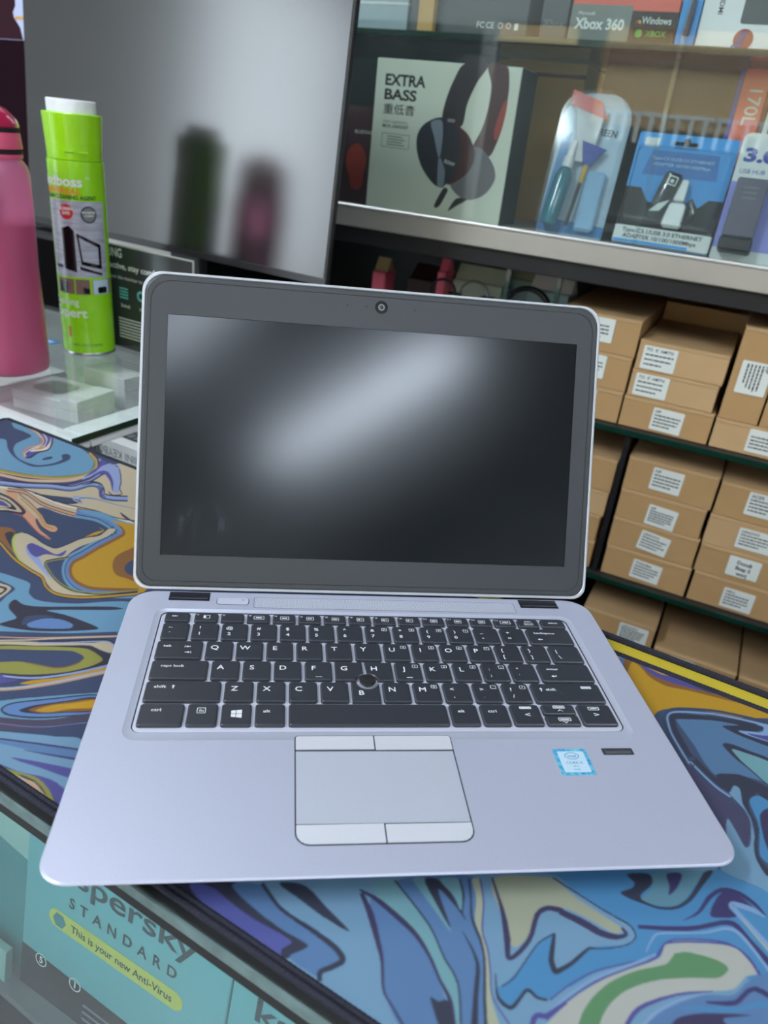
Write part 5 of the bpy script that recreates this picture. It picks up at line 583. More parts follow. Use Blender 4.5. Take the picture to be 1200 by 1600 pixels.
('kk','1046,2141 1049,2147 1057,2155 1122,2202 1137,2217 1135,2230 1119,2238 1102,2242 1086,2242 1052,2235 1054,2237 1154,2272 1211,2287 1225,2287 1239,2282 1251,2275 1258,2267 1254,2243 1241,2222 1232,2216 1142,2165 1137,2161 1139,2156 1148,2154 1162,2153 1217,2155 1338,2173 1361,2175 1377,2175 1385,2152 1380,2129 1365,2125 1330,2121 1288,2118 1157,2114 1126,2116 1078,2123 1054,2129 1047,2134'),
('l2','1136,2156 1147,2165 1226,2206 1249,2220 1256,2226 1265,2244 1268,2268 1267,2288 1256,2295 1225,2299 1225,2302 1272,2320 1314,2332 1339,2336 1359,2335 1366,2331 1375,2320 1382,2302 1386,2279 1388,2255 1388,2231 1384,2210 1376,2195 1370,2189 1353,2179 1331,2171 1280,2160 1211,2150 1182,2148 1154,2148 1144,2149 1137,2152'),
('p','1183,2165 1194,2172 1266,2203 1335,2247 1356,2258 1371,2262 1380,2246 1383,2216 1376,2195 1362,2187 1317,2176 1238,2163 1210,2160 1185,2162'),
]
# ------------------------------------------------------------------ glass counters
t = thing('display_counter', 'glass-topped display counter under the swirl-printed mat and laptop', 'counter', CT(-150, 100, FL), CA)
H = -FL                                  # local z of the laptop deck level
def cbox(u0, u1, v0, v1, z0, z1, b=0.0): return MB().box(u0 + 150, u1 + 150, v0 - 100, v1 - 100, z0 + H, z1 + H, b)
cbox(-1500, 700, -57, 252, -32, -24.1, .6).build('glass_top', 'glasstop', t)
cbox(-1500, 700, -58.2, -57.1, -31.6, -24.5).build('glass_edge', 'gedge2', t)
_m = cbox(-1500, 700, -56, -46, -44, -32.3, 1); _m.build('front_rail', 'dark', t)
cbox(-1500, 700, -54, -49, -700, -44.5).build('front_panel', 'frontglass', t)
cbox(-1500, 700, -48, 246, -262, -254).build('shelf', 'deckgrey', t)
cbox(-1500, 700, 247, 252, -900, -32.5).build('back_panel', 'dark', t)
cbox(-1500, 700, -56, 252, -930, -701).build('plinth', 'dark', t)

t = thing('display_counter', 'glass side counter with white frame under the green can and pink bottle', 'counter', CT(-800, 500, FL), CA)
def sbox(u0, u1, v0, v1, z0, z1, b=0.0): return MB().box(u0 + 800, u1 + 800, v0 - 500, v1 - 500, z0 + H, z1 + H, b)
sbox(-1500, -527, 258, 770, -30, -22.05, .6).build('glass_top', 'glasstop', t)
sbox(-527, -526, 258, 770, -29.6, -22.5).build('glass_edge', 'gedge', t)
sbox(-572, -529, 284, 768, -40, -30.3, 1).build('side_frame', 'frame', t)
sbox(-1500, -530, 259, 283, -40, -30.3, 1).build('front_frame', 'frame', t)
sbox(-1500, -655, 260, 768, -81, -75.1, 1).build('upper_deck', 'deckpale', t)
sbox(-1500, -400, 258, 768, -130, -123, 1).build('lower_deck', 'deckgrey', t)
sbox(-1500, -420, 262, 764, -930, -131).build('carcass', 'dark', t)

# ------------------------------------------------------------------ swirl printed mat
MAT_Z = -20.0
def smooth_rows(shapes, U0, V0, step, nu, nv):
    img = np.zeros((nv, nu, 3), np.float32)
    img[:] = [lin(c) for c in MAT_COL['n']]
    for col, s in shapes:
        c = [lin(x) for x in MAT_COL[col]]
        P = np.array([[float(a) for a in q.split(',')] for q in s.split(' ')]) / 10.0
        x = (P[:, 0] - U0) / step; y = (P[:, 1] - V0) / step
        x2 = np.roll(x, -1); y2 = np.roll(y, -1)
        for r in range(max(0, int(math.ceil(y.min()))), min(nv - 1, int(math.floor(y.max()))) + 1):
            m = ((y <= r) & (y2 > r)) | ((y2 <= r) & (y > r))
            if not m.any(): continue
            xs = np.sort(x[m] + (r - y[m]) / (y2[m] - y[m]) * (x2[m] - x[m]))
            for k in range(0, len(xs) - 1, 2):
                a = max(0, int(math.ceil(xs[k]))); b = min(nu - 1, int(math.floor(xs[k + 1])))
                if b >= a: img[r, a:b + 1] = c
    return img
def mat_top(name, U0, U1, V0, V1, step, colour, parent, z, material):
    nu = int(round((U1 - U0) / step)) + 1; nv = int(round((V1 - V0) / step)) + 1
    uu = U0 + np.arange(nu) * step; vv = V0 + np.arange(nv) * step
    G = np.zeros((nv, nu, 3), np.float32)
    G[..., 0] = (uu[None, :] + 150); G[..., 1] = (vv[:, None] - 100); G[..., 2] = z
    me = bpy.data.meshes.new(name)
    nq = (nu - 1) * (nv - 1)
    me.vertices.add(nu * nv); me.vertices.foreach_set('co', (G * S).ravel())
    idx = np.arange(nu * nv).reshape(nv, nu)
    q = np.stack([idx[:-1, :-1], idx[:-1, 1:], idx[1:, 1:], idx[1:, :-1]], -1).reshape(-1, 4).astype(np.int32)
    me.loops.add(nq * 4); me.loops.foreach_set('vertex_index', q.ravel())
    me.polygons.add(nq); me.polygons.foreach_set('loop_start', np.arange(nq, dtype=np.int32) * 4)
    me.update(calc_edges=True)
    at = me.attributes.new('print', 'FLOAT_COLOR', 'POINT')
    rgba = np.ones((nv, nu, 4), np.float32); rgba[..., :3] = colour(U0, V0, step, nu, nv)
    at.data.foreach_set('color', rgba.ravel())
    me.materials.append(material)
    ob = bpy.data.objects.new(name, me); COL.objects.link(ob); ob.parent = parent
    return ob
N = NT('printed_mat_cloth')
p = N.n('ShaderNodeBsdfPrincipled'); at = N.n('ShaderNodeAttribute', attribute_name='print')
tc = N.n('ShaderNodeTexCoord'); nz = N.n('ShaderNodeTexNoise'); nz.inputs['Scale'].default_value = 1400
N.l(tc.outputs['Object'], nz.inputs['Vector'])
hs = N.n('ShaderNodeHueSaturation'); hs.inputs['Saturation'].default_value = 1.06; hs.inputs['Value'].default_value = 0.66
N.l(at.outputs['Color'], hs.inputs['Color']); N.l(hs.outputs[0], p.inputs['Base Color'])
p.inputs['Roughness'].default_value = 0.62; p.inputs['Specular IOR Level'].default_value = 0.35
bp = N.n('ShaderNodeBump'); bp.inputs['Strength'].default_value = 0.12; bp.inputs['Distance'].default_value = 0.0003
N.l(nz.outputs['Fac'], bp.inputs['Height']); N.l(bp.outputs[0], p.inputs['Normal']); N.l(p.outputs[0], N.out.inputs[0])
MT['print'] = N.m

UM0, UM1, VM0, VM1 = -609.0, 291.0, -49.0, 247.0
def print_colour(U0, V0, step, nu, nv):
    img = smooth_rows(MAT_SHAPES, U0, V0, step / 2, nu * 2, nv * 2)
    img = (img[0::2, 0::2] + img[1::2, 0::2] + img[0::2, 1::2] + img[1::2, 1::2]) / 4
    c = int((150.0 - U0) / step); n = nu - c                    # the print repeats mirrored towards the right end
    img[:, c:] = img[:, c - np.arange(n)]
    k = img.copy()
    k[1:-1, 1:-1] = (img[1:-1, 1:-1] * 4 + img[:-2, 1:-1] + img[2:, 1:-1] + img[1:-1, :-2] + img[1:-1, 2:]) / 8
    return k
def stitched_edge(parent, U0, U1, V0, V1, zc, r):
    # thread ridge: an overlocked seam that runs round the mat, ribbed by its stitches
    def seam(A, B):
        n = int((Vector(B) - Vector(A)).length / 1.1)
        pts = [tuple(Vector(A).lerp(Vector(B), i / n)) for i in range(n + 1)]
        return pts, [r * (1.0 if i % 2 else 0.88) for i in range(n + 1)]
    m = MB()
    c = [(U0, V0), (U1, V0), (U1, V1), (U0, V1)]
    for i in range(4):
        A = c[i]; B = c[(i + 1) % 4]
        P, R = seam((A[0] + 150, A[1] - 100, zc), (B[0] + 150, B[1] - 100, zc))
        m.tube(P, R, 8)
    return m.build('stitched_edge', 'stitch', parent, smooth=False)

t = thing('desk_mat', 'swirl-patterned blue, gold and cream desk mat lying directly under the laptop', 'mat', CT(-150, 100, 0), CA)
mat_top('printed_surface', UM0, UM1, VM0, VM1, 0.45, print_colour, t, MAT_Z, MT['print'])
MB().box(UM0 + 150, UM1 + 150, VM0 - 100, VM1 - 100, -22.0, -20.3).build('rubber_base', 'rubber', t)
stitched_edge(t, UM0 - 1, UM1 + 1, VM0 - 1.2, VM1 + 1.2, -20.9, 1.7)
stitched_edge(t, UM0 - 3, UM1 - 1.5, VM0 - 4.2, VM1 - 1.4, -20.9, 1.7)

t = thing('desk_mat', 'yellow-printed mat edge showing from under the swirl-patterned mat on the right', 'mat', CT(-150, 100, 0), CA)
MB().box(-150 + 150, 330 + 150, -10 - 100, 264 - 100, -24.0, -23.4).build('rubber_base', 'rubber', t)
def seam2(A, B, r, z):
    n = int((Vector(B) - Vector(A)).length / 1.1)
    return [tuple(Vector(A).lerp(Vector(B), i / n)) for i in range(n + 1)], [r * (1.0 if i % 2 else 0.88) for i in range(n + 1)]
MB().box(-150 + 150, 330 + 150, 200 - 100, 265 - 100, -23.3, -22.8).build('printed_surface', 'yellow', t)
_m = MB(); _P, _R = seam2((-150 + 150, 266.6 - 100, -21.6), (330 + 150, 266.6 - 100, -21.6), 2.6, 0); _m.tube(_P, _R, 8); _m.build('stitched_edge', 'stitch', t)

# ------------------------------------------------------------------ laptop
lap = thing('laptop', 'open silver laptop with black keyboard and blank dark screen on the swirl-patterned mat', 'laptop', (0, 107, -20))
Z0 = 20.0
def L3(pts, z): return [(p[0], p[1] - 107, z + Z0) for p in pts]
# body: deck with an opening for the keyboard plate
OUT = lambda i, r=13: rr(-155 + i, 155 - i, i, 215 - i, (r, 16, 16, r), 8)
RIM = rr(-137.0, 136.8, 79.5, 194.6, (8, 7, 7, 8), 8)
WELL = rr(-133.3, 133.0, 85.6, 191.8, (5, 5, 5, 5), 8)
m = MB()
m.loft([L3(OUT(24, 3), -15.5), L3(OUT(14, 5), -13.0), L3(OUT(7, 9), -7.0), L3(OUT(1.6, 12), -2.2), L3(OUT(0.2), -1.2), L3(OUT(0), -0.8), L3(OUT(0.25), -0.35), L3(OUT(0.9), 0)], True, False)
n = len(RIM)
m._add(L3(OUT(0.9), 0) + L3(RIM, 0), [(i, (i + 1) % n, n + (i + 1) % n, n + i) for i in range(n)])
m.build('base', 'deck', lap, smooth=True)
m = MB(); m.loft([L3(RIM, 0), L3([((a[0] * .5 + b[0] * .5), (a[1] * .5 + b[1] * .5)) for a, b in zip(RIM, WELL)], -0.55), L3(WELL, -0.75)], False, False)
m.build('keyboard_rim', 'deck_rim', lap, smooth=True)
m = MB(); PL = rr(-132.7, 132.4, 86.2, 191.2, 4.6, 8)
m._add(L3(WELL, -0.75) + L3(PL, -1.3), [(i, (i + 1) % n, n + (i + 1) % n, n + i) for i in range(n)]); m.build('keyboard_gap', 'groove', lap)
MB().poly(L3(PL, 0), -0) if False else None
m = MB(); m._add(L3(PL, -1.2), [tuple(range(n))]); m.build('keyboard_plate', 'deck_plate', lap)
for x in (-98, 125):
    for y in (32, 195): MB().lathe([(7, 0.0), (8, .6), (8, 6)], 20, x, y - 107).build('rubber_foot', 'seal', lap)

# keys
def key_part(x0, x1, y0, y1, r=1.3, notch=None):
    m = MB(); i = 0.55; x0 += .14; x1 -= .14; r *= 1.25
    if notch:
        outer, inner = notch
        m.loft([L3(outer, -1.15), L3(outer, 0.15), L3(inner, 0.65)], False, True)
    else:
        a = rr(x0, x1, y0, y1, r, 4); b = rr(x0 + .15, x1 - .15, y0 + .15, y1 - .15, r, 4); c = rr(x0 + i + .3, x1 - i - .3, y0 + i + .35, y1 - i - .1, r * .8, 4)
        m.loft([L3(a, -1.15), L3(b, 0.2), L3(c, 0.7)], False, True)
    return m.build('key', 'key', lap)
def legend(k, items):
    m = MB(); m.M = Matrix.Translation((0, -107, Z0 + 0.74))
    for it in items:
        if it[0] == 'T': m.text(it[1], it[2], it[3], it[4], bold=0.012, sx=it[5] if len(it) > 5 else 1.12)
        elif it[0] == 'B':       # boxed symbol
            _, x, y, w, h, th = it
            m.ring(rr(x - w / 2, x + w / 2, y - h / 2, y + h / 2, .45, 2), rr(x - w / 2 + th, x + w / 2 - th, y - h / 2 + th, y + h / 2 - th, .3, 2), 0)
        elif it[0] == 'R':
            m.poly([(it[1], it[2]), (it[3], it[2]), (it[3], it[4]), (it[1], it[4])])
        elif it[0] == 'P': m.poly(it[1])
    m.build('legend', 'legend', k)
KH = 16.6
rowy = [89.4, 107.6, 125.8, 144.0, 162.2]
def arrow(x, y, s, d):
    pts = {'l': [(-1, 0), (0, .6), (0, .2), (1, .2), (1, -.2), (0, -.2), (0, -.6)], 'u': [(0, 1), (.7, .2), (.22, .2), (.22, -1), (-.22, -1), (-.22, .2), (-.7, .2)]}[d]
    return ('P', [(x + a * s, y + b * s) for a, b in pts])
# function row
fx = [(-130.4, -114.9)] + [(-112.5 + 16.14 * i, -112.5 + 16.14 * i + 14.9) for i in range(14)] + [(113.5, 130.2)]
ficon = ['esc', None, None, 'kb', 'wide', 'box', 'box', 'wide', 'wide', 'wide', 'box', 'box', 'long', 'ins', 'delete']
for i, (a, b) in enumerate(fx):
    k = key_part(a, b, 180.6, 189.4, 1.0); cx = (a + b) / 2
    if i == 0: legend(k, [('T', 'esc', a + 6.2, 184.9, 1.7)])
    elif i == 15: legend(k, [('T', 'delete', cx, 184.7, 1.6)])
    elif i == 14: legend(k, [('T', 'insert', cx, 186.2, 1.2), ('T', 'prt sc', cx, 183.3, 1.2), ('B', cx, 183.9, 6.2, 2.4, .25)])
    else:
        it = [('T', 'f%d' % i if i < 13 else 'f12', a + 2.2, 186.6, 1.2)]
        w = {1: 4, 3: 6.5, 4: 5.5, 13: 7}.get(i, 4.6)
        if i != 2:
            it += [('B', cx + .3, 185.2, w, 3.6, .3)]
            if i == 1: it += [('R', cx - 1.4, 184.2, cx - .2, 186.2)]
            elif i in (7, 8, 9): it += [('P', [(cx - 1.4, 184.7), (cx - .7, 184.7), (cx, 184.1), (cx, 186.3), (cx - .7, 185.7), (cx - 1.4, 185.7)]), ('R', cx + .5, 184.9, cx + 1.5, 185.5)]
            else: it += [('R', cx - w / 4, 184.7, cx + w / 3, 185.7)]
        legend(k, it)
# number row
nums = [('~', '`'), ('!', '1'), ('@', '2'), ('#', '3'), ('$', '4'), ('%', '5'), ('^', '6'), ('&', '7'), ('*', '8'), ('(', '9'), (')', '0'), ('_', '-'), ('+', '=')]
y0 = rowy[4]
for i, (s1, s2) in enumerate(nums):
    a = -130.3 + 17.74 * i; b = a + 16.4
    k = key_part(a, b, y0, y0 + KH)
    it = [('T', s1, a + 5, y0 + 10.3, 2.6), ('T', s2, a + 5, y0 + 4.4, 2.7)]
    if 7 <= i <= 10: it += [('B', a + 12.6, y0 + 12.6, 3.4, 2.8, .28), ('T', {7: '7', 8: '8', 9: '9', 10: '/'}[i], a + 12.6, y0 + 11.8, 1.6)]
    legend(k, it)
k = key_part(100.4, 130.2, y0, y0 + KH); legend(k, [('T', 'backspace', 112.4, y0 + 10.8, 1.9, 1.25), arrow(107.8, y0 + 5, 1.7, 'l')])
# tab row
y0 = rowy[3]
k = key_part(-130.8, -104.0, y0, y0 + KH); legend(k, [('T', 'tab', -124.5, y0 + 10.4, 2.0, 1.25), arrow(-112.4, y0 + 10.8, 1.5, 'l'), ('R', -114.4, y0 + 9.8, -114.1, y0 + 11.8), ('P', [(-113.8, y0 + 5.2), (-112.2, y0 + 5.2), (-112.2, y0 + 4.6), (-110.8, y0 + 5.5), (-112.2, y0 + 6.4), (-112.2, y0 + 5.8), (-113.8, y0 + 5.8)]), ('R', -110.6, y0 + 4.5, -110.3, y0 + 6.5)])
small = {'U': '4', 'I': '5', 'O': '6', 'P': '*', 'J': '1', 'K': '2', 'L': '3', ';': '-', 'M': '0', '.': '.', '/': '+'}
def sup(ch, a, y0): return [('B', a + 12.6, y0 + 12.8, 3.4, 2.8, .28), ('T', small[ch], a + 12.6, y0 + 12.0, 1.6)] if ch in small else []
for i, ch in enumerate('QWERTYUIOP'):
    a = -102.5 + 17.7 * i; k = key_part(a, a + 16.3, y0, y0 + KH); legend(k, [('T', ch, a + 5.4, y0 + 8.6, 3.6)] + sup(ch, a, y0))
for i, (s1, s2) in enumerate((('{', '['), ('}', ']'))):
    a = -102.5 + 17.7 * (10 + i); k = key_part(a, a + 16.3, y0, y0 + KH); legend(k, [('T', s1, a + 4.6, y0 + 9.8, 2.8), ('T', s2, a + 4.6, y0 + 3.6, 2.8)])
k = key_part(109.9, 130.3, y0, y0 + KH); legend(k, [('T', '|', 114.4, y0 + 9.6, 2.8), ('T', '\\', 115.2, y0 + 3.6, 3.2)])
# caps row
y0 = rowy[2]
k = key_part(-131.0, -99.0, y0, y0 + KH); legend(k, [('T', 'caps lock', -119.0, y0 + 10.4, 1.9, 1.25)])
TPX, TPY = -8.6, 125.0                       # pointing stick
def cut(x0, x1, y0, y1, corner):
    # keycap whose one edge is scooped out round the pointing stick
    def shape(g):
        X0, X1, Y0, Y1 = x0 + g, x1 - g, y0 + g, y1 - g; R = 6.4 + g
        if corner == 'top':
            s0 = math.asin((Y1 - TPY) / R); e0 = max(math.pi - s0, math.acos(max(-1, (X0 + .3 - TPX) / R))) if False else math.pi - s0
            a0 = -math.pi - s0 if False else None
            lo = math.pi + math.asin((TPY - Y1) / R); hi = 2 * math.pi - math.asin((TPY - Y1) / R)
            xl = (X0 + .3 - TPX) / R
            if xl > math.cos(lo): lo = 2 * math.pi - math.acos(xl)
            xr = (X1 - .3 - TPX) / R
            if xr < math.cos(hi): hi = 2 * math.pi - math.acos(xr)
            arc = [(TPX + R * math.cos(lo + (hi - lo) * q / 12), TPY + R * math.sin(lo + (hi - lo) * q / 12)) for q in range(13)]
            return [(X0, Y0), (X1, Y0), (X1, max(arc[-1][1], Y1 - .01) if arc[-1][0] < X1 - .4 else arc[-1][1])] + arc[::-1] + [(X0, max(arc[0][1], Y1 - .01) if arc[0][0] > X0 + .4 else arc[0][1])]
        lo = math.asin((Y0 - TPY) / R)
        hi = math.acos(min(1, abs((X1 if corner == 'br' else X0) - TPX) / R))
        arc = [(R * math.cos(lo + (hi - lo) * q / 9), R * math.sin(lo + (hi - lo) * q / 9)) for q in range(10)]
        if corner == 'br': return [(X1, Y1), (X0, Y1), (X0, Y0)] + [(TPX - p_, TPY + q_) for p_, q_ in arc]
        return ([(X0, Y1), (X1, Y1), (X1, Y0)] + [(TPX + p_, TPY + q_) for p_, q_ in arc])[::-1]
    return shape(0), shape(0.7)
for i, ch in enumerate('ASDFGHJKL'):
    a = -97.6 + 17.68 * i
    k = key_part(a, a + 16.3, y0, y0 + KH, notch=cut(a, a + 16.3, y0, y0 + KH, 'br') if ch == 'G' else (cut(a, a + 16.3, y0, y0 + KH, 'bl') if ch == 'H' else None))
    legend(k, [('T', ch, a + 5.4, y0 + 8.6, 3.6)] + sup(ch, a, y0) + ([('R', a + 6.4, y0 + 2.4, a + 10, y0 + 2.8)] if ch in 'FJ' else []))
for i, (s1, s2) in enumerate(((':', ';'), ('"', "'"))):
    a = -97.6 + 17.68 * (9 + i); k = key_part(a, a + 16.3, y0, y0 + KH)
    legend(k, [('T', s1, a + 4.8, y0 + 9.8, 2.4), ('T', s2, a + 4.8, y0 + 4.0, 2.4)] + (sup(';', a, y0) if i == 0 else []))
k = key_part(97.0, 130.3, y0, y0 + KH); legend(k, [('T', 'enter', 106.2, y0 + 10.6, 1.9, 1.25), arrow(105.2, y0 + 4.8, 1.8, 'l'), ('R', 106.6, y0 + 4.8, 107.0, y0 + 6.0)])
# shift row
y0 = rowy[1]
k = key_part(-131.1, -90.3, y0, y0 + KH); legend(k, [('T', 'shift', -123.2, y0 + 10.6, 2.1, 1.25), arrow(-116.2, y0 + 11.6, 1.5, 'u')])
for i, ch in enumerate('ZXCVBNM'):
    a = -88.8 + 17.62 * i
    k = key_part(a, a + 16.2, y0, y0 + KH, notch=cut(a, a + 16.2, y0, y0 + KH, 'top') if ch == 'B' else None)
    legend(k, [('T', ch, a + 5.6, y0 + (5.6 if ch == 'B' else 8.6), 3.6)] + sup(ch, a, y0))
for i, (s1, s2) in enumerate((('<', ','), ('>', '.'), ('?', '/'))):
    a = -88.8 + 17.62 * (7 + i); k = key_part(a, a + 16.2, y0, y0 + KH)
    legend(k, [('T', s1, a + 5.2, y0 + 9.4, 2.8), ('T', s2, a + 5.6, y0 + 3.8, 2.6)] + (sup(s2, a, y0) if s2 in './' else []))
k = key_part(87.5, 130.3, y0, y0 + KH); legend(k, [arrow(93.4, y0 + 11.0, 1.5, 'u'), ('T', 'shift', 99.4, y0 + 10.0, 2.0, 1.25), ('B', 121.6, y0 + 12.8, 6.4, 2.2, .5), ('R', 119, y0 + 12.4, 124, y0 + 13.2)])
# bottom row
y0 = rowy[0]
for a, b, it in ((-131.2, -107.9, [('T', 'ctrl', -122.4, y0 + 10.4, 2.1, 1.25)]), (-106.6, -90.4, [('T', 'fn', -99.2, y0 + 10.0, 1.9, 1.2), ('B', -99.2, y0 + 11, 4.6, 4.2, .35)]),
                 (-89.0, -72.8, [('P', [(-83.6, y0 + 6.2), (-81.2, y0 + 5.9), (-81.2, y0 + 8.4), (-83.6, y0 + 8.4)]), ('P', [(-83.6, y0 + 8.7), (-81.2, y0 + 8.7), (-81.2, y0 + 11.2), (-83.6, y0 + 10.9)]),
                                 ('P', [(-80.9, y0 + 5.85), (-78.0, y0 + 5.5), (-78.0, y0 + 8.4), (-80.9, y0 + 8.4)]), ('P', [(-80.9, y0 + 8.7), (-78.0, y0 + 8.7), (-78.0, y0 + 11.6), (-80.9, y0 + 11.25)])]),
                 (-71.3, -55.1, [('T', 'alt', -65.0, y0 + 9.6, 2.1, 1.25)]), (-53.6, 33.9, []), (35.1, 51.2, [('T', 'alt', 41.6, y0 + 9.8, 2.1, 1.25)]), (52.6, 68.6, [('T', 'ctrl', 59.4, y0 + 9.8, 2.1, 1.2)]),
                 (70.0, 87.4, [('T', '<', 79.2, y0 + 6.6, 3.0, 1.4), ('B', 79.2, y0 + 13.6, 7, 2.0, .5), ('R', 76.6, y0 + 13.2, 81.8, y0 + 14)]), (109.8, 130.3, [('T', '>', 119.8, y0 + 6.6, 3.0, 1.4), ('B', 119.6, y0 + 13.0, 6.6, 2.6, .4), ('R', 117.6, y0 + 12.6, 121.6, y0 + 13.4)])):
    k = key_part(a, b, y0, y0 + KH)
    if it: legend(k, it)
k = key_part(88.8, 108.4, y0 + 8.5, y0 + KH, 1.0); legend(k, [('B', 99.2, y0 + 14.2, 7, 2.4, .4), ('R', 96.6, y0 + 13.8, 101.8, y0 + 14.6), ('P', [(97.8, y0 + 11), (99.2, y0 + 12.4), (100.6, y0 + 11), (100.6, y0 + 10.5), (99.2, y0 + 11.8), (97.8, y0 + 10.5)])])
k = key_part(88.8, 108.4, y0, y0 + 8.1, 1.0); legend(k, [('B', 99.6, y0 + 4.4, 7.4, 2.6, .4), ('R', 97, y0 + 4, 102.2, y0 + 4.8), ('P', [(98.2, y0 + 2.6), (99.6, y0 + 1.2), (101, y0 + 2.6), (101, y0 + 3.1), (99.6, y0 + 1.8), (98.2, y0 + 3.1)])])
# pointing stick
m = MB(); m.lathe([(3.0, -1.1 + Z0), (3.0, 0.4 + Z0), (4.6, 0.5 + Z0), (4.9, 1.2 + Z0), (4.6, 1.8 + Z0), (3.2, 2.0 + Z0), (0, 2.05 + Z0)], 28, TPX, TPY - 107)
for ring_r, cnt in ((0, 1), (1.4, 6), (2.7, 11), (3.9, 16)):
    for q in range(cnt):
        aa = 2 * math.pi * q / cnt; m.lathe([(.42, 1.7 + Z0), (.38, 2.3 + Z0), (0, 2.45 + Z0)], 6, TPX + ring_r * math.cos(aa), TPY - 107 + ring_r * math.sin(aa))
m.build('pointing_stick', 'seal', lap, smooth=True)

# touchpad with its two pairs of buttons
TP = rr(-50.4, 31.9, 15.4, 82.3, (7, 2, 2, 7), 6); TPi = rr(-49.9, 31.4, 15.9, 81.8, (6.6, 1.6, 1.6, 6.6), 6)
m = MB(); m._add(L3(TP, 0.04), [tuple(range(len(TP)))]); tp = m.build('touchpad_gap', 'groove', lap)
def flat(name, pts, z, m_, parent=lap):
    mm_ = MB(); mm_.loft([L3(pts, z - .6), L3(pts, z)], False, True); return mm_.build(name, m_, parent)
flat('touchpad', [(-49.7, 27.0), (31.2, 26.6), (31.2, 70.9), (-49.7, 71.3)], 0.16, 'pad')
flat('touchpad_button', rr(-49.7, -9.6, 72.4, 81.6, (.3, .3, 1.4, .3), 4), 0.5, 'btn'); flat('touchpad_button', rr(-8.9, 31.3, 72.0, 81.6, (.3, 1.4, .3, .3), 4), 0.5, 'btn')
flat('touchpad_button', rr(-49.7, -9.8, 16.1, 26.3, (.3, .3, .3, 6.2), 4), 0.5, 'btn'); flat('touchpad_button', rr(-9.1, 31.2, 16.1, 25.9, (6.2, .3, .3, .3), 4), 0.5, 'btn')
MB().poly(L3(circ(-43.8, 66.2, .35, 10), 0), 0)
# power button, speaker bar, fingerprint reader, hinges
m = MB(); m._add(L3(rr(-100.4, -79.6, 199.9, 207.9, 2.2, 5), .05), [tuple(range(24))]); m.build('power_button_gap', 'groove', lap)
pb = flat('power_button', rr(-100.0, -80.0, 200.3, 207.5, 1.9, 5), 0.3, 'deck_plate')
m = MB(); m.M = Matrix.Translation((-83.6, 205.2 - 107, Z0 + .34)); m.ring(circ(0, 0, 1.0, 16), circ(0, 0, .75, 16), 0); m.poly([(-.12, .2), (.12, .2), (.12, 1.3), (-.12, 1.3)]); m.build('power_symbol', 'greyink', pb)
N = NT('speaker_perforation'); p = N.n('ShaderNodeBsdfPrincipled'); tc = N.n('ShaderNodeTexCoord'); sx = N.n('ShaderNodeSeparateXYZ'); N.l(tc.outputs['Object'], sx.inputs[0])
k_ = 2 * math.pi / 0.0018
g = N.math('MULTIPLY', N.math('SINE', N.math('MULTIPLY', sx.outputs[0], k_)), N.math('SINE', N.math('MULTIPLY', sx.outputs[1], k_)))
N.l(N.mixc(N.math('GREATER_THAN', g, 0.35), rgb((190, 195, 210)), rgb((104, 108, 124))), p.inputs['Base Color']); p.inputs['Roughness'].default_value = 0.42; p.inputs['Metallic'].default_value = 0.2
N.l(p.outputs[0], N.out.inputs[0]); MT['grille'] = N.m
SPK = rr(-76.6, 100.8, 197.0, 209.4, 1.8, 5); SPKi = rr(-76.2, 100.4, 197.4, 209.0, 1.5, 5)
m = MB(); m._add(L3(SPK, .04), [tuple(range(24))]); m.build('speaker_gap', 'greyink', lap)
flat('speaker_grille', SPKi, 0.1, 'grille')
m = MB(); m._add(L3(rr(112.6, 130.0, 67.6, 72.4, .5, 3), .05), [tuple(range(16))]); fr_ = m.build('fingerprint_reader', 'groove', lap)
m = MB(); m._add(L3(rr(114.2, 128.6, 68.4, 70.4, .3, 3), .12), [tuple(range(16))]); m.build('sensor_strip', 'chrome', fr_)
for a, b in ((-131.0, -105.0), (105.2, 132.6)):
    m = MB(); m.box(a, b, 203.8 - 107, 213.4 - 107, Z0 - .8, Z0 + .25, .2); h_ = m.build('hinge', 'hinge', lap)
    m = MB(); m.box(a + 1.2, b - 1.2, 205 - 107, 206.4 - 107, Z0 + .26, Z0 + .9, .2); m.build('hinge_bar', 'groove', h_)
# processor sticker
N = NT('holographic_border'); p = N.n('ShaderNodeBsdfPrincipled'); tc = N.n('ShaderNodeTexCoord'); vz = N.n('ShaderNodeTexVoronoi'); vz.inputs['Scale'].default_value = 420; N.l(tc.outputs['Object'], vz.inputs['Vector'])
N.l(N.mixc(vz.outputs['Distance'], rgb((30, 120, 205)), rgb((130, 225, 235))), p.inputs['Base Color']); p.inputs['Roughness'].default_value = .2; p.inputs['Metallic'].default_value = .3; N.l(p.outputs[0], N.out.inputs[0]); MT['holo'] = N.m
MT['stickerblue'] = mat('pale_blue_sticker', (172, 200, 216), 0.4, var=0.04); MT['stickertext'] = mat('sticker_blue_print', (52, 110, 160), 0.5)
st = flat('processor_sticker', rr(85.0, 103.6, 53.8, 72.0, .8, 4), 0.12, 'holo')
flat('sticker_face', rr(87.2, 101.6, 55.8, 70.2, .8, 4), 0.2, 'stickerblue', st)
m = MB(); m.M = Matrix.Translation((0, -107, Z0 + .25))
m.ring(circ(94.4, 66.9, 3.9, 28, 2.4), circ(94.4, 66.9, 3.5, 28, 2.05), 0); m.text('intel', 94.4, 66.0, 1.9, bold=.01); m.text('CORE i5', 94.4, 61.4, 1.7); m.text('vPro', 94.4, 59.3, 1.1); m.text('inside', 94.4, 57.2, 1.1)
m.build('sticker_print', 'stickertext', st)

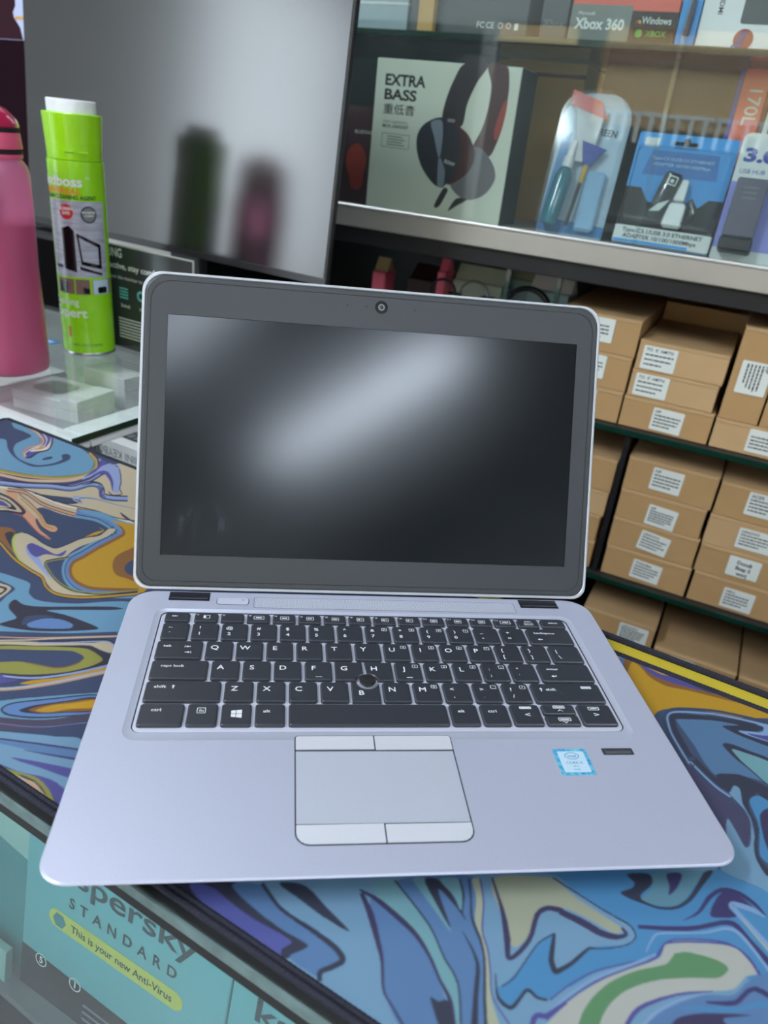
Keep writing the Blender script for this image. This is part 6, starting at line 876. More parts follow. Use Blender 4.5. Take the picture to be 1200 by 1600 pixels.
# lid
TILT = math.radians(65.511)
def LL(pts, z): return [(p[0], p[1], z) for p in pts]
LO = lambda i: rr(-155 + i, 155 - i, 4.6 + i, 210.4 - i, (9, 13, 13, 9), 8)
m = MB(); m.loft([LL(LO(5), -6.2), LL(LO(1.2), -5.4), LL(LO(0), -3.6), LL(LO(0), -0.6), LL(LO(.5), 0.0), LL(LO(1.6), 0.1)], True, False)
m._add(LL(LO(1.6), .1) + LL(LO(2.0), -.5), [(i, (i + 1) % 36, 36 + (i + 1) % 36, 36 + i) for i in range(36)])
lid = m.build('lid', 'lid', lap, (0, 212.2 - 107, -2.85 + Z0), (TILT, 0, 0), smooth=True)
SC = (-138.5, 138.5, 27.4, 183.4)
scr = rr(SC[0], SC[1], SC[2], SC[3], .3, 8)
m = MB()
b0, b1, b2 = LO(2.0), LO(3.0), LO(5.4)
m._add(LL(b0, -.5) + LL(b1, .15) + LL(b2, .15), [(i, (i + 1) % 36, 36 + (i + 1) % 36, 36 + i) for i in range(36)] + [(36 + i, 36 + (i + 1) % 36, 72 + (i + 1) % 36, 72 + i) for i in range(36)])
b3 = LO(5.9)
m._add(LL(b3, .15) + LL(scr, .15) + LL(scr, -.5), [(i, (i + 1) % 36, 36 + (i + 1) % 36, 36 + i) for i in range(36)] + [(36 + i, 36 + (i + 1) % 36, 72 + (i + 1) % 36, 72 + i) for i in range(36)])
m.build('bezel', 'bezel', lid)
m = MB(); m.ring([p[:2] for p in b2], [p[:2] for p in b3], .08); m.build('bezel_seam', 'seal', lid)
# screen surface: matte film with a faint smear at lower left
N = NT('matte_screen_film'); df_ = N.n('ShaderNodeBsdfDiffuse'); gl_ = N.n('ShaderNodeBsdfGlossy', distribution='BECKMANN'); gl_.inputs['Roughness'].default_value = 0.155; tc = N.n('ShaderNodeTexCoord')
lw_ = N.n('ShaderNodeLayerWeight'); lw_.inputs['Blend'].default_value = 0.5; mx_ = N.n('ShaderNodeMixShader')
N.l(N.math('ADD', N.math('MULTIPLY', N.math('POWER', lw_.outputs['Facing'], 5.0), 0.95), 0.04), mx_.inputs[0]); N.l(df_.outputs[0], mx_.inputs[1])
g2_ = N.n('ShaderNodeBsdfGlossy', distribution='BECKMANN'); g2_.inputs['Roughness'].default_value = 0.225; g2_.inputs['Color'].default_value = gl_.inputs['Color'].default_value = (0.86, 0.93, 1.0, 1); m2_ = N.n('ShaderNodeMixShader'); m2_.inputs[0].default_value = 0.6; N.l(gl_.outputs[0], m2_.inputs[1]); N.l(g2_.outputs[0], m2_.inputs[2]); N.l(m2_.outputs[0], mx_.inputs[2])
mp = N.n('ShaderNodeMapping'); mp.inputs['Location'].default_value = (0.113, -0.049, 0); N.l(tc.outputs['Object'], mp.inputs[0])
ln = N.n('ShaderNodeVectorMath', operation='LENGTH'); sc_ = N.n('ShaderNodeVectorMath', operation='MULTIPLY'); sc_.inputs[1].default_value = (46, 60, 0); N.l(mp.outputs[0], sc_.inputs[0]); N.l(sc_.outputs[0], ln.inputs[0])
nz = N.n('ShaderNodeTexNoise'); nz.inputs['Scale'].default_value = 90; nz.inputs['Detail'].default_value = 6; nz.inputs['Distortion'].default_value = 0.6; mp2 = N.n('ShaderNodeMapping'); mp2.inputs['Rotation'].default_value = (0, 0, .5); mp2.inputs['Scale'].default_value = (1.0, .28, 1); N.l(tc.outputs['Object'], mp2.inputs[0]); N.l(mp2.outputs[0], nz.inputs['Vector'])
k1 = N.math('MAXIMUM', N.math('SUBTRACT', 1.0, ln.outputs['Value']), 0.0); k2 = N.math('MAXIMUM', N.math('SUBTRACT', nz.outputs['Fac'], 0.48), 0.0)
N.l(N.mixc(N.math('MULTIPLY', N.math('MULTIPLY', k1, k2), 2.2), rgb((7, 9, 13)), rgb((90, 96, 104))), df_.inputs['Color']); N.l(mx_.outputs[0], N.out.inputs[0]); MT['screen'] = N.m
m = MB(); m.box(SC[0], SC[1], SC[2], SC[3], -1.4, -.45); m.build('screen', 'screen', lid)
m = MB(); m.ring(circ(0, 198.2, 4.3, 32), circ(0, 198.2, 3.1, 32), .22); m.poly(circ(0, 198.2, 3.1, 32), .18); wc = m.build('webcam', 'gblack', lid)
m = MB(); m.ring(circ(0, 198.2, 2.3, 24), circ(0, 198.2, 1.2, 24), .26); m.build('lens_ring', 'greyink', wc)
m = MB(); m.lathe([(1.2, .25), (.8, .5), (0, .6)], 20, 0, 198.2); m.build('lens', 'lens', wc)
for x in (-22.8, -10.0, 22.7):
    m = MB(); m.poly(circ(x, 198, .55, 12), .2); m.build('microphone_hole', 'seal', lid)
HP = {
'band_l':[(121.4,374.4),(124.4,375.5),(128.1,376.4),(132.4,377.1),(136.9,377.7),(141.4,378.0),(145.6,378.0),(149.2,377.8),(152.0,377.2),(153.7,376.2),(154.2,374.6),(153.6,372.3),(152.2,369.6),(150.1,366.5),(147.7,363.2),(145.2,359.8),(143.0,356.5),(141.3,353.4),(140.1,350.7),(138.9,348.0),(137.7,345.2),(136.6,342.3),(135.5,339.5),(134.5,336.7),(133.5,333.8),(132.7,330.9),(131.9,328.1),(131.3,324.8),(131.0,321.3),(130.8,317.7),(130.7,314.1),(130.6,310.7),(130.2,307.5),(129.5,304.7),(128.3,302.5),(125.4,300.2),(121.3,298.8),(116.7,298.1),(112.3,298.0),(108.7,298.3),(105.1,299.6),(102.1,301.8),(99.8,304.7),(98.4,307.8),(98.1,310.4),(98.0,313.4),(98.2,316.8),(98.7,320.3),(99.3,323.9),(100.0,327.5),(100.7,330.8),(101.4,333.9),(102.3,337.2),(103.2,340.5),(104.3,343.9),(105.4,347.2),(106.6,350.3),(107.9,353.4),(109.1,356.2),(110.4,359.1),(111.6,362.1),(112.9,365.1),(114.4,368.0),(116.3,370.5),(118.5,372.7)],
'band_tab':[(109.1,376.2),(110.8,378.2),(115.4,380.9),(120.0,383.0),(123.7,384.1),(127.7,384.6),(131.6,384.8),(136.2,384.4),(141.1,383.6),(145.3,382.4),(149.2,380.5),(152.7,378.0),(153.7,376.2),(151.6,375.8),(147.8,375.8),(143.2,375.9),(139.0,375.9),(135.4,375.6),(131.7,375.1),(128.1,374.7),(124.4,374.6),(120.0,374.7),(115.1,374.9),(111.1,375.3)],
'band_r':[(153.8,375.8),(155.8,377.1),(159.0,377.8),(163.1,378.1),(167.5,377.8),(171.8,377.3),(175.6,376.4),(178.5,375.3),(180.7,373.5),(182.3,371.0),(183.3,368.0),(184.1,364.9),(184.7,361.7),(185.3,358.6),(185.8,355.8),(186.2,352.9),(186.5,349.8),(186.7,346.6),(186.8,343.4),(186.9,340.2),(186.9,337.1),(187.0,334.3),(187.0,331.4),(187.0,328.4),(187.0,325.3),(186.9,322.2),(186.8,319.1),(186.6,316.0),(186.4,312.9),(186.0,309.9),(185.6,306.6),(185.0,303.2),(184.3,299.8),(183.6,296.4),(182.8,293.0),(181.9,289.9),(181.1,286.9),(180.2,284.2),(179.1,280.7),(177.9,276.9),(176.3,273.3),(174.5,270.6),(172.2,269.2),(169.3,269.8),(165.6,271.9),(161.8,274.8),(158.2,277.5),(155.2,279.2),(150.5,278.4),(147.6,278.5),(148.1,280.3),(149.0,282.8),(150.3,285.7),(151.8,288.9),(153.4,292.4),(155.0,295.9),(156.3,299.3),(157.4,302.5),(158.3,305.6),(159.0,308.8),(159.7,311.9),(160.4,315.2),(160.9,318.4),(161.4,321.6),(161.8,324.7),(162.1,327.9),(162.3,331.0),(162.5,334.0),(162.6,337.1),(162.6,340.2),(162.6,343.2),(162.4,346.3),(162.1,349.3),(161.7,352.3),(160.8,355.4),(159.4,358.8),(157.8,362.2),(156.1,365.6),(154.6,368.8),(153.6,371.6),(153.2,374.0)],
'cup_back':[(127.5,258.1),(129.4,260.7),(131.5,263.9),(133.7,267.2),(135.9,270.6),(138.3,273.7),(140.7,276.3),(143.1,278.1),(146.5,279.3),(150.3,279.7),(154.3,279.5),(158.2,278.6),(161.7,277.3),(164.4,275.7),(167.2,273.7),(170.1,271.2),(172.9,268.6),(175.5,265.9),(177.8,263.3),(179.8,260.9),(181.7,258.0),(183.4,255.0),(184.7,251.9),(185.7,248.8),(186.1,245.8),(185.9,242.2),(185.0,238.7),(183.5,235.3),(181.8,232.0),(179.8,228.7),(177.4,225.5),(174.6,222.6),(171.4,220.0),(168.3,218.1),(164.8,216.3),(161.1,214.8),(157.3,213.6),(153.7,212.9),(149.5,212.8),(145.2,213.3),(141.1,214.3),(137.2,215.9),(134.0,217.6),(130.8,219.7),(127.7,222.2),(124.8,224.9),(122.5,227.9),(120.5,231.3),(118.7,235.1),(117.3,239.1),(116.5,242.9),(116.5,246.2),(118.1,249.6),(121.0,252.5),(124.4,255.2)],
'cup_red':[(104.0,308.2),(106.2,309.7),(110.0,309.0),(114.7,306.9),(119.5,304.3),(123.7,302.2),(127.4,300.3),(131.2,298.3),(134.8,296.1),(138.1,293.6),(141.0,290.8),(143.4,288.0),(145.7,284.9),(147.8,281.6),(149.7,278.1),(151.1,274.6),(152.0,271.1),(152.3,267.6),(152.1,263.8),(151.6,260.1),(150.6,256.4),(149.3,252.8),(147.7,249.6),(145.7,246.5),(143.1,243.6),(140.2,240.9),(137.1,238.4),(134.0,236.2),(131.2,234.3),(127.2,231.9),(122.6,229.5),(118.4,228.4),(115.7,229.8),(115.1,231.6),(114.6,233.9),(114.3,236.7),(114.0,239.8),(113.9,243.3),(113.8,246.9),(113.7,250.7),(113.6,254.6),(113.5,258.5),(113.4,262.3),(113.2,265.9),(112.9,269.4),(112.6,272.5),(111.9,276.0),(111.0,279.7),(109.9,283.5),(108.7,287.4),(107.5,291.3),(106.3,295.0),(105.3,298.4),(104.5,301.6),(103.9,304.3),(103.8,306.6)],
'cup_disc':[(97.5,310.2),(101.2,309.9),(105.0,309.2),(108.7,307.9),(112.2,306.3),(115.0,304.5),(117.8,302.4),(120.5,300.0),(122.9,297.3),(124.9,294.5),(126.4,291.7),(127.8,288.5),(129.0,285.1),(130.0,281.5),(130.8,277.9),(131.2,274.3),(131.4,271.0),(131.4,267.5),(131.1,263.9),(130.8,260.3),(130.2,256.7),(129.5,253.3),(128.7,250.2),(127.5,247.1),(125.9,244.0),(124.1,240.9),(122.1,238.0),(120.2,235.3),(118.5,232.9),(116.1,229.2),(113.5,225.8),(110.2,223.7),(105.8,223.8),(100.9,225.3),(96.5,227.7),(94.0,229.4),(91.3,231.5),(88.4,233.9),(85.5,236.5),(82.6,239.3),(80.0,242.1),(77.7,244.8),(75.3,248.1),(73.1,251.5),(71.1,255.1),(69.4,258.6),(67.9,262.1),(66.7,265.4),(65.5,269.1),(64.7,273.0),(64.2,276.8),(64.0,280.5),(64.2,283.9),(65.0,287.6),(66.4,291.2),(68.2,294.6),(70.5,297.6),(73.3,300.3),(76.6,302.7),(80.2,304.8),(83.7,306.6),(88.1,308.4),(92.7,309.7)],
'disc_hl':[(100.9,260.7),(99.9,261.6),(98.6,263.9),(97.2,267.1),(95.6,271.0),(94.0,275.2),(92.5,279.4),(91.0,283.1),(89.8,286.2),(88.1,289.7),(86.0,293.3),(84.1,296.9),(82.9,300.0),(82.7,302.6),(85.5,305.4),(90.5,306.9),(94.7,307.4),(97.9,306.5),(99.9,304.0),(100.6,301.7),(101.2,298.8),(101.8,295.4),(102.3,291.8),(102.6,288.2),(102.8,284.8),(102.8,281.2),(102.9,276.8),(102.8,272.3),(102.6,267.9),(102.2,264.2),(101.7,261.6)],
'disc_hl2':[(100.9,260.7),(102.4,261.0),(104.8,258.5),(107.6,254.4),(110.1,249.8),(111.8,245.7),(112.5,242.4),(112.8,238.6),(112.9,234.6),(112.6,230.8),(112.2,227.5),(111.6,225.3),(107.4,223.8),(103.3,225.7),(102.8,228.0),(102.3,231.4),(101.7,235.3),(101.3,239.8),(100.9,244.3),(100.6,248.8),(100.4,252.9),(100.4,256.5),(100.5,259.1)],
'jack1':[(113.4,224.1),(117.4,224.5),(120.1,222.1),(119.6,219.9),(118.5,216.8),(116.9,213.2),(115.2,209.3),(113.4,205.7),(111.7,202.4),(110.3,200.1),(107.4,197.6),(104.2,196.5),(102.4,197.9),(102.0,200.4),(103.0,203.0),(104.4,206.6),(106.2,210.6),(108.1,214.8),(110.1,218.7),(111.9,221.9)],
'jack2':[(134.5,212.8),(138.7,214.1),(144.0,214.5),(148.4,214.2),(150.4,213.3),(148.9,211.5),(145.0,208.9),(140.1,205.9),(136.0,203.3),(131.6,200.0),(127.2,196.7),(124.3,194.8),(123.9,196.2),(125.2,199.1),(126.8,202.2),(128.9,206.2),(131.5,210.1)],
'red_hl':[(181.6,334.3),(184.4,337.0),(186.9,337.1),(187.1,335.4),(187.3,333.0),(187.3,330.1),(187.3,326.8),(187.2,323.3),(187.0,319.7),(186.7,316.1),(186.4,312.8),(186.0,309.9),(185.4,306.7),(184.6,303.1),(183.5,299.4),(182.4,295.9),(181.3,292.9),(180.2,290.6),(179.3,289.2),(177.2,290.1),(175.3,294.4),(174.6,298.9),(174.8,301.1),(175.1,303.8),(175.6,306.8),(176.2,310.1),(176.8,313.6),(177.5,317.2),(178.2,320.7),(179.0,324.1),(179.7,327.2),(180.4,330.0),(181.1,332.4)],
'clip':[(107.0,309.7),(117.9,309.3),(117.0,305.4),(107.0,305.4)],
}
# [(-10.2, 375.4), (194.1, 375.7), (200.6, 186.6), (0.4, 187.8), (7.8, 356.2), (70.6, 343.8), (8.3, 337.1), (58.6, 326.5), (8.7, 318.9), (57.8, 307.6), (9.7, 295.2), (48.9, 293.2), (9.3, 283.1), (52.3, 266.7), (108.2, 258.8), (131.4, 253.2)]
# ------------------------------------------------------------------ wall cabinet
t = thing('wall_cabinet', 'tall glass-fronted wall cabinet with shelves of electronics and cardboard boxes behind the counter', 'cabinet', KT(0, 0, FL), KA)
def kb(a0, a1, b0, b1, z0, z1, bv=0.0): return MB().box(a0, a1, b0, b1, z0 + H, z1 + H, bv)
A0, A1 = -330, 900
kb(A0, A1, 372, 380, -900, 1000).build('back_panel', 'darkback', t)
kb(A0 - 18, A0, 0, 380, -930, 1000).build('side_panel', 'dark', t)
kb(A1, A1 + 18, 0, 380, -930, 1000).build('side_panel', 'dark', t)
kb(A0, A1, 0, 380, 1000, 1020).build('top_panel', 'dark', t)
kb(A0, A1, 20, 372, 166, 184).build('case_floor', 'deckpale', t)
r_ = kb(A0, A1, -6, 14, 157, 184, 1.5).build('front_rail', 'alu', t)
kb(A0, A1, -7, -1, 184.2, 187.5, 1).build('rail_lip', 'alu_lip', r_)
kb(A0, A1, 2, 40, 134, 156.5, 1).build('under_rail', 'black', t)
kb(A0, A1, 14, 372, 138, 165).build('dark_lining', 'dark', t)
for z, th in ((-48, 8), (-280.5, 8)):
    kb(A0, A1, 4, 371, z - th, z).build('glass_shelf', 'dark', t)
    kb(A0, A1, 2.5, 3.9, z - th, z - .3).build('shelf_edge', 'gedge', t)
kb(A0, A1, 6, 371, -452, -432).build('shelf_board', 'dark', t)
kb(A0, A1, 12, 372, -930, -453).build('plinth', 'dark', t)
g_ = kb(A0, A1, 26, 365, 402, 408).build('glass_shelf', 'glass', t)
kb(A0, A1, 24, 25.9, 401.5, 408.5).build('shelf_edge', 'gedge', t)
kb(A0, 391, 2, 7, 185, 995, .8).build('sliding_pane', 'pane', t)
kb(384, A1, 10, 15, 185, 995, .8).build('sliding_pane', 'pane', t)
for a0 in (437.5,):
    kb(a0, a0 + 7, 14, 24, -280, -56).build('shelf_post', 'black', t)
kb(224, 230, 20, 26, -47.8, 134).build('shelf_post', 'gedge', t)
kb(297, 303, 20, 26, -47.8, 134).build('shelf_post', 'gedge', t)

# ------------------------------------------------------------------ cardboard boxes
CARDGROUP = {}
def carton(a0, a1, z0, z1, lab, b0=16, depth=185, stick=None, lines=4, head=None, rot90=False, pale=False, hand=None, group=None, yaw=0.0):
    w, h = a1 - a0, z1 - z0
    t = thing('cardboard_box', lab, 'box', KT((a0 + a1) / 2, b0, z0), KA + yaw, group)
    cm = 'card2' if pale else 'card'
    m = MB(); m.box(-w / 2 + .6, w / 2 - .6, .8, depth, 0, h - 1.6, .9); m.build('carton', cm, t)
    m = MB()
    # folded lid: flat top whose front edge rolls over the front wall, with the tuck line and the two ears
    m.box(-w / 2, w / 2, 0, depth + .4, h - 1.5, h, .7)
    m.box(-w / 2 + 1, w / 2 - 1, .05, .75, h - 4.2, h - 1.4, .3)
    m.build('lid_flap', 'card2', t)
    if stick:
        sx, sz, sw, sh, sr = stick
        c, s_ = math.cos(sr), math.sin(sr)
        st = MB(); st.M = Matrix.Translation((sx - (a0 + a1) / 2, .05, sz - z0)) @ Matrix.Rotation(-sr, 4, 'Y') @ FRONT
        st.loft([[(p[0], p[1], -.3) for p in rr(-sw / 2, sw / 2, -sh / 2, sh / 2, 1.6, 3)], [(p[0], p[1], .25) for p in rr(-sw / 2, sw / 2, -sh / 2, sh / 2, 1.6, 3)]])
        so = st.build('paper_label', 'label', t)
        pr = MB(); pr.M = st.M @ Matrix.Translation((0, 0, .32))
        if rot90: pr.M = pr.M @ Matrix.Rotation(-math.pi / 2, 4, 'Z'); sw, sh = sh, sw; lines = 5
        y = sh / 2 - sh * .2
        if hand:
            for k, hl in enumerate(hand): pr.text(hl, 0, sh / 2 - sh * (.36 + .28 * k), sh * .17, rot=-.05, bold=.03)
        else:
            if head: pr.text(head, -sw * .42, y - sh * .02, sh * .13, 'L', bold=.015)
            rnd = random.Random(int(a0 * 7 + z0 * 13))
            for k in range(lines):
                y -= sh * .62 / lines
                x = -sw * .42
                xe = sw * (.42 - .12 * rnd.random() - (.2 if k == lines - 1 else 0))
                while x < xe:
                    ln_ = sw * (.05 + .1 * rnd.random()); pr.poly([(x, y), (min(x + ln_, xe), y), (min(x + ln_, xe), y + min(2.0, sh * .062)), (x, y + min(2.0, sh * .062))]); x += ln_ + sw * .018
        pr.build('label_print', 'ink', so)
    return t
gA, gB, gC = 'cardboard boxes on the upper cabinet shelf', 'cardboard boxes on the middle cabinet shelf', 'cardboard boxes on the bottom cabinet shelf'
carton(308, 420, -47.5, -2.4, 'cardboard box beside the laptop lid, lowest of the partly hidden stack on the upper shelf', stick=(364, -22, 40, 31, 0), group=gA)
carton(308, 420.5, -2, 46.2, 'cardboard box with half-hidden label, middle of the stack beside the laptop lid corner', stick=(368, 26, 38, 32, 0), group=gA)
carton(310, 421.5, 46.6, 96, 'largest cardboard box on top of the stack behind the laptop lid corner', depth=260, stick=(366, 76, 42, 32, 0), group=gA)
carton(421.5, 541, -47.5, -4.4, 'cardboard box with centred label, lowest under two boxes marked TO on the upper shelf', stick=(484, -28, 41, 31, -.02), head='HP', group=gA)
carton(423, 536, -4, 33.2, 'lower of the two shallow cardboard boxes with labels marked TO', stick=(452, 14.5, 44, 30, 0), head="TO  K' AMTN", lines=3, pale=True, group=gA)
carton(423.8, 538.5, 33.6, 73.5, 'upper of the two shallow cardboard boxes with labels marked TO', stick=(453, 52, 44, 31, 0), head="TO  K' AMTN", lines=3, pale=True, group=gA)
carton(424, 552, -47.5, 98, 'pale-topped cardboard box standing at the back behind the boxes marked TO', b0=215, depth=130, pale=True, group=gA)
carton(543, 660, -47.5, -7.4, 'flat cardboard box lying under the upright boxes at the right of the upper shelf', stick=(609, -27, 44, 31, 0), pale=True, group=gA)
carton(543.5, 593, -7, 114, 'upright cardboard box with sideways label on the upper shelf at right', stick=(571, 52, 36, 42, 0), rot90=True, head='HP', group=gA)
carton(594.5, 652, -7, 106, 'upright cardboard box cut off by the right edge of the upper shelf view', group=gA)
carton(322, 433, -280, -235, 'lowest box of the mostly hidden stack left of the black post', group=gB)
carton(322, 432, -234.5, -192, 'second box from the bottom in the stack left of the black post', group=gB)
carton(322, 435, -191.5, -152, 'third box up in the stack left of the black post, with a ragged edge', pale=True, group=gB)
carton(322, 436, -151.5, -101, 'top box of the stack left of the black post on the middle shelf', group=gB)
carton(450.5, 574, -280, -231.9, 'lowest of the four boxes right of the black post, label tilted slightly', stick=(514, -258, 42, 30, -.04), head='TOSHIBA', group=gB)
carton(449.5, 572, -231.5, -185.2, 'cardboard box with most tilted label in the stack right of the black post', stick=(513, -210, 42, 30, -.1), head='LENOVO', group=gB)
carton(449.5, 569, -184.8, -138.4, 'third box up, label printed in small grey lines, right of the black post', stick=(513, -167.5, 41, 31, -.05), head='HP', lines=5, group=gB)
carton(449, 572, -138, -88, 'top box of the stack right of the black post under the upper shelf', stick=(506, -112, 42, 33, -.02), head='HP', group=gB)
carton(577.5, 700, -280, -232, 'lowest box of the right-hand stack on the middle shelf, with a printed label', stick=(643, -259, 42, 31, 0), head='HELL', group=gB)
carton(574.5, 698, -231.6, -187, 'cardboard box with a handwritten label in thick black marker', stick=(636, -208, 42, 30, 0), hand=['DomB', 'Baap 5', 'worj'], group=gB)
carton(573.5, 696, -186.6, -141, 'cardboard box with plain printed label directly above the handwritten one', stick=(638, -164, 46, 30, 0), head='LENOVO', pale=True, group=gB)
carton(574.5, 698, -140.6, -91, 'top box of the right-hand stack on the middle shelf, label at picture edge', stick=(634, -112, 44, 33, 0), head='ACER', lines=4, group=gB)
carton(441, 553, -432, -347.5, 'deep cardboard box with labelled front under the shelf, leftmost on the bottom shelf', depth=300, stick=(522, -370, 44, 32, 0), head='LENOVO', lines=5, group=gC)
carton(557.5, 678, -432, -378, 'deep cardboard box in the middle of the bottom shelf behind the yellow mat edge', depth=300, stick=(600, -396, 40, 26, 0), group=gC)
carton(681, 800, -432, -379, 'cardboard box at the right end of the bottom shelf', depth=300, group=gC)

# small goods lying loose on the upper cabinet shelf, left of the boxes
MT['pink_pack'] = mat('pink_packaging', (232, 104, 128), 0.5); MT['sage_pack'] = mat('sage_packaging', (196, 212, 192), 0.5, var=.2, scale=30)
MT['teal_pack'] = mat('pale_teal_packaging', (170, 206, 212), 0.5, var=.1); MT['maroon_pack'] = mat('dark_maroon_box', (62, 34, 42), 0.5, var=.2)
MT['steelgrey'] = mat('steel_grey_carton', (120, 128, 130), .5); MT['tan_pack'] = mat('tan_packaging', (186, 160, 110), 0.5)
def packet(name, lab, a0, a1, b0, b1, z0, z1, m_, cap_m=None):
    t = thing(name, lab, 'package', KT((a0 + a1) / 2, (b0 + b1) / 2, z0), KA)
    w, d_, h = (a1 - a0) / 2, (b1 - b0) / 2, z1 - z0
    MB().box(-w, w, -d_, d_, 0, h * .86, 2).build('packet_body', m_, t)
    MB().loft([[(-w, -d_ * .6, h * .862), (w, -d_ * .6, h * .862), (w, d_ * .6, h * .862), (-w, d_ * .6, h * .862)], [(-w * .97, -1, h), (w * .97, -1, h), (w * .97, 1, h), (-w * .97, 1, h)]]).build('packet_fold', cap_m or m_, t)
packet('product_packet', 'pink packet on the cabinet shelf above the laptop lid', 92, 106, 90, 130, -47.5, 126, 'pink_pack')
packet('product_packet', 'pink packet half hidden by the monitor edge on the cabinet shelf', -36, -12, 120, 160, -47.5, 100, 'pink_pack', 'tan_pack')
packet('product_packet', 'sage green packet lying behind the cables on the cabinet shelf', 108, 190, 120, 170, -47.5, 112, 'sage_pack')
packet('product_box', 'dark maroon box left of the pink packet on the cabinet shelf', 20, 86, 140, 210, -47.5, 96, 'maroon_pack')
packet('product_packet', 'pale teal packet with light top behind the black cable loop', 232, 296, 120, 180, -47.5, 118, 'teal_pack', 'white')
packet('product_packet', 'pale grey packet left of the green shelf post', 176, 222, 180, 220, -47.5, 120, 'teal_pack', 'sage_pack')
def coil(lab, a, b, z, R, r_, n=2, m_='black', squash=.9):
    t = thing('cable_coil', lab, 'cable', KT(a, b, z), KA)
    pts = [(R * math.cos(q) * (1 + .02 * k), k * r_ * 1.6 + (q / (2 * math.pi)) * r_ * 1.6, R * squash * math.sin(q) + R * squash) for k in range(n) for q in [2 * math.pi * i / 30 for i in range(30)]]
    MB().tube(pts, r_, 8).build('cable', m_, t, smooth=True)
    MB().tube([(R - 9, -2, R * squash), (R, -4.4, R * squash + 1), (R + 9, -2, R * squash), (R + 8, 10, R * squash), (R - 8, 10, R * squash), (R - 9, -2, R * squash)], 1.6, 6).build('cable_tie', 'seal', t)
packet('accessory_carton', 'low grey carton under the black cable loop on the cabinet shelf', 208, 294, 34, 100, -47.5, 44, 'steelgrey')
packet('accessory_carton', 'low dark carton under the thin cable loops on the cabinet shelf', 92, 198, 34, 84, -47.5, 60, 'maroon_pack')
coil('large black cable loop on the cabinet shelf beside the green shelf post', 250, 60, 44.5, 33, 3.6)
coil('thin grey-black cable loop on the cabinet shelf above the webcam', 166, 62, 60.5, 22, 1.8, m_='greyink')
coil('tangle of dark cable lying left of the sage packet on the cabinet shelf', 118, 54, 60.5, 20, 1.8)

# ------------------------------------------------------------------ glass case: headphone box
MT['hbox'] = mat('pale_sage_carton', (206, 212, 198), 0.5, var=.03, scale=12); MT['hdark'] = mat('dark_headphone_print', (38, 34, 42), 0.4, var=.2, scale=20)
MT['hmar'] = mat('maroon_headphone_print', (70, 34, 40), 0.4, var=.25, scale=16); MT['hgrey'] = mat('grey_headphone_print', (108, 106, 110), 0.4, var=.25, scale=20)
MT['hblue'] = mat('blue_black_disc_print', (34, 40, 52), 0.35, var=.2, scale=20); MT['hhl'] = mat('light_sheen_print', (120, 130, 146), .4); MT['hred'] = mat('red_print', (150, 52, 44), .4, var=.1)
t = thing('headphone_box', 'pale box with a large picture of headphones standing in the glass case', 'box', KT(97, 20, 184.2), KA)
MB().box(-104, 103.5, 0, 70, 0, 190.5, .8).build('carton', 'hbox', t)
MB().box(103.0, 103.9, .6, 69.6, .8, 189.8).build('dark_side_face', 'darkback', t)  # darker panel covering the right side face
def hpp(name, m_, z):
    mm_ = MB(); mm_.M = Matrix.Translation((-97, 0, -184.2)) @ FRONT; mm_.poly([p for p in HP[name]], z); return mm_
pic = hpp('band_r', 0, .12).build('headphone_picture', 'hmar', t)
for nm, m_, z in (('band_l', 'hdark', .16), ('red_hl', 'hred', .2), ('cup_back', 'hgrey', .2), ('cup_red', 'hmar', .24), ('cup_disc', 'hblue', .28), ('disc_hl', 'hhl', .32), ('disc_hl2', 'hhl', .32), ('jack1', 'hdark', .2), ('jack2', 'hdark', .2), ('clip', 'chrome', .34)):
    hpp(nm, 0, z).build('picture_detail', m_, pic)
mm_ = MB(); mm_.M = Matrix.Translation((-97, 0, -184.2)) @ FRONT
mm_.loft([[(p[0], p[1], .1) for p in HP['band_tab']], [(p[0], p[1], -2.2) for p in HP['band_tab']]]); mm_.build('headband_tab', 'hdark', t)
m = MB(); m.M = Matrix.Translation((-97, 0, -184.2)) @ FRONT @ Matrix.Translation((0, 0, .15))
m.text('EXTRA', 7.8, 343.4, 12.6, 'L', bold=.035, width=61); m.text('BASS', 8.2, 326.2, 12.0, 'L', bold=.035, width=49)
m.text('重低音', 8.6, 309.2, 9.4, 'L', bold=.008, width=48)
m.text('MDR-XB450AP', 9.2, 291.2, 4.2, 'L', bold=.01, width=40); m.text('STEREO HEADPHONES', 9.2, 297.4, 2.6, 'L', width=38)
m.ring([(10, 267), (53, 266), (53, 284), (9.6, 284.5)], [(10.6, 267.6), (52.4, 266.6), (52.4, 283.4), (10.2, 283.9)], 0)
for k in range(4): m.poly([(18, 270 + 3.4 * k), (46 - 4 * (k % 2), 269.6 + 3.4 * k), (46 - 4 * (k % 2), 270.6 + 3.4 * k), (18, 271 + 3.4 * k)])
m.build('box_lettering', 'ink', t)
m = MB(); m.M = Matrix.Translation((-97, 0, -184.2)) @ FRONT @ Matrix.Translation((0, 0, .36)); m.text('SONY', 117, 254, 4.2, rot=-.22, bold=.02); m.build('picture_lettering', 'label', t)

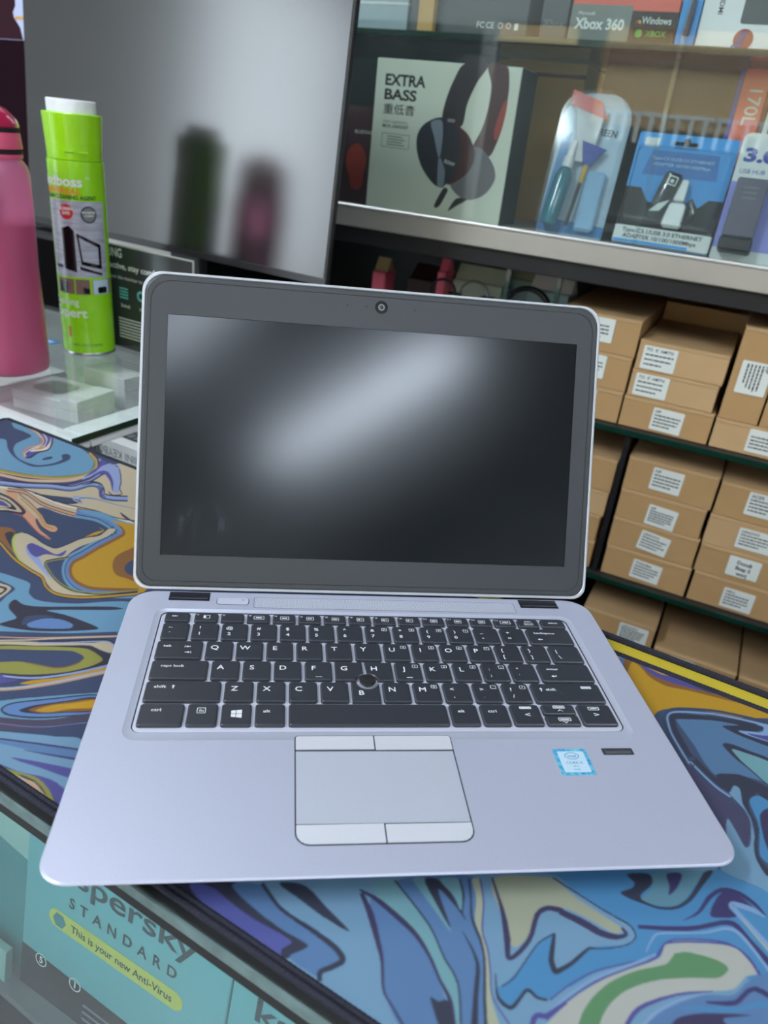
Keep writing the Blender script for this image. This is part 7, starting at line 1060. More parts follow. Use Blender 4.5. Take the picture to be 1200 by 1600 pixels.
t = thing('headphone_box', 'dark maroon wireless headphone box at the left behind the pale box', 'box', KT(-45, 50, 184.2), KA)
MB().box(-60, 35, 0, 70, 0, 131, .8).build('carton', 'maroon_pack', t)
m = MB(); m.M = FRONT; m.text('BLUETOOTH', 13, 96, 4, bold=.01, z=.2, width=36); m.build('box_lettering', 'label', t)
m = MB(); m.M = FRONT; m.poly(circ(0, 58, 17, 24, 24), .2); m.poly(circ(3, 34, 12, 20, 15), .25); m.build('headphone_picture', 'hred', t)
t = thing('carton', 'large dark navy carton at the back of the glass case above the headphone boxes', 'box', KT(35, 160, 184.2), KA)
MT['navybox'] = mat('dark_navy_carton', (36, 46, 58), .5, var=.15, scale=10)
MB().box(-110, 60, 0, 150, 0, 205, 1).build('carton_body', 'navybox', t); MB().box(-110, 60, -.3, .2, 170, 172, 0).build('tape_seam', 'hdark', t)
MT['ochre'] = mat('ochre_carton', (196, 156, 92), .6, var=.12, scale=10)
t = thing('carton', 'ochre carton added for the tan glass reflection behind the headband of the pale box', 'box', KT(215, 190, 184.2), KA)  # box added so its ochre colour stands in for a reflection in the pane
MB().box(-110, 25, 0, 120, 0, 215, 1).build('carton_body', 'ochre', t); MB().box(-110, 25, -.3, .2, 196, 201, 0).build('tape_seam', 'hmar', t)

# blister packs leaning back in the case
LEAN = math.radians(-14)
def pack(name, lab, cat, a, b, yaw=0.0): return thing(name, lab, cat, KT(a, b, 184.6), rot=(LEAN, 0, KA + yaw))
MT['kitblue'] = mat('pale_blue_card', (176, 198, 216), .5, var=.05, scale=8); MT['kitblue2'] = mat('mid_blue_card', (52, 128, 190), .5, var=.1, scale=8)
MT['sprayteal'] = mat('teal_spray_bottle', (24, 112, 130), .12, var=.2, trans=.0, coat=.5); MT['yellowink'] = mat('amber_handle', (214, 164, 40), .4); MT['bristle'] = mat('blue_bristles', (52, 74, 160), .7, var=.3, scale=300)
MT['clothblue'] = mat('pale_blue_cloth', (140, 180, 214), .8, var=.12, scale=60); MT['whiteglove'] = mat('white_cleaning_cloth', (214, 216, 218), .8, var=.06, scale=40); MT['coral'] = mat('coral_print', (222, 106, 96), .5, var=.08)
t = pack('cleaning_kit', 'screen cleaning kit in clear blister with spray bottle and brush', 'package', 292, 42)
kit = rr(-44, 46, 0, 178, (3, 34, 34, 3), 8)
m = MB(); m.M = FRONT; m.loft([[(p[0], p[1], -1) for p in kit], [(p[0], p[1], 0) for p in kit]]); m.build('backing_card', 'kitblue', t)
m = MB(); m.M = FRONT; m.poly([(-44, 2), (46, 2), (46, 16), (-44, 20)], .2); m.poly([(-43.6, 20), (-30, 18), (-26, 130), (-38, 118)], .2); m.build('card_print', 'kitblue2', t)
m = MB(); m.M = Matrix.Translation((-27, -13, 8)) @ Matrix.Rotation(.10, 4, 'Y'); m.lathe([(0, 0), (10, 0), (11.5, 2), (11.5, 62), (9, 70), (5.5, 74)], 24); sp = m.build('spray_bottle', 'sprayteal', t, smooth=True)
m = MB(); m.M = Matrix.Translation((-27, -13, 8)) @ Matrix.Rotation(.10, 4, 'Y'); m.lathe([(6.5, 74.2), (7, 76), (7, 86), (4.5, 89), (4, 104), (3.2, 108), (0, 108.4)], 20); m.build('spray_head', 'white', sp, smooth=True)
m = MB(); m.M = Matrix.Translation((-3, -10, 10)) @ Matrix.Rotation(.10, 4, 'Y'); m.tube([(0, 0, 0), (0, 0, 56)], 2.6, 10); br = m.build('brush_handle', 'black', t, smooth=True)
m = MB(); m.M = Matrix.Translation((-3, -10, 10)) @ Matrix.Rotation(.10, 4, 'Y'); m.tube([(0, 0, 56.2), (0, 0, 78)], [2.8, 3.4], 10); m.build('brush_ferrule', 'yellowink', br, smooth=True)
m = MB(); m.M = Matrix.Translation((-3, -10, 10)) @ Matrix.Rotation(.10, 4, 'Y'); m.loft([[(-5, -2, 78.2), (5, -2, 78.2), (5, 2, 78.2), (-5, 2, 78.2)], [(-10, -3, 92), (12, -3, 92), (12, 3, 92), (-10, 3, 92)], [(-15, -3, 106), (19, -2, 101), (19, 2, 101), (-15, 3, 106)]]); m.build('bristles', 'bristle', br)
MB().box(8, 34, -12, -2, 6, 82, 4).build('folded_cloth', 'clothblue', t)
m = MB(); m.loft([[(-12, -9, 92), (8, -9, 92), (8, -5, 92), (-12, -5, 92)], [(-16, -10, 120), (10, -10, 120), (10, -4, 120), (-16, -4, 120)], [(-24, -9, 150), (12, -9, 146), (12, -4, 146), (-24, -4, 150)], [(-34, -8, 168), (16, -8, 152), (16, -4, 152), (-34, -4, 168)]]); wg = m.build('white_cloth', 'whiteglove', t)
m = MB(); m.loft([[(-35, -9.4, 160), (17, -9.4, 144), (17, -3.4, 144), (-35, -3.4, 160)], [(-36, -9, 178), (4, -9, 166), (4, -4, 166), (-36, -4, 178)]]); m.build('cloth_hem', 'coral', wg)
m = MB(); m.M = FRONT; m.text('SCREEN', 14, 128, 8, bold=.02, z=.3, rot=-.06, width=36); m.build('card_lettering', 'ink', t)
m = MB(); o1 = rr(-45.5, 47.5, 1, 182, (4, 36, 36, 4), 8); o2 = rr(-41, 43, 5, 174, (4, 32, 32, 4), 8)
m.M = FRONT; m.loft([[(p[0], p[1], .8) for p in o1], [(p[0], p[1], 2) for p in o1], [(p[0], p[1], 24) for p in o2]], False, True); m.build('blister_shell', 'blister', t, smooth=True)

MT['ethblue'] = mat('bright_blue_card', (38, 142, 214), .45, var=.08, scale=6); MT['ethblue2'] = mat('deep_blue_card', (24, 104, 176), .45, var=.05); MT['greycard'] = mat('pale_grey_card', (200, 206, 206), .5); MT['stickgloss'] = mat('glossy_black_adapter', (20, 21, 25), .1, coat=1.0)
t = pack('adapter_pack', 'blue and black blister pack of an ethernet adapter with white label strip', 'package', 412, 40)
W_ = 61
m = MB(); m.M = FRONT; m.loft([[(p[0], p[1], -1) for p in rr(-W_ + 2, W_ + 2, 0, 138, 3, 3)], [(p[0], p[1], 0) for p in rr(-W_ + 2, W_ + 2, 0, 138, 3, 3)]]); m.build('backing_card', 'ethblue', t)
m = MB(); m.M = FRONT; m.poly([(-W_ + 2, 24), (W_ + 2, 24), (W_ + 2, 66), (46, 66), (36, 56), (-28, 56), (-40, 72), (-W_ + 2, 72)], .15); m.build('black_panel', 'gblack', t)
m = MB(); m.M = FRONT; m.poly([(-44, 88), (48, 88), (44, 118), (-38, 118)], .15); m.build('title_panel', 'ethblue2', t)
m = MB(); m.M = FRONT; m.loft([[(p[0], p[1], .2) for p in rr(-W_ + 2, W_ + 2, 1, 24, 2, 3)], [(p[0], p[1], 8) for p in rr(-W_ + 3, W_ + 1, 2, 23, 2, 3)]]); ls = m.build('label_strip', 'greycard', t)
m = MB(); m.M = FRONT; m.text('Type-C3.1/USB 3.0 ETHERNET', 2, 15.5, 4.6, bold=.02, z=8.2, width=100); m.text('ADAPTER 10/100/1000Mbps', 0, 8.2, 4.6, bold=.02, z=8.2, width=92); m.build('strip_lettering', 'ink', ls)
m = MB(); m.M = FRONT; m.poly([(-W_ + 4, 2.4), (W_ - 24, 2.4), (W_ - 24, 6), (-W_ + 4, 6)], 8.2); m.build('strip_band', 'ethblue', ls)
m = MB(); m.M = FRONT; m.text('Type-C3.1/USB 3.0 ETHERNET', 2, 107, 3.6, z=.3, width=76); m.text('ADAPTER 10/100/1000Mbps', 2, 100, 3.6, z=.3, width=70); m.build('card_lettering', 'kitblue', t)
m = MB(); m.M = FRONT; m.poly(rr(-14, 16, 125, 130, 2.4, 4), .2); m.poly(circ(1, 131, 4, 14), .22); m.build('hang_hole', 'gblack', t)
m = MB(); m.M = FRONT; m.poly(rr(-50, -32, 122, 132, 1, 3), .2); m.build('corner_sticker', 'greycard', t)
m = MB(); m.M = Matrix.Translation((-14, -9, 30)) @ Matrix.Rotation(.22, 4, 'Y'); m.box(-12, 12, -8, 8, 0, 62, 4); ad = m.build('adapter', 'stickgloss', t, smooth=True)
m = MB(); m.M = Matrix.Translation((-14, -9, 30)) @ Matrix.Rotation(.22, 4, 'Y') @ FRONT; m.ring(rr(-5, 7, 46, 57, 1, 2), rr(-3.8, 5.8, 47.2, 55.8, .6, 2), 8.3); m.poly([(-1, 49), (3, 49), (3, 53), (-1, 53)], 8.3); m.poly([(-9, 10), (3, 14), (9, 30), (-2, 22)], 8.3); m.build('adapter_mark', 'label', ad)
MB().box(-2, 22, -15, -2, 26, 56, 3).build('usb_plug', 'white', t, smooth=True)
m = MB(); m.box(1, 18, -13, -4, 58, 84, 2); m.build('plug_cap', 'white', t, smooth=True)
MB().tube([(22, -9, 32), (30, -9, 40), (31, -9, 52), (26, -9, 60), (23, -9, 54)], 4.2, 10).build('short_cable', 'gblack', t, smooth=True)
m = MB(); m.M = FRONT; o1 = rr(-W_ + 4, W_, 24.5, 124, 4, 4); o2 = rr(-W_ + 10, W_ - 6, 28, 116, 8, 4); m.loft([[(p[0], p[1], .4) for p in o1], [(p[0], p[1], 20) for p in o2]], False, True); m.build('blister_shell', 'blister', t, smooth=True)

MT['violet'] = mat('violet_card', (132, 136, 210), .5, var=.06); MT['slate'] = mat('slate_usb_hub', (88, 86, 102), .3, var=.2, scale=30); MT['numblue'] = mat('indigo_number_print', (52, 66, 150), .5)
for k, (a, b, z, lab) in enumerate(((529, 36, 0, 'violet and grey hub pack marked 3.0 at the right of the glass case'), (545, 70, 34, 'second hub pack marked 3.0 standing raised behind the violet one'))):
    t = pack('hub_pack', lab, 'package', a, b)
    if z: MB().box(-52, 52, -6, 0, 0, z + 6, 1).build('pack_base', 'greycard', t)
    m = MB(); m.M = Matrix.Translation((0, 0, z)) @ FRONT; q = rr(-52, 52, 0, 148, (3, 8, 8, 3), 4); m.loft([[(p[0], p[1], -1) for p in q], [(p[0], p[1], 0) for p in q]]); m.build('backing_card', 'greycard', t)
    m = MB(); m.M = Matrix.Translation((0, 0, z)) @ FRONT; m.poly([(-52, 14), (52, 14), (52, 92), (-52, 92)], .2); m.build('card_print', 'violet', t)
    m = MB(); m.M = Matrix.Translation((0, 0, z)) @ FRONT; m.text('3.0', -46, 116, 14, 'L', bold=.05, z=.3, width=38); m.text('USB HUB', -46, 102, 5, 'L', z=.3); m.build('card_lettering', 'numblue', t)
    hb = MB().box(-44, -8, -24, -.5, 24 + z, 92 + z, 2).build('usb_hub', 'slate', t)
    MB().box(-45, -7, -25, -.5, 8 + z, 24 + z, 2).build('hub_foot', 'black', hb)
    m = MB(); m.M = Matrix.Translation((0, 0, z)) @ FRONT
    for r_ in range(3): m.poly([(-34, 80 - 6 * r_), (-18, 80 - 6 * r_), (-18, 82 - 6 * r_), (-34, 82 - 6 * r_)], 24.3)
    m.build('hub_print', 'greyink', hb)
t = thing('game_case', 'coral-red upright case with rotated white letters behind the adapter pack', 'case', KT(470, 110, 184.6), KA)
MB().box(-14, 16, 0, 100, 0, 214, 1).build('case_body', 'coral', t); MB().box(-20, -14.2, 0, 100, 0, 212, .8).build('case_side', 'bristle', t)
m = MB(); m.M = FRONT; m.text('170L', -4, 172, 15, bold=.01, z=.3, rot=math.pi / 2 * -1, sx=1.0); m.build('case_lettering', 'label', t)

# things on the upper glass shelf
def shelfbox(name, lab, a0, a1, b0, d_, h, m_):
    t = thing(name, lab, 'box', KT((a0 + a1) / 2, b0, 408.3), KA)
    MB().box(-(a1 - a0) / 2, (a1 - a0) / 2, 0, d_, 0, h, .8).build('carton', m_, t); return t
MT['steelbox'] = mat('pale_steel_carton', (146, 164, 170), .4, var=.08); MT['slatebox'] = mat('slate_grey_carton', (74, 78, 80), .45, var=.08, scale=6); MT['xgrey'] = mat('grey_game_carton', (112, 118, 112), .45, var=.06); MT['orange'] = mat('orange_red_carton', (214, 96, 76), .5, var=.08); MT['xgreen'] = mat('green_logo_print', (96, 160, 56), .5)
t = shelfbox('carton', 'pale steel-blue carton at the left end of the upper glass shelf', -70, 22, 40, 80, 120, 'steelbox'); MB().box(-46.2, 46.2, -.6, 20, 30, 33).build('tape_seam', 'greycard', t)
t = shelfbox('carton', 'slate carton with small white certification marks on the upper glass shelf', 26, 190, 40, 90, 120, 'slatebox')
m = MB(); m.M = FRONT
for k, s_ in enumerate(('FC', 'CE')): m.text(s_, 20 + 13 * k, 9, 6.5, bold=.01, z=.3)
m.ring(circ(47, 12.2, 3.4, 20), circ(47, 12.2, 2.5, 20), .3); m.ring(circ(58, 12.2, 3.6, 6), circ(58, 12.2, 2.6, 6), .3); m.poly([(66, 8), (71, 8), (71, 15), (66, 15)], .3); m.build('certification_marks', 'label', t)
t = shelfbox('carton', 'tan carton standing upright between the steel and slate cartons', 44, 66, 26, 12, 110, 'ochre'); MB().box(-11.2, 11.2, -.3, .2, 60, 62).build('tape_seam', 'card', t)
t = shelfbox('carton', 'dark narrow box left of the game controller box on the shelf', 206, 240, 45, 80, 110, 'slatebox'); m = MB(); m.M = FRONT; m.text('Xbox', 0, 14, 8, bold=.01, z=.3); m.build('box_lettering', 'xgrey', t)
t = shelfbox('controller_box', 'grey and black game controller box with white lettering on the upper shelf', 246, 372, 36, 80, 46, 'orange')
MB().box(-63.2, 10, -.6, .2, 0, 38).build('grey_front', 'xgrey', t); MB().box(10, 63.2, -.5, .2, 0, 33).build('black_front', 'gblack', t)
m = MB(); m.M = FRONT; m.text('Xbox 360', -27, 13, 10.5, bold=.03, z=.8, width=60); m.text('Microsoft', -54, 27, 3.6, 'L', z=.8); m.text('Windows', 40, 20.5, 7, bold=.01, z=.8, width=34); m.build('box_lettering', 'label', t)
m = MB(); m.M = FRONT; m.text('XBOX', 42, 8, 5.5, bold=.02, z=.8); m.poly(circ(22, 10.6, 4.2, 20), .8); m.build('green_lettering', 'xgreen', t)
m = MB(); m.M = FRONT
m.poly([(16, 20), (19, 21), (19, 24), (16, 23)], .8); m.build('red_logo_pane', 'hred', t); m = MB(); m.M = FRONT; m.poly([(19.5, 21), (22.5, 20), (22.5, 23), (19.5, 24)], .8); m.build('yellow_logo_pane', 'yellowink', t)
t = shelfbox('carton', 'coral carton standing behind the game controller box', 330, 372, 120, 60, 120, 'coral'); MB().box(-21.2, 21.2, -.3, .2, 60, 63).build('tape_seam', 'orange', t)
t = shelfbox('cable_pack', 'tall blue hanging cable pack right of the game controller box', 374, 396, 36, 12, 130, 'ethblue')
MB().tube([(0, -3, 10), (1, -3, 26), (2, -3, 60), (3, -3, 100)], [3.4, 3.4, 1.6, 1.2], 8).build('cable', 'hmar', t)
t = shelfbox('window_pack', 'white pack with grey window and round blue and red emblem', 398, 520, 32, 60, 130, 'paper')
m = MB(); m.M = FRONT; m.poly(rr(-18, 61, 24, 110, 3, 3), .3); m.build('grey_window', 'slatebox', t)
m = MB(); m.M = FRONT; m.poly(circ(-10, 9, 10.5, 28), .5); em = m.build('round_emblem', 'hred', t)
m = MB(); m.M = FRONT; m.text('Rixos', -10, 7, 9, bold=.03, z=.9, rot=1.3, width=19); m.build('emblem_lettering', 'numblue', em)
m = MB(); m.M = FRONT; m.text('USB 3.0 TO HDMI', -44, 60, 5, bold=.01, z=.4, rot=-math.pi / 2); m.build('side_lettering', 'ink', t)

# ------------------------------------------------------------------ monitors on the side counter
MU = math.radians(142.19 - 180); MW = math.radians(-4.676)
SCR = NT('monitor_screen_film'); p = SCR.n('ShaderNodeBsdfPrincipled'); nz = SCR.n('ShaderNodeTexNoise'); nz.inputs['Scale'].default_value = 900; tc = SCR.n('ShaderNodeTexCoord'); SCR.l(tc.outputs['Object'], nz.inputs['Vector'])
SCR.l(SCR.mixc(nz.outputs['Fac'], rgb((20, 21, 22)), rgb((26, 27, 28))), p.inputs['Base Color']); p.inputs['Roughness'].default_value = 0.2; p.inputs['IOR'].default_value = 1.75; p.inputs['Specular IOR Level'].default_value = .6; SCR.l(p.outputs[0], SCR.out.inputs[0]); MT['monscreen'] = SCR.m
t = thing('monitor', 'large switched-off monitor with thin black bezel standing behind the green can', 'monitor', (-16.45, 731.71, 108.5), rot=(MW, 0, MU))
Wm, Hm = 562.3, 332
MB().box(-Wm, 0, 0.4, 9, 0, Hm, 1.5).build('panel_back', 'monbez', t)
MB().box(-Wm + 3.5, -3.5, -.5, .35, 9, Hm - 3.5).build('screen', 'monscreen', t)
MB().box(-Wm, 0, -.9, .3, 0, 8.6, .3).build('bottom_bezel', 'monbez', t)
MB().box(-Wm / 2 - 120, -Wm / 2 + 120, 9.2, 40, 60, 260, 8).build('rear_housing', 'black', t)
m = MB(); m.M = Matrix.Rotation(-MW, 4, 'X'); m.box(-Wm / 2 - 30, -Wm / 2 + 30, 46, 62, -129, 150, 3); nk = m.build('stand_neck', 'black', t)
m = MB(); m.M = Matrix.Rotation(-MW, 4, 'X'); m.box(-Wm / 2 - 125, -Wm / 2 + 125, -20, 130, -130.4, -122, 3); m.build('stand_base', 'black', t)

MT['refl_blue'] = emit_mat('painted_reflection_pale_blue', (0.36, 0.42, 0.62), 1.0); MT['refl_maroon'] = emit_mat('painted_reflection_maroon', (0.012, 0.006, 0.01), 1.0); MT['refl_dark'] = emit_mat('painted_reflection_dark', (0.03, 0.014, 0.02), 1.0)  # ceiling and shelf reflections painted as glowing colour on the second screen
P2 = Vector((-460.7, 1076.43, 108.51)) + (Vector((-math.sin(MU), math.cos(MU), 0)) * 45)
t = thing('monitor', 'second monitor at the far left with a painted pale blue reflection above dark maroon', 'monitor', tuple(P2), rot=(MW, 0, MU))
MB().box(-520, 30, 0.4, 12, -20, 330, 1.5).build('panel_back', 'gblack', t)
m = MB(); m.box(-516, 26, -.4, .3, -10, 326); sc2 = m.build('screen', 'refl_maroon', t)
m = MB(); m.M = FRONT; m.poly([(-516, 246), (26, 246), (26, 324), (-516, 324)], .5); m.build('painted_reflection', 'refl_blue', sc2)
m = MB(); m.M = FRONT; m.poly([(-200, 246.4), (-62, 246.4), (-68, 262), (-82, 275), (-84, 282), (-78, 290), (-78, 304), (-90, 318), (-200, 318)], .7); m.build('reflection_figure', 'refl_dark', sc2)
m = MB(); m.M = FRONT; m.poly([(-80, 272), (26, 272), (26, 276), (-80, 277)], .65); m.build('reflection_line', 'ochre', sc2)
m = MB(); m.M = Matrix.Rotation(-MW, 4, 'X'); m.box(-280, -220, 20, 40, -129, 100, 3); m.build('stand_neck', 'black', t)
m = MB(); m.M = Matrix.Rotation(-MW, 4, 'X'); m.box(-370, -130, -60, 90, -130.4, -120, 3); m.build('stand_base', 'black', t)
t = thing('speaker_box', 'black box standing in shadow between the pink bottle and monitor', 'speaker', CT(-930, 585, -21.9), CA)
MB().box(-90, 62, 0, 40, 0, 120, 4).build('cabinet', 'black', t); m = MB(); m.M = FRONT; m.poly(rr(-80, 52, 8, 110, 6, 4), .3); m.build('grille_cloth', mat('black_grille_cloth', (9, 8, 9), .9, spec=.05, var=.1), t)

# spec card leaning at the monitor foot
t = thing('spec_card', 'dark spec card with white slogan lettering leaning in front of the monitor', 'card', CT(-687, 524, -21.9), rot=(0, 0, CA))
MT['specdark'] = mat('dark_grey_spec_card', (52, 58, 58), .2, var=.15, scale=8); MT['mint'] = mat('mint_icon_print', (96, 190, 184), .5); MT['rimgrey'] = mat('pale_card_rim', (150, 158, 150), .4)
MB().box(-86, 78, 0, 2, 0, 139, .6).build('card_rim', 'rimgrey', t)
m = MB(); m.M = FRONT; m.poly([(-84.5, 1), (76, 1), (76, 137.2), (-84.5, 137.2)], .15); m.build('card_face', 'specdark', t)
m = MB(); m.M = FRONT @ Matrix.Translation((0, 0, .3))
m.text('SAMSUNG', -48, 123, 11, 'R', bold=.02, width=58); m.text('Stay active, stay comfortable', 46, 108.5, 7.2, 'R', bold=.02, width=142); m.text('Adjust the monitor to personal comfort', 44, 95, 4.6, 'R', width=124)
for k in range(7): m.poly([(-60, 16 + 4.2 * k), (40 + 8 * (k % 3), 16 + 4.2 * k), (40 + 8 * (k % 3), 17.6 + 4.2 * k), (-60, 17.6 + 4.2 * k)])
m.text('Swivel', -46, 58, 4.6, bold=.01); m.text('Height', -10, 58, 4.6, bold=.01); m.build('card_lettering', 'label', t)
m = MB(); m.M = FRONT @ Matrix.Translation((0, 0, .3)); m.ring(circ(-16, 78, 7, 20), circ(-16, 78, 4, 20), 0); m.poly([(-10, 76), (0, 70), (1, 73), (-9, 79)])
for k in range(4): m.poly([(-56, 70 + 4 * k), (-40, 70 + 4 * k), (-40, 72 + 4 * k), (-56, 72 + 4 * k)])
m.build('card_icons', 'mint', t)

# ------------------------------------------------------------------ green spray can
MT['lime'] = mat('lime_green_can_paint', (142, 210, 16), .22, var=.03, coat=.4); MT['limecap'] = mat('lime_green_cap_plastic', (150, 214, 18), .25, var=.03, coat=.3)
MT['brushwhite'] = mat('white_brush_head', (222, 224, 230), .6, var=.05, scale=200); MT['photo1'] = mat('grey_streaked_can_print', (164, 166, 180), .25, var=.55, scale=40, aniso=(1, 1, 6), coat=.3)
MT['redprint'] = mat('red_badge_print', (196, 40, 44), .3); MT['orangetext'] = mat('orange_lettering', (224, 130, 20), .4); MT['darkgreen'] = mat('dark_green_lettering', (20, 60, 10), .4); MT['photo2'] = mat('brown_photo_print', (120, 90, 84), .3, var=.5, scale=90)
t = thing('spray_can', 'lime green screen-cleaning spray can with white brush top on the side counter', 'spray can', (-328, 844, -21.9))
RC = 33.2
m = MB(); m.lathe([(RC - 3, 0), (RC - .4, 1.2), (RC, 3), (RC, 238)], 64); m.build('can_body', 'lime', t, smooth=True)
m = MB(); m.lathe([(RC - .2, -.0 + .2), (RC + .5, .8), (RC + .5, 2.6), (RC, 3.4)], 64); m.build('base_rim', 'chrome', t, smooth=True)
m = MB(); m.lathe([(31.6, 238.4), (31.9, 239.5), (32.0, 246), (34.4, 288), (33.2, 289), (31, 289), (29, 283), (0, 283)], 64); cp = m.build('cap', 'limecap', t, smooth=True)
m = MB()
for x in (1, 18): m.box(x - 6, x + 6, -33.4, -31, 247, 248.6, .5)
m.M = Matrix.Identity(4); m.build('cap_notch', 'lime', cp)
m = MB(); m.lathe([(28.2, 283.2), (28.6, 302), (27.6, 303.2), (0, 303.2)], 40, sy=.8); m.build('brush_head', 'brushwhite', t, smooth=True)
VA = math.atan2(-209 - 844, -64 + 328)
def wrap(z0, extra=0.15):
    def fn(q):        # q.x = arc length from the side facing the customer, q.y = height
        a = VA + q.x / RC; R_ = RC + extra + q.z
        return Vector((R_ * math.cos(a), R_ * math.sin(a), z0 + q.y))
    return fn
def cm(z0, extra=.15): m = MB(); m.fn = wrap(z0, extra); return m
def patch(m, x0, x1, y0, y1, n=24):
    for k in range(n):
        a = x0 + (x1 - x0) * k / n; b = x0 + (x1 - x0) * (k + 1) / n
        m.poly([(a, y0), (b, y0), (b, y1), (a, y1)])
    return m
patch(cm(0, .1), -44, 33, 102, 193).build('photo_print', 'photo1', t)
patch(cm(0, .12), -40, 40, 80.5, 99.5).build('photo_strip', 'photo2', t)
m = cm(0, .2); patch(m, 6, 9, 80, 100, 3); patch(m, -13, -11.4, 80, 100, 2); m.build('strip_divider', 'lime', t)
m = cm(0, .2); patch(m, 10, 34, 81, 99, 10); m.build('pale_photo', 'kitblue', t)
m = cm(0, .24); m.poly(rr(16, 30, 82, 90, 2, 3)); m.poly([(-2, 82), (5, 82), (5, 88), (-2, 90)]); m.poly(rr(-36, -22, 82, 96, 1, 2)); m.build('office_furniture_print', 'gblack', t)
m = cm(0, .24); m.text('mindboss', 5.8, 209.6, 10.6, 'R', bold=.028, width=66); m.text('TM', 10, 218, 2.4, 'L'); m.build('brand_lettering', 'label', t)
m = cm(0, .24); m.text('UNIVERSAL', 3.6, 200.6, 6.6, 'R', bold=.03, width=56); m.build('orange_lettering', 'orangetext', t)
m = cm(0, .24); m.text('FOAM CLEANING AGENT', 22, 194.8, 4.4, 'R', bold=.025, width=70); m.text('18FL.OZ/530ML', 18, 13, 3.2, 'R', width=40); m.build('small_lettering', 'darkgreen', t)
m = cm(0, .24); m.poly(circ(-16, 180, 8.8, 28)); bd = m.build('red_badge', 'redprint', t)
m = cm(0, .24); m.poly(circ(11, 178, 9.4, 28)); bd2 = m.build('grey_badge', 'greyink', t)
m = cm(0, .3); m.ring(circ(11, 178, 9.8, 28), circ(11, 178, 8.4, 28), 0); m.build('badge_ring', 'gblack', bd2)
m = cm(0, .3); m.text('SCREEN', -16, 182, 3.2, bold=.03); m.text('SAFE', -16, 177, 3.2, bold=.03); m.build('badge_lettering', 'label', bd)
m = cm(0, .3); m.text('MAXIMUM', 11, 179.4, 2.4, bold=.02); m.text('CLEAN', 11, 175.6, 2.4, bold=.02); m.build('badge_lettering', 'label', bd2)
m = cm(0, .26); m.poly([(-24, 112), (-8, 108), (-8, 158), (-14, 164), (-24, 160)]); m.poly([(-6, 156), (24, 142), (24, 112), (-2, 118)]); m.poly([(-4, 112), (24, 104), (24, 107), (-4, 116)]); m.poly([(-38, 112), (-26, 112), (-26, 116), (-38, 116)]); m.build('computer_print', 'gblack', t)
m = cm(0, .32); m.poly([(-3, 151), (20, 139), (20, 118), (0, 122)]); m.build('screen_print', 'photo1', t)
m = cm(0, .24); m.text('Expert', .5, 51, 11.2, 'R', bold=.02, width=50); m.text('Cleaning', -9, 66.5, 8, 'R', bold=.012, width=42); m.build('slogan_lettering', 'label', t)
m = cm(0, .24); m.poly([(-26, 24), (-23, 24), (-23, 38), (-26, 38)]); m.build('red_mark', 'redprint', t)

# ------------------------------------------------------------------ pink bottle
MT['pinkbody'] = mat('translucent_pink_bottle', (242, 138, 184), .28, var=.05, scale=12, trans=.75); MT['pinklid'] = mat('translucent_magenta_lid', (206, 40, 92), .18, var=.08, trans=.35, coat=.5); MT['pinkband'] = mat('pink_lid_band', (226, 92, 128), .4)
MT['water'] = mat('pink_tinted_water', (224, 84, 146), .2, trans=.35, var=.03)
t = thing('water_bottle', 'frosted pink water bottle with dark-banded flip lid at the left edge', 'bottle', (-397, 739, -21.9))
R1 = 44.5
m = MB(); m.lathe([(R1 - 6, 0), (R1 - 1.5, 2), (R1, 8), (R1 - .2, 60), (R1 - 1.6, 120), (R1 - .4, 190), (R1 - .6, 222), (R1 - 2.5, 231), (R1 - 7, 237.5), (R1 - 8, 239)], 56); m.build('bottle_body', 'pinkbody', t, smooth=True)
m = MB(); m.lathe([(R1 - 9, 4), (R1 - 3, 9), (R1 - 4.4, 120), (R1 - 3.4, 172), (0, 172)], 48); m.build('water', 'water', t, smooth=True)
m = MB(); m.lathe([(R1 - 6, 239.2), (R1 - 5.6, 241), (R1 - 6, 243.5)], 48); m.build('neck_ring', 'pinkband', t, smooth=True)
m = MB(); m.lathe([(R1 - 6.6, 243.7), (R1 - 5.4, 244.4), (R1 - 5.4, 247.4), (R1 - 6.4, 248)], 48); m.build('lid_band', 'seal', t, smooth=True)
m = MB(); m.lathe([(R1 - 6, 248.2), (R1 - 5.2, 249), (R1 - 6.4, 264), (R1 - 7, 264.8)], 48); m.build('lid_collar', 'pinkband', t, smooth=True)
m = MB(); m.lathe([(R1 - 7, 265), (R1 - 6, 265.6), (R1 - 6, 268.6), (R1 - 7, 269.2)], 48); m.build('lid_band', 'seal', t, smooth=True)
m = MB(); m.lathe([(R1 - 7, 269.4), (R1 - 6.2, 271), (R1 - 8, 277), (R1 - 18, 287), (R1 - 32, 293), (0, 294)], 48); ld = m.build('flip_lid', 'pinklid', t, smooth=True)

# ------------------------------------------------------------------ goods under the side counter glass
def gbox(name, lab, u0, u1, v0, v1, z0, h, m_, txt=None, group=None, rz=0.0):
    t = thing(name, lab, 'box', CT((u0 + u1) / 2, (v0 + v1) / 2, z0), CA + rz, group)
    w, d_ = (u1 - u0) / 2, (v1 - v0) / 2
    MB().box(-w, w, -d_, d_, 0, h * .55, .8).build('box_base', m_, t); MB().box(-w - .3, w + .3, -d_ - .3, d_ + .3, h * .56, h, .8).build('box_lid', m_, t)
    if txt:
        m = MB(); m.M = Matrix.Translation((0, -d_ - .3, 0)) @ FRONT; m.text(txt, 0, h * .62, h * .22, bold=.01, z=.2); m.build('box_lettering', 'greyink', t)
    return t
gU = 'white boxes under the side counter glass'
t = gbox('gadget_box', 'flat white box under the glass below the pink bottle', -770, -686, 366, 436, -75, 25, 'paper', group=gU, rz=.12)
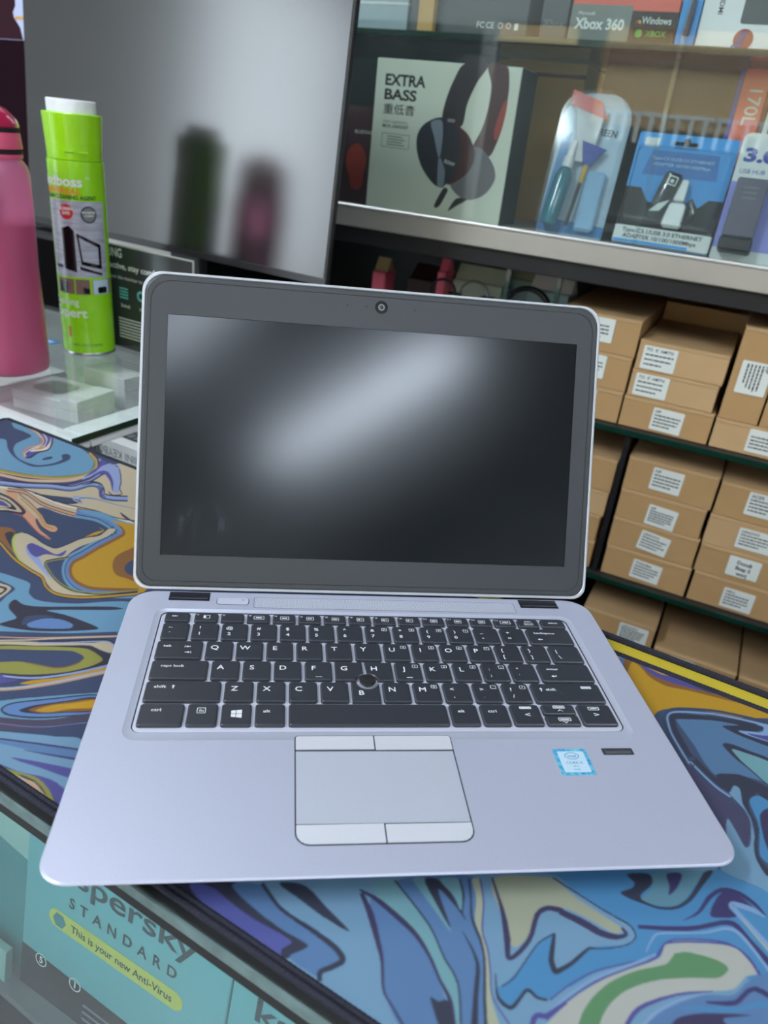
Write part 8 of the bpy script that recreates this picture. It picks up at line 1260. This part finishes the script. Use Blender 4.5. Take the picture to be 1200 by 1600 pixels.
m = MB(); m.poly(rr(-30, 22, -20, 22, 14, 6), 25.2); m.build('box_picture', 'rimgrey', t)
gbox('gadget_box', 'small white box under the glass directly in front of the green can', -690, -664, 372, 436, -75, 29, 'paper', group=gU, rz=.1)
gbox('gadget_box', 'taller white box under the glass behind the smaller white boxes', -738, -662, 450, 486, -75, 42, 'paper', group=gU)
t = thing('paper_stack', 'stack of white paper under the glass at the far left', 'paper', CT(-850, 385, -75), CA)
for k in range(5): MB().box(-60, 60, -70 + 2 * (k % 2), 80 - 2 * (k % 3), k * 4.2, k * 4.2 + 3.8, .3).build('paper_bundle', 'paper', t)
t = thing('price_card', 'small pale blue card lying beside the green can base', 'card', CT(-830, 470, -22), CA)
MB().box(-22, 16, -8, 8, 0.05, .6).build('card_sheet', 'kitblue2', t); m = MB(); m.poly([(-18, -4), (10, -4), (10, 3), (-18, 3)], .7); m.build('card_print', 'kitblue', t)
t = thing('keyboard_box', 'white mini keyboard box with upside-down lettering on the lower deck', 'box', CT(-600, 450, -123), CA)
MB().box(-92, 62, -56, 50, 0, 31, .8).build('carton', 'paper', t)
m = MB(); m.M = Matrix.Translation((0, -56, 0)) @ FRONT; m.text('MINI KEYBOARD', -60, 18, 10, 'L', bold=.02, z=.2, rot=math.pi) ; 
m = MB(); m.M = Matrix.Translation((0, -56, 0)) @ FRONT; m.text('MINI KEYBOARD', 22, 20.5, 10.5, 'L', bold=.0, z=.2, rot=math.pi, width=104); m.build('box_lettering', 'greyink', t)
m = MB(); m.poly([(-88, -40), (58, -40), (58, 46), (-88, 46)], 31.3); kp_ = m.build('keyboard_picture', 'ink', t)
m = MB()
for r_ in range(5):
    for c_ in range(12): m.poly([(-84 + 11.8 * c_, -36 + 16 * r_), (-75 + 11.8 * c_, -36 + 16 * r_), (-75 + 11.8 * c_, -24 + 16 * r_), (-84 + 11.8 * c_, -24 + 16 * r_)], 31.5)
m.build('picture_keys', 'greyink', kp_)

# ------------------------------------------------------------------ boxes behind the front glass
MT['teal'] = mat('teal_software_carton', (104, 172, 176), .4, var=.05, scale=6); MT['teal2'] = mat('dark_teal_print', (60, 134, 136), .4); MT['tealpale'] = mat('pale_teal_carton', (150, 186, 176), .45, var=.08, scale=8)
MT['pill'] = mat('yellow_green_print', (196, 200, 84), .5); MT['tealink'] = mat('dark_teal_lettering', (22, 52, 58), .5)
TL = math.radians(-11); WV = (CV * math.sin(-TL) + Vector((0, 0, math.cos(TL))))
def kbox(u0, lab, seg, full=True):
    o = CU * u0 + Vector((0, 0, -24)) + WV * -220
    t = thing('software_box', lab, 'box', tuple(o), rot=(TL, 0, CA + math.radians(2.0)), group='teal software boxes behind the front glass')
    MB().box(0, 158, 0, 34, 0, 200, 1).build('carton', 'teal', t)
    m = MB(); m.M = FRONT; m.poly([(0.5, 1), (157.5, 1), (157.5, 27), (0.5, 34)], .15); m.build('dark_band', 'gblack', t)
    m = MB(); m.M = FRONT; m.poly(circ(120, 88, 30, 30), .12); m.build('print_circle', 'teal2', t) if not full else None
    m = MB(); m.M = FRONT
    m.text('kaspersky', 16, 104, 15, 'L', bold=.012, z=.3, width=117)
    if full: m.text('STANDARD', 38, 85.5, 7.4, 'L', bold=.02, z=.3, width=84, spacing=1.9)
    m.build('box_lettering', 'tealink', t)
    if full:
        m = MB(); m.M = FRONT; m.poly(rr(22, 129, 64, 77.5, 6.7, 8), .2); pl = m.build('slogan_pill', 'pill', t)
        m = MB(); m.M = FRONT; m.text('This is your new Anti-Virus', 41, 68.2, 5.2, 'L', bold=.012, z=.35, width=80); m.build('slogan_lettering', 'tealink', pl)
        m = MB(); m.M = FRONT; m.poly(circ(31, 70.5, 5.6, 6), .35); m.build('hexagon_badge', 'teal2', pl)
    m = MB(); m.M = FRONT
    for k in range(3): m.poly([(56, 18 - 5.4 * k), (118 - 9 * k, 18 - 5.4 * k), (118 - 9 * k, 20 - 5.4 * k), (56, 20 - 5.4 * k)], .3)
    m.build('small_print', 'greyink', t)
    for x, s_ in ((18, '5'), (48, '1')):
        m = MB(); m.M = FRONT; m.ring(circ(x, 30, 5, 20), circ(x, 30, 4.2, 20), .3); m.text(s_, x, 27.6, 5, bold=.02, z=.3); m.build('number_badge', 'label', t)
    return t
kbox(-242, 'teal antivirus box with yellow slogan pill behind the front glass', 0)
kbox(-80, 'teal antivirus box cut off at the bottom edge under the mat corner', 1, False)
o = CU * -300 + Vector((0, 0, -24)) + WV * -220
t = thing('software_box', 'pale teal box left of the antivirus box behind the front glass', 'box', tuple(o), rot=(TL, 0, CA + math.radians(2.0)))
MB().box(-60, 54, 4, 38, 0, 186, 1).build('carton', 'tealpale', t); m = MB(); m.M = Matrix.Translation((0, 4, 0)) @ FRONT; m.poly([(-59, 1), (53, 1), (53, 90), (-59, 110)], .15); m.build('dark_print', 'teal2', t)

o2 = o + CV * -7 + CU * 6
t = thing('cable_box', 'small pale box end marked 2.0 in front of the pale teal box', 'box', tuple(o2), rot=(TL, 0, CA + math.radians(2.0)))
MB().box(-10, 46, -1.5, 4, 0.5, 26, .6).build('carton', 'tealpale', t)
m = MB(); m.M = Matrix.Translation((0, -1.5, 0)) @ FRONT; m.text('2.0', 26, 9, 9, bold=.0, z=.2, rot=.25); m.build('box_lettering', 'tealink', t)
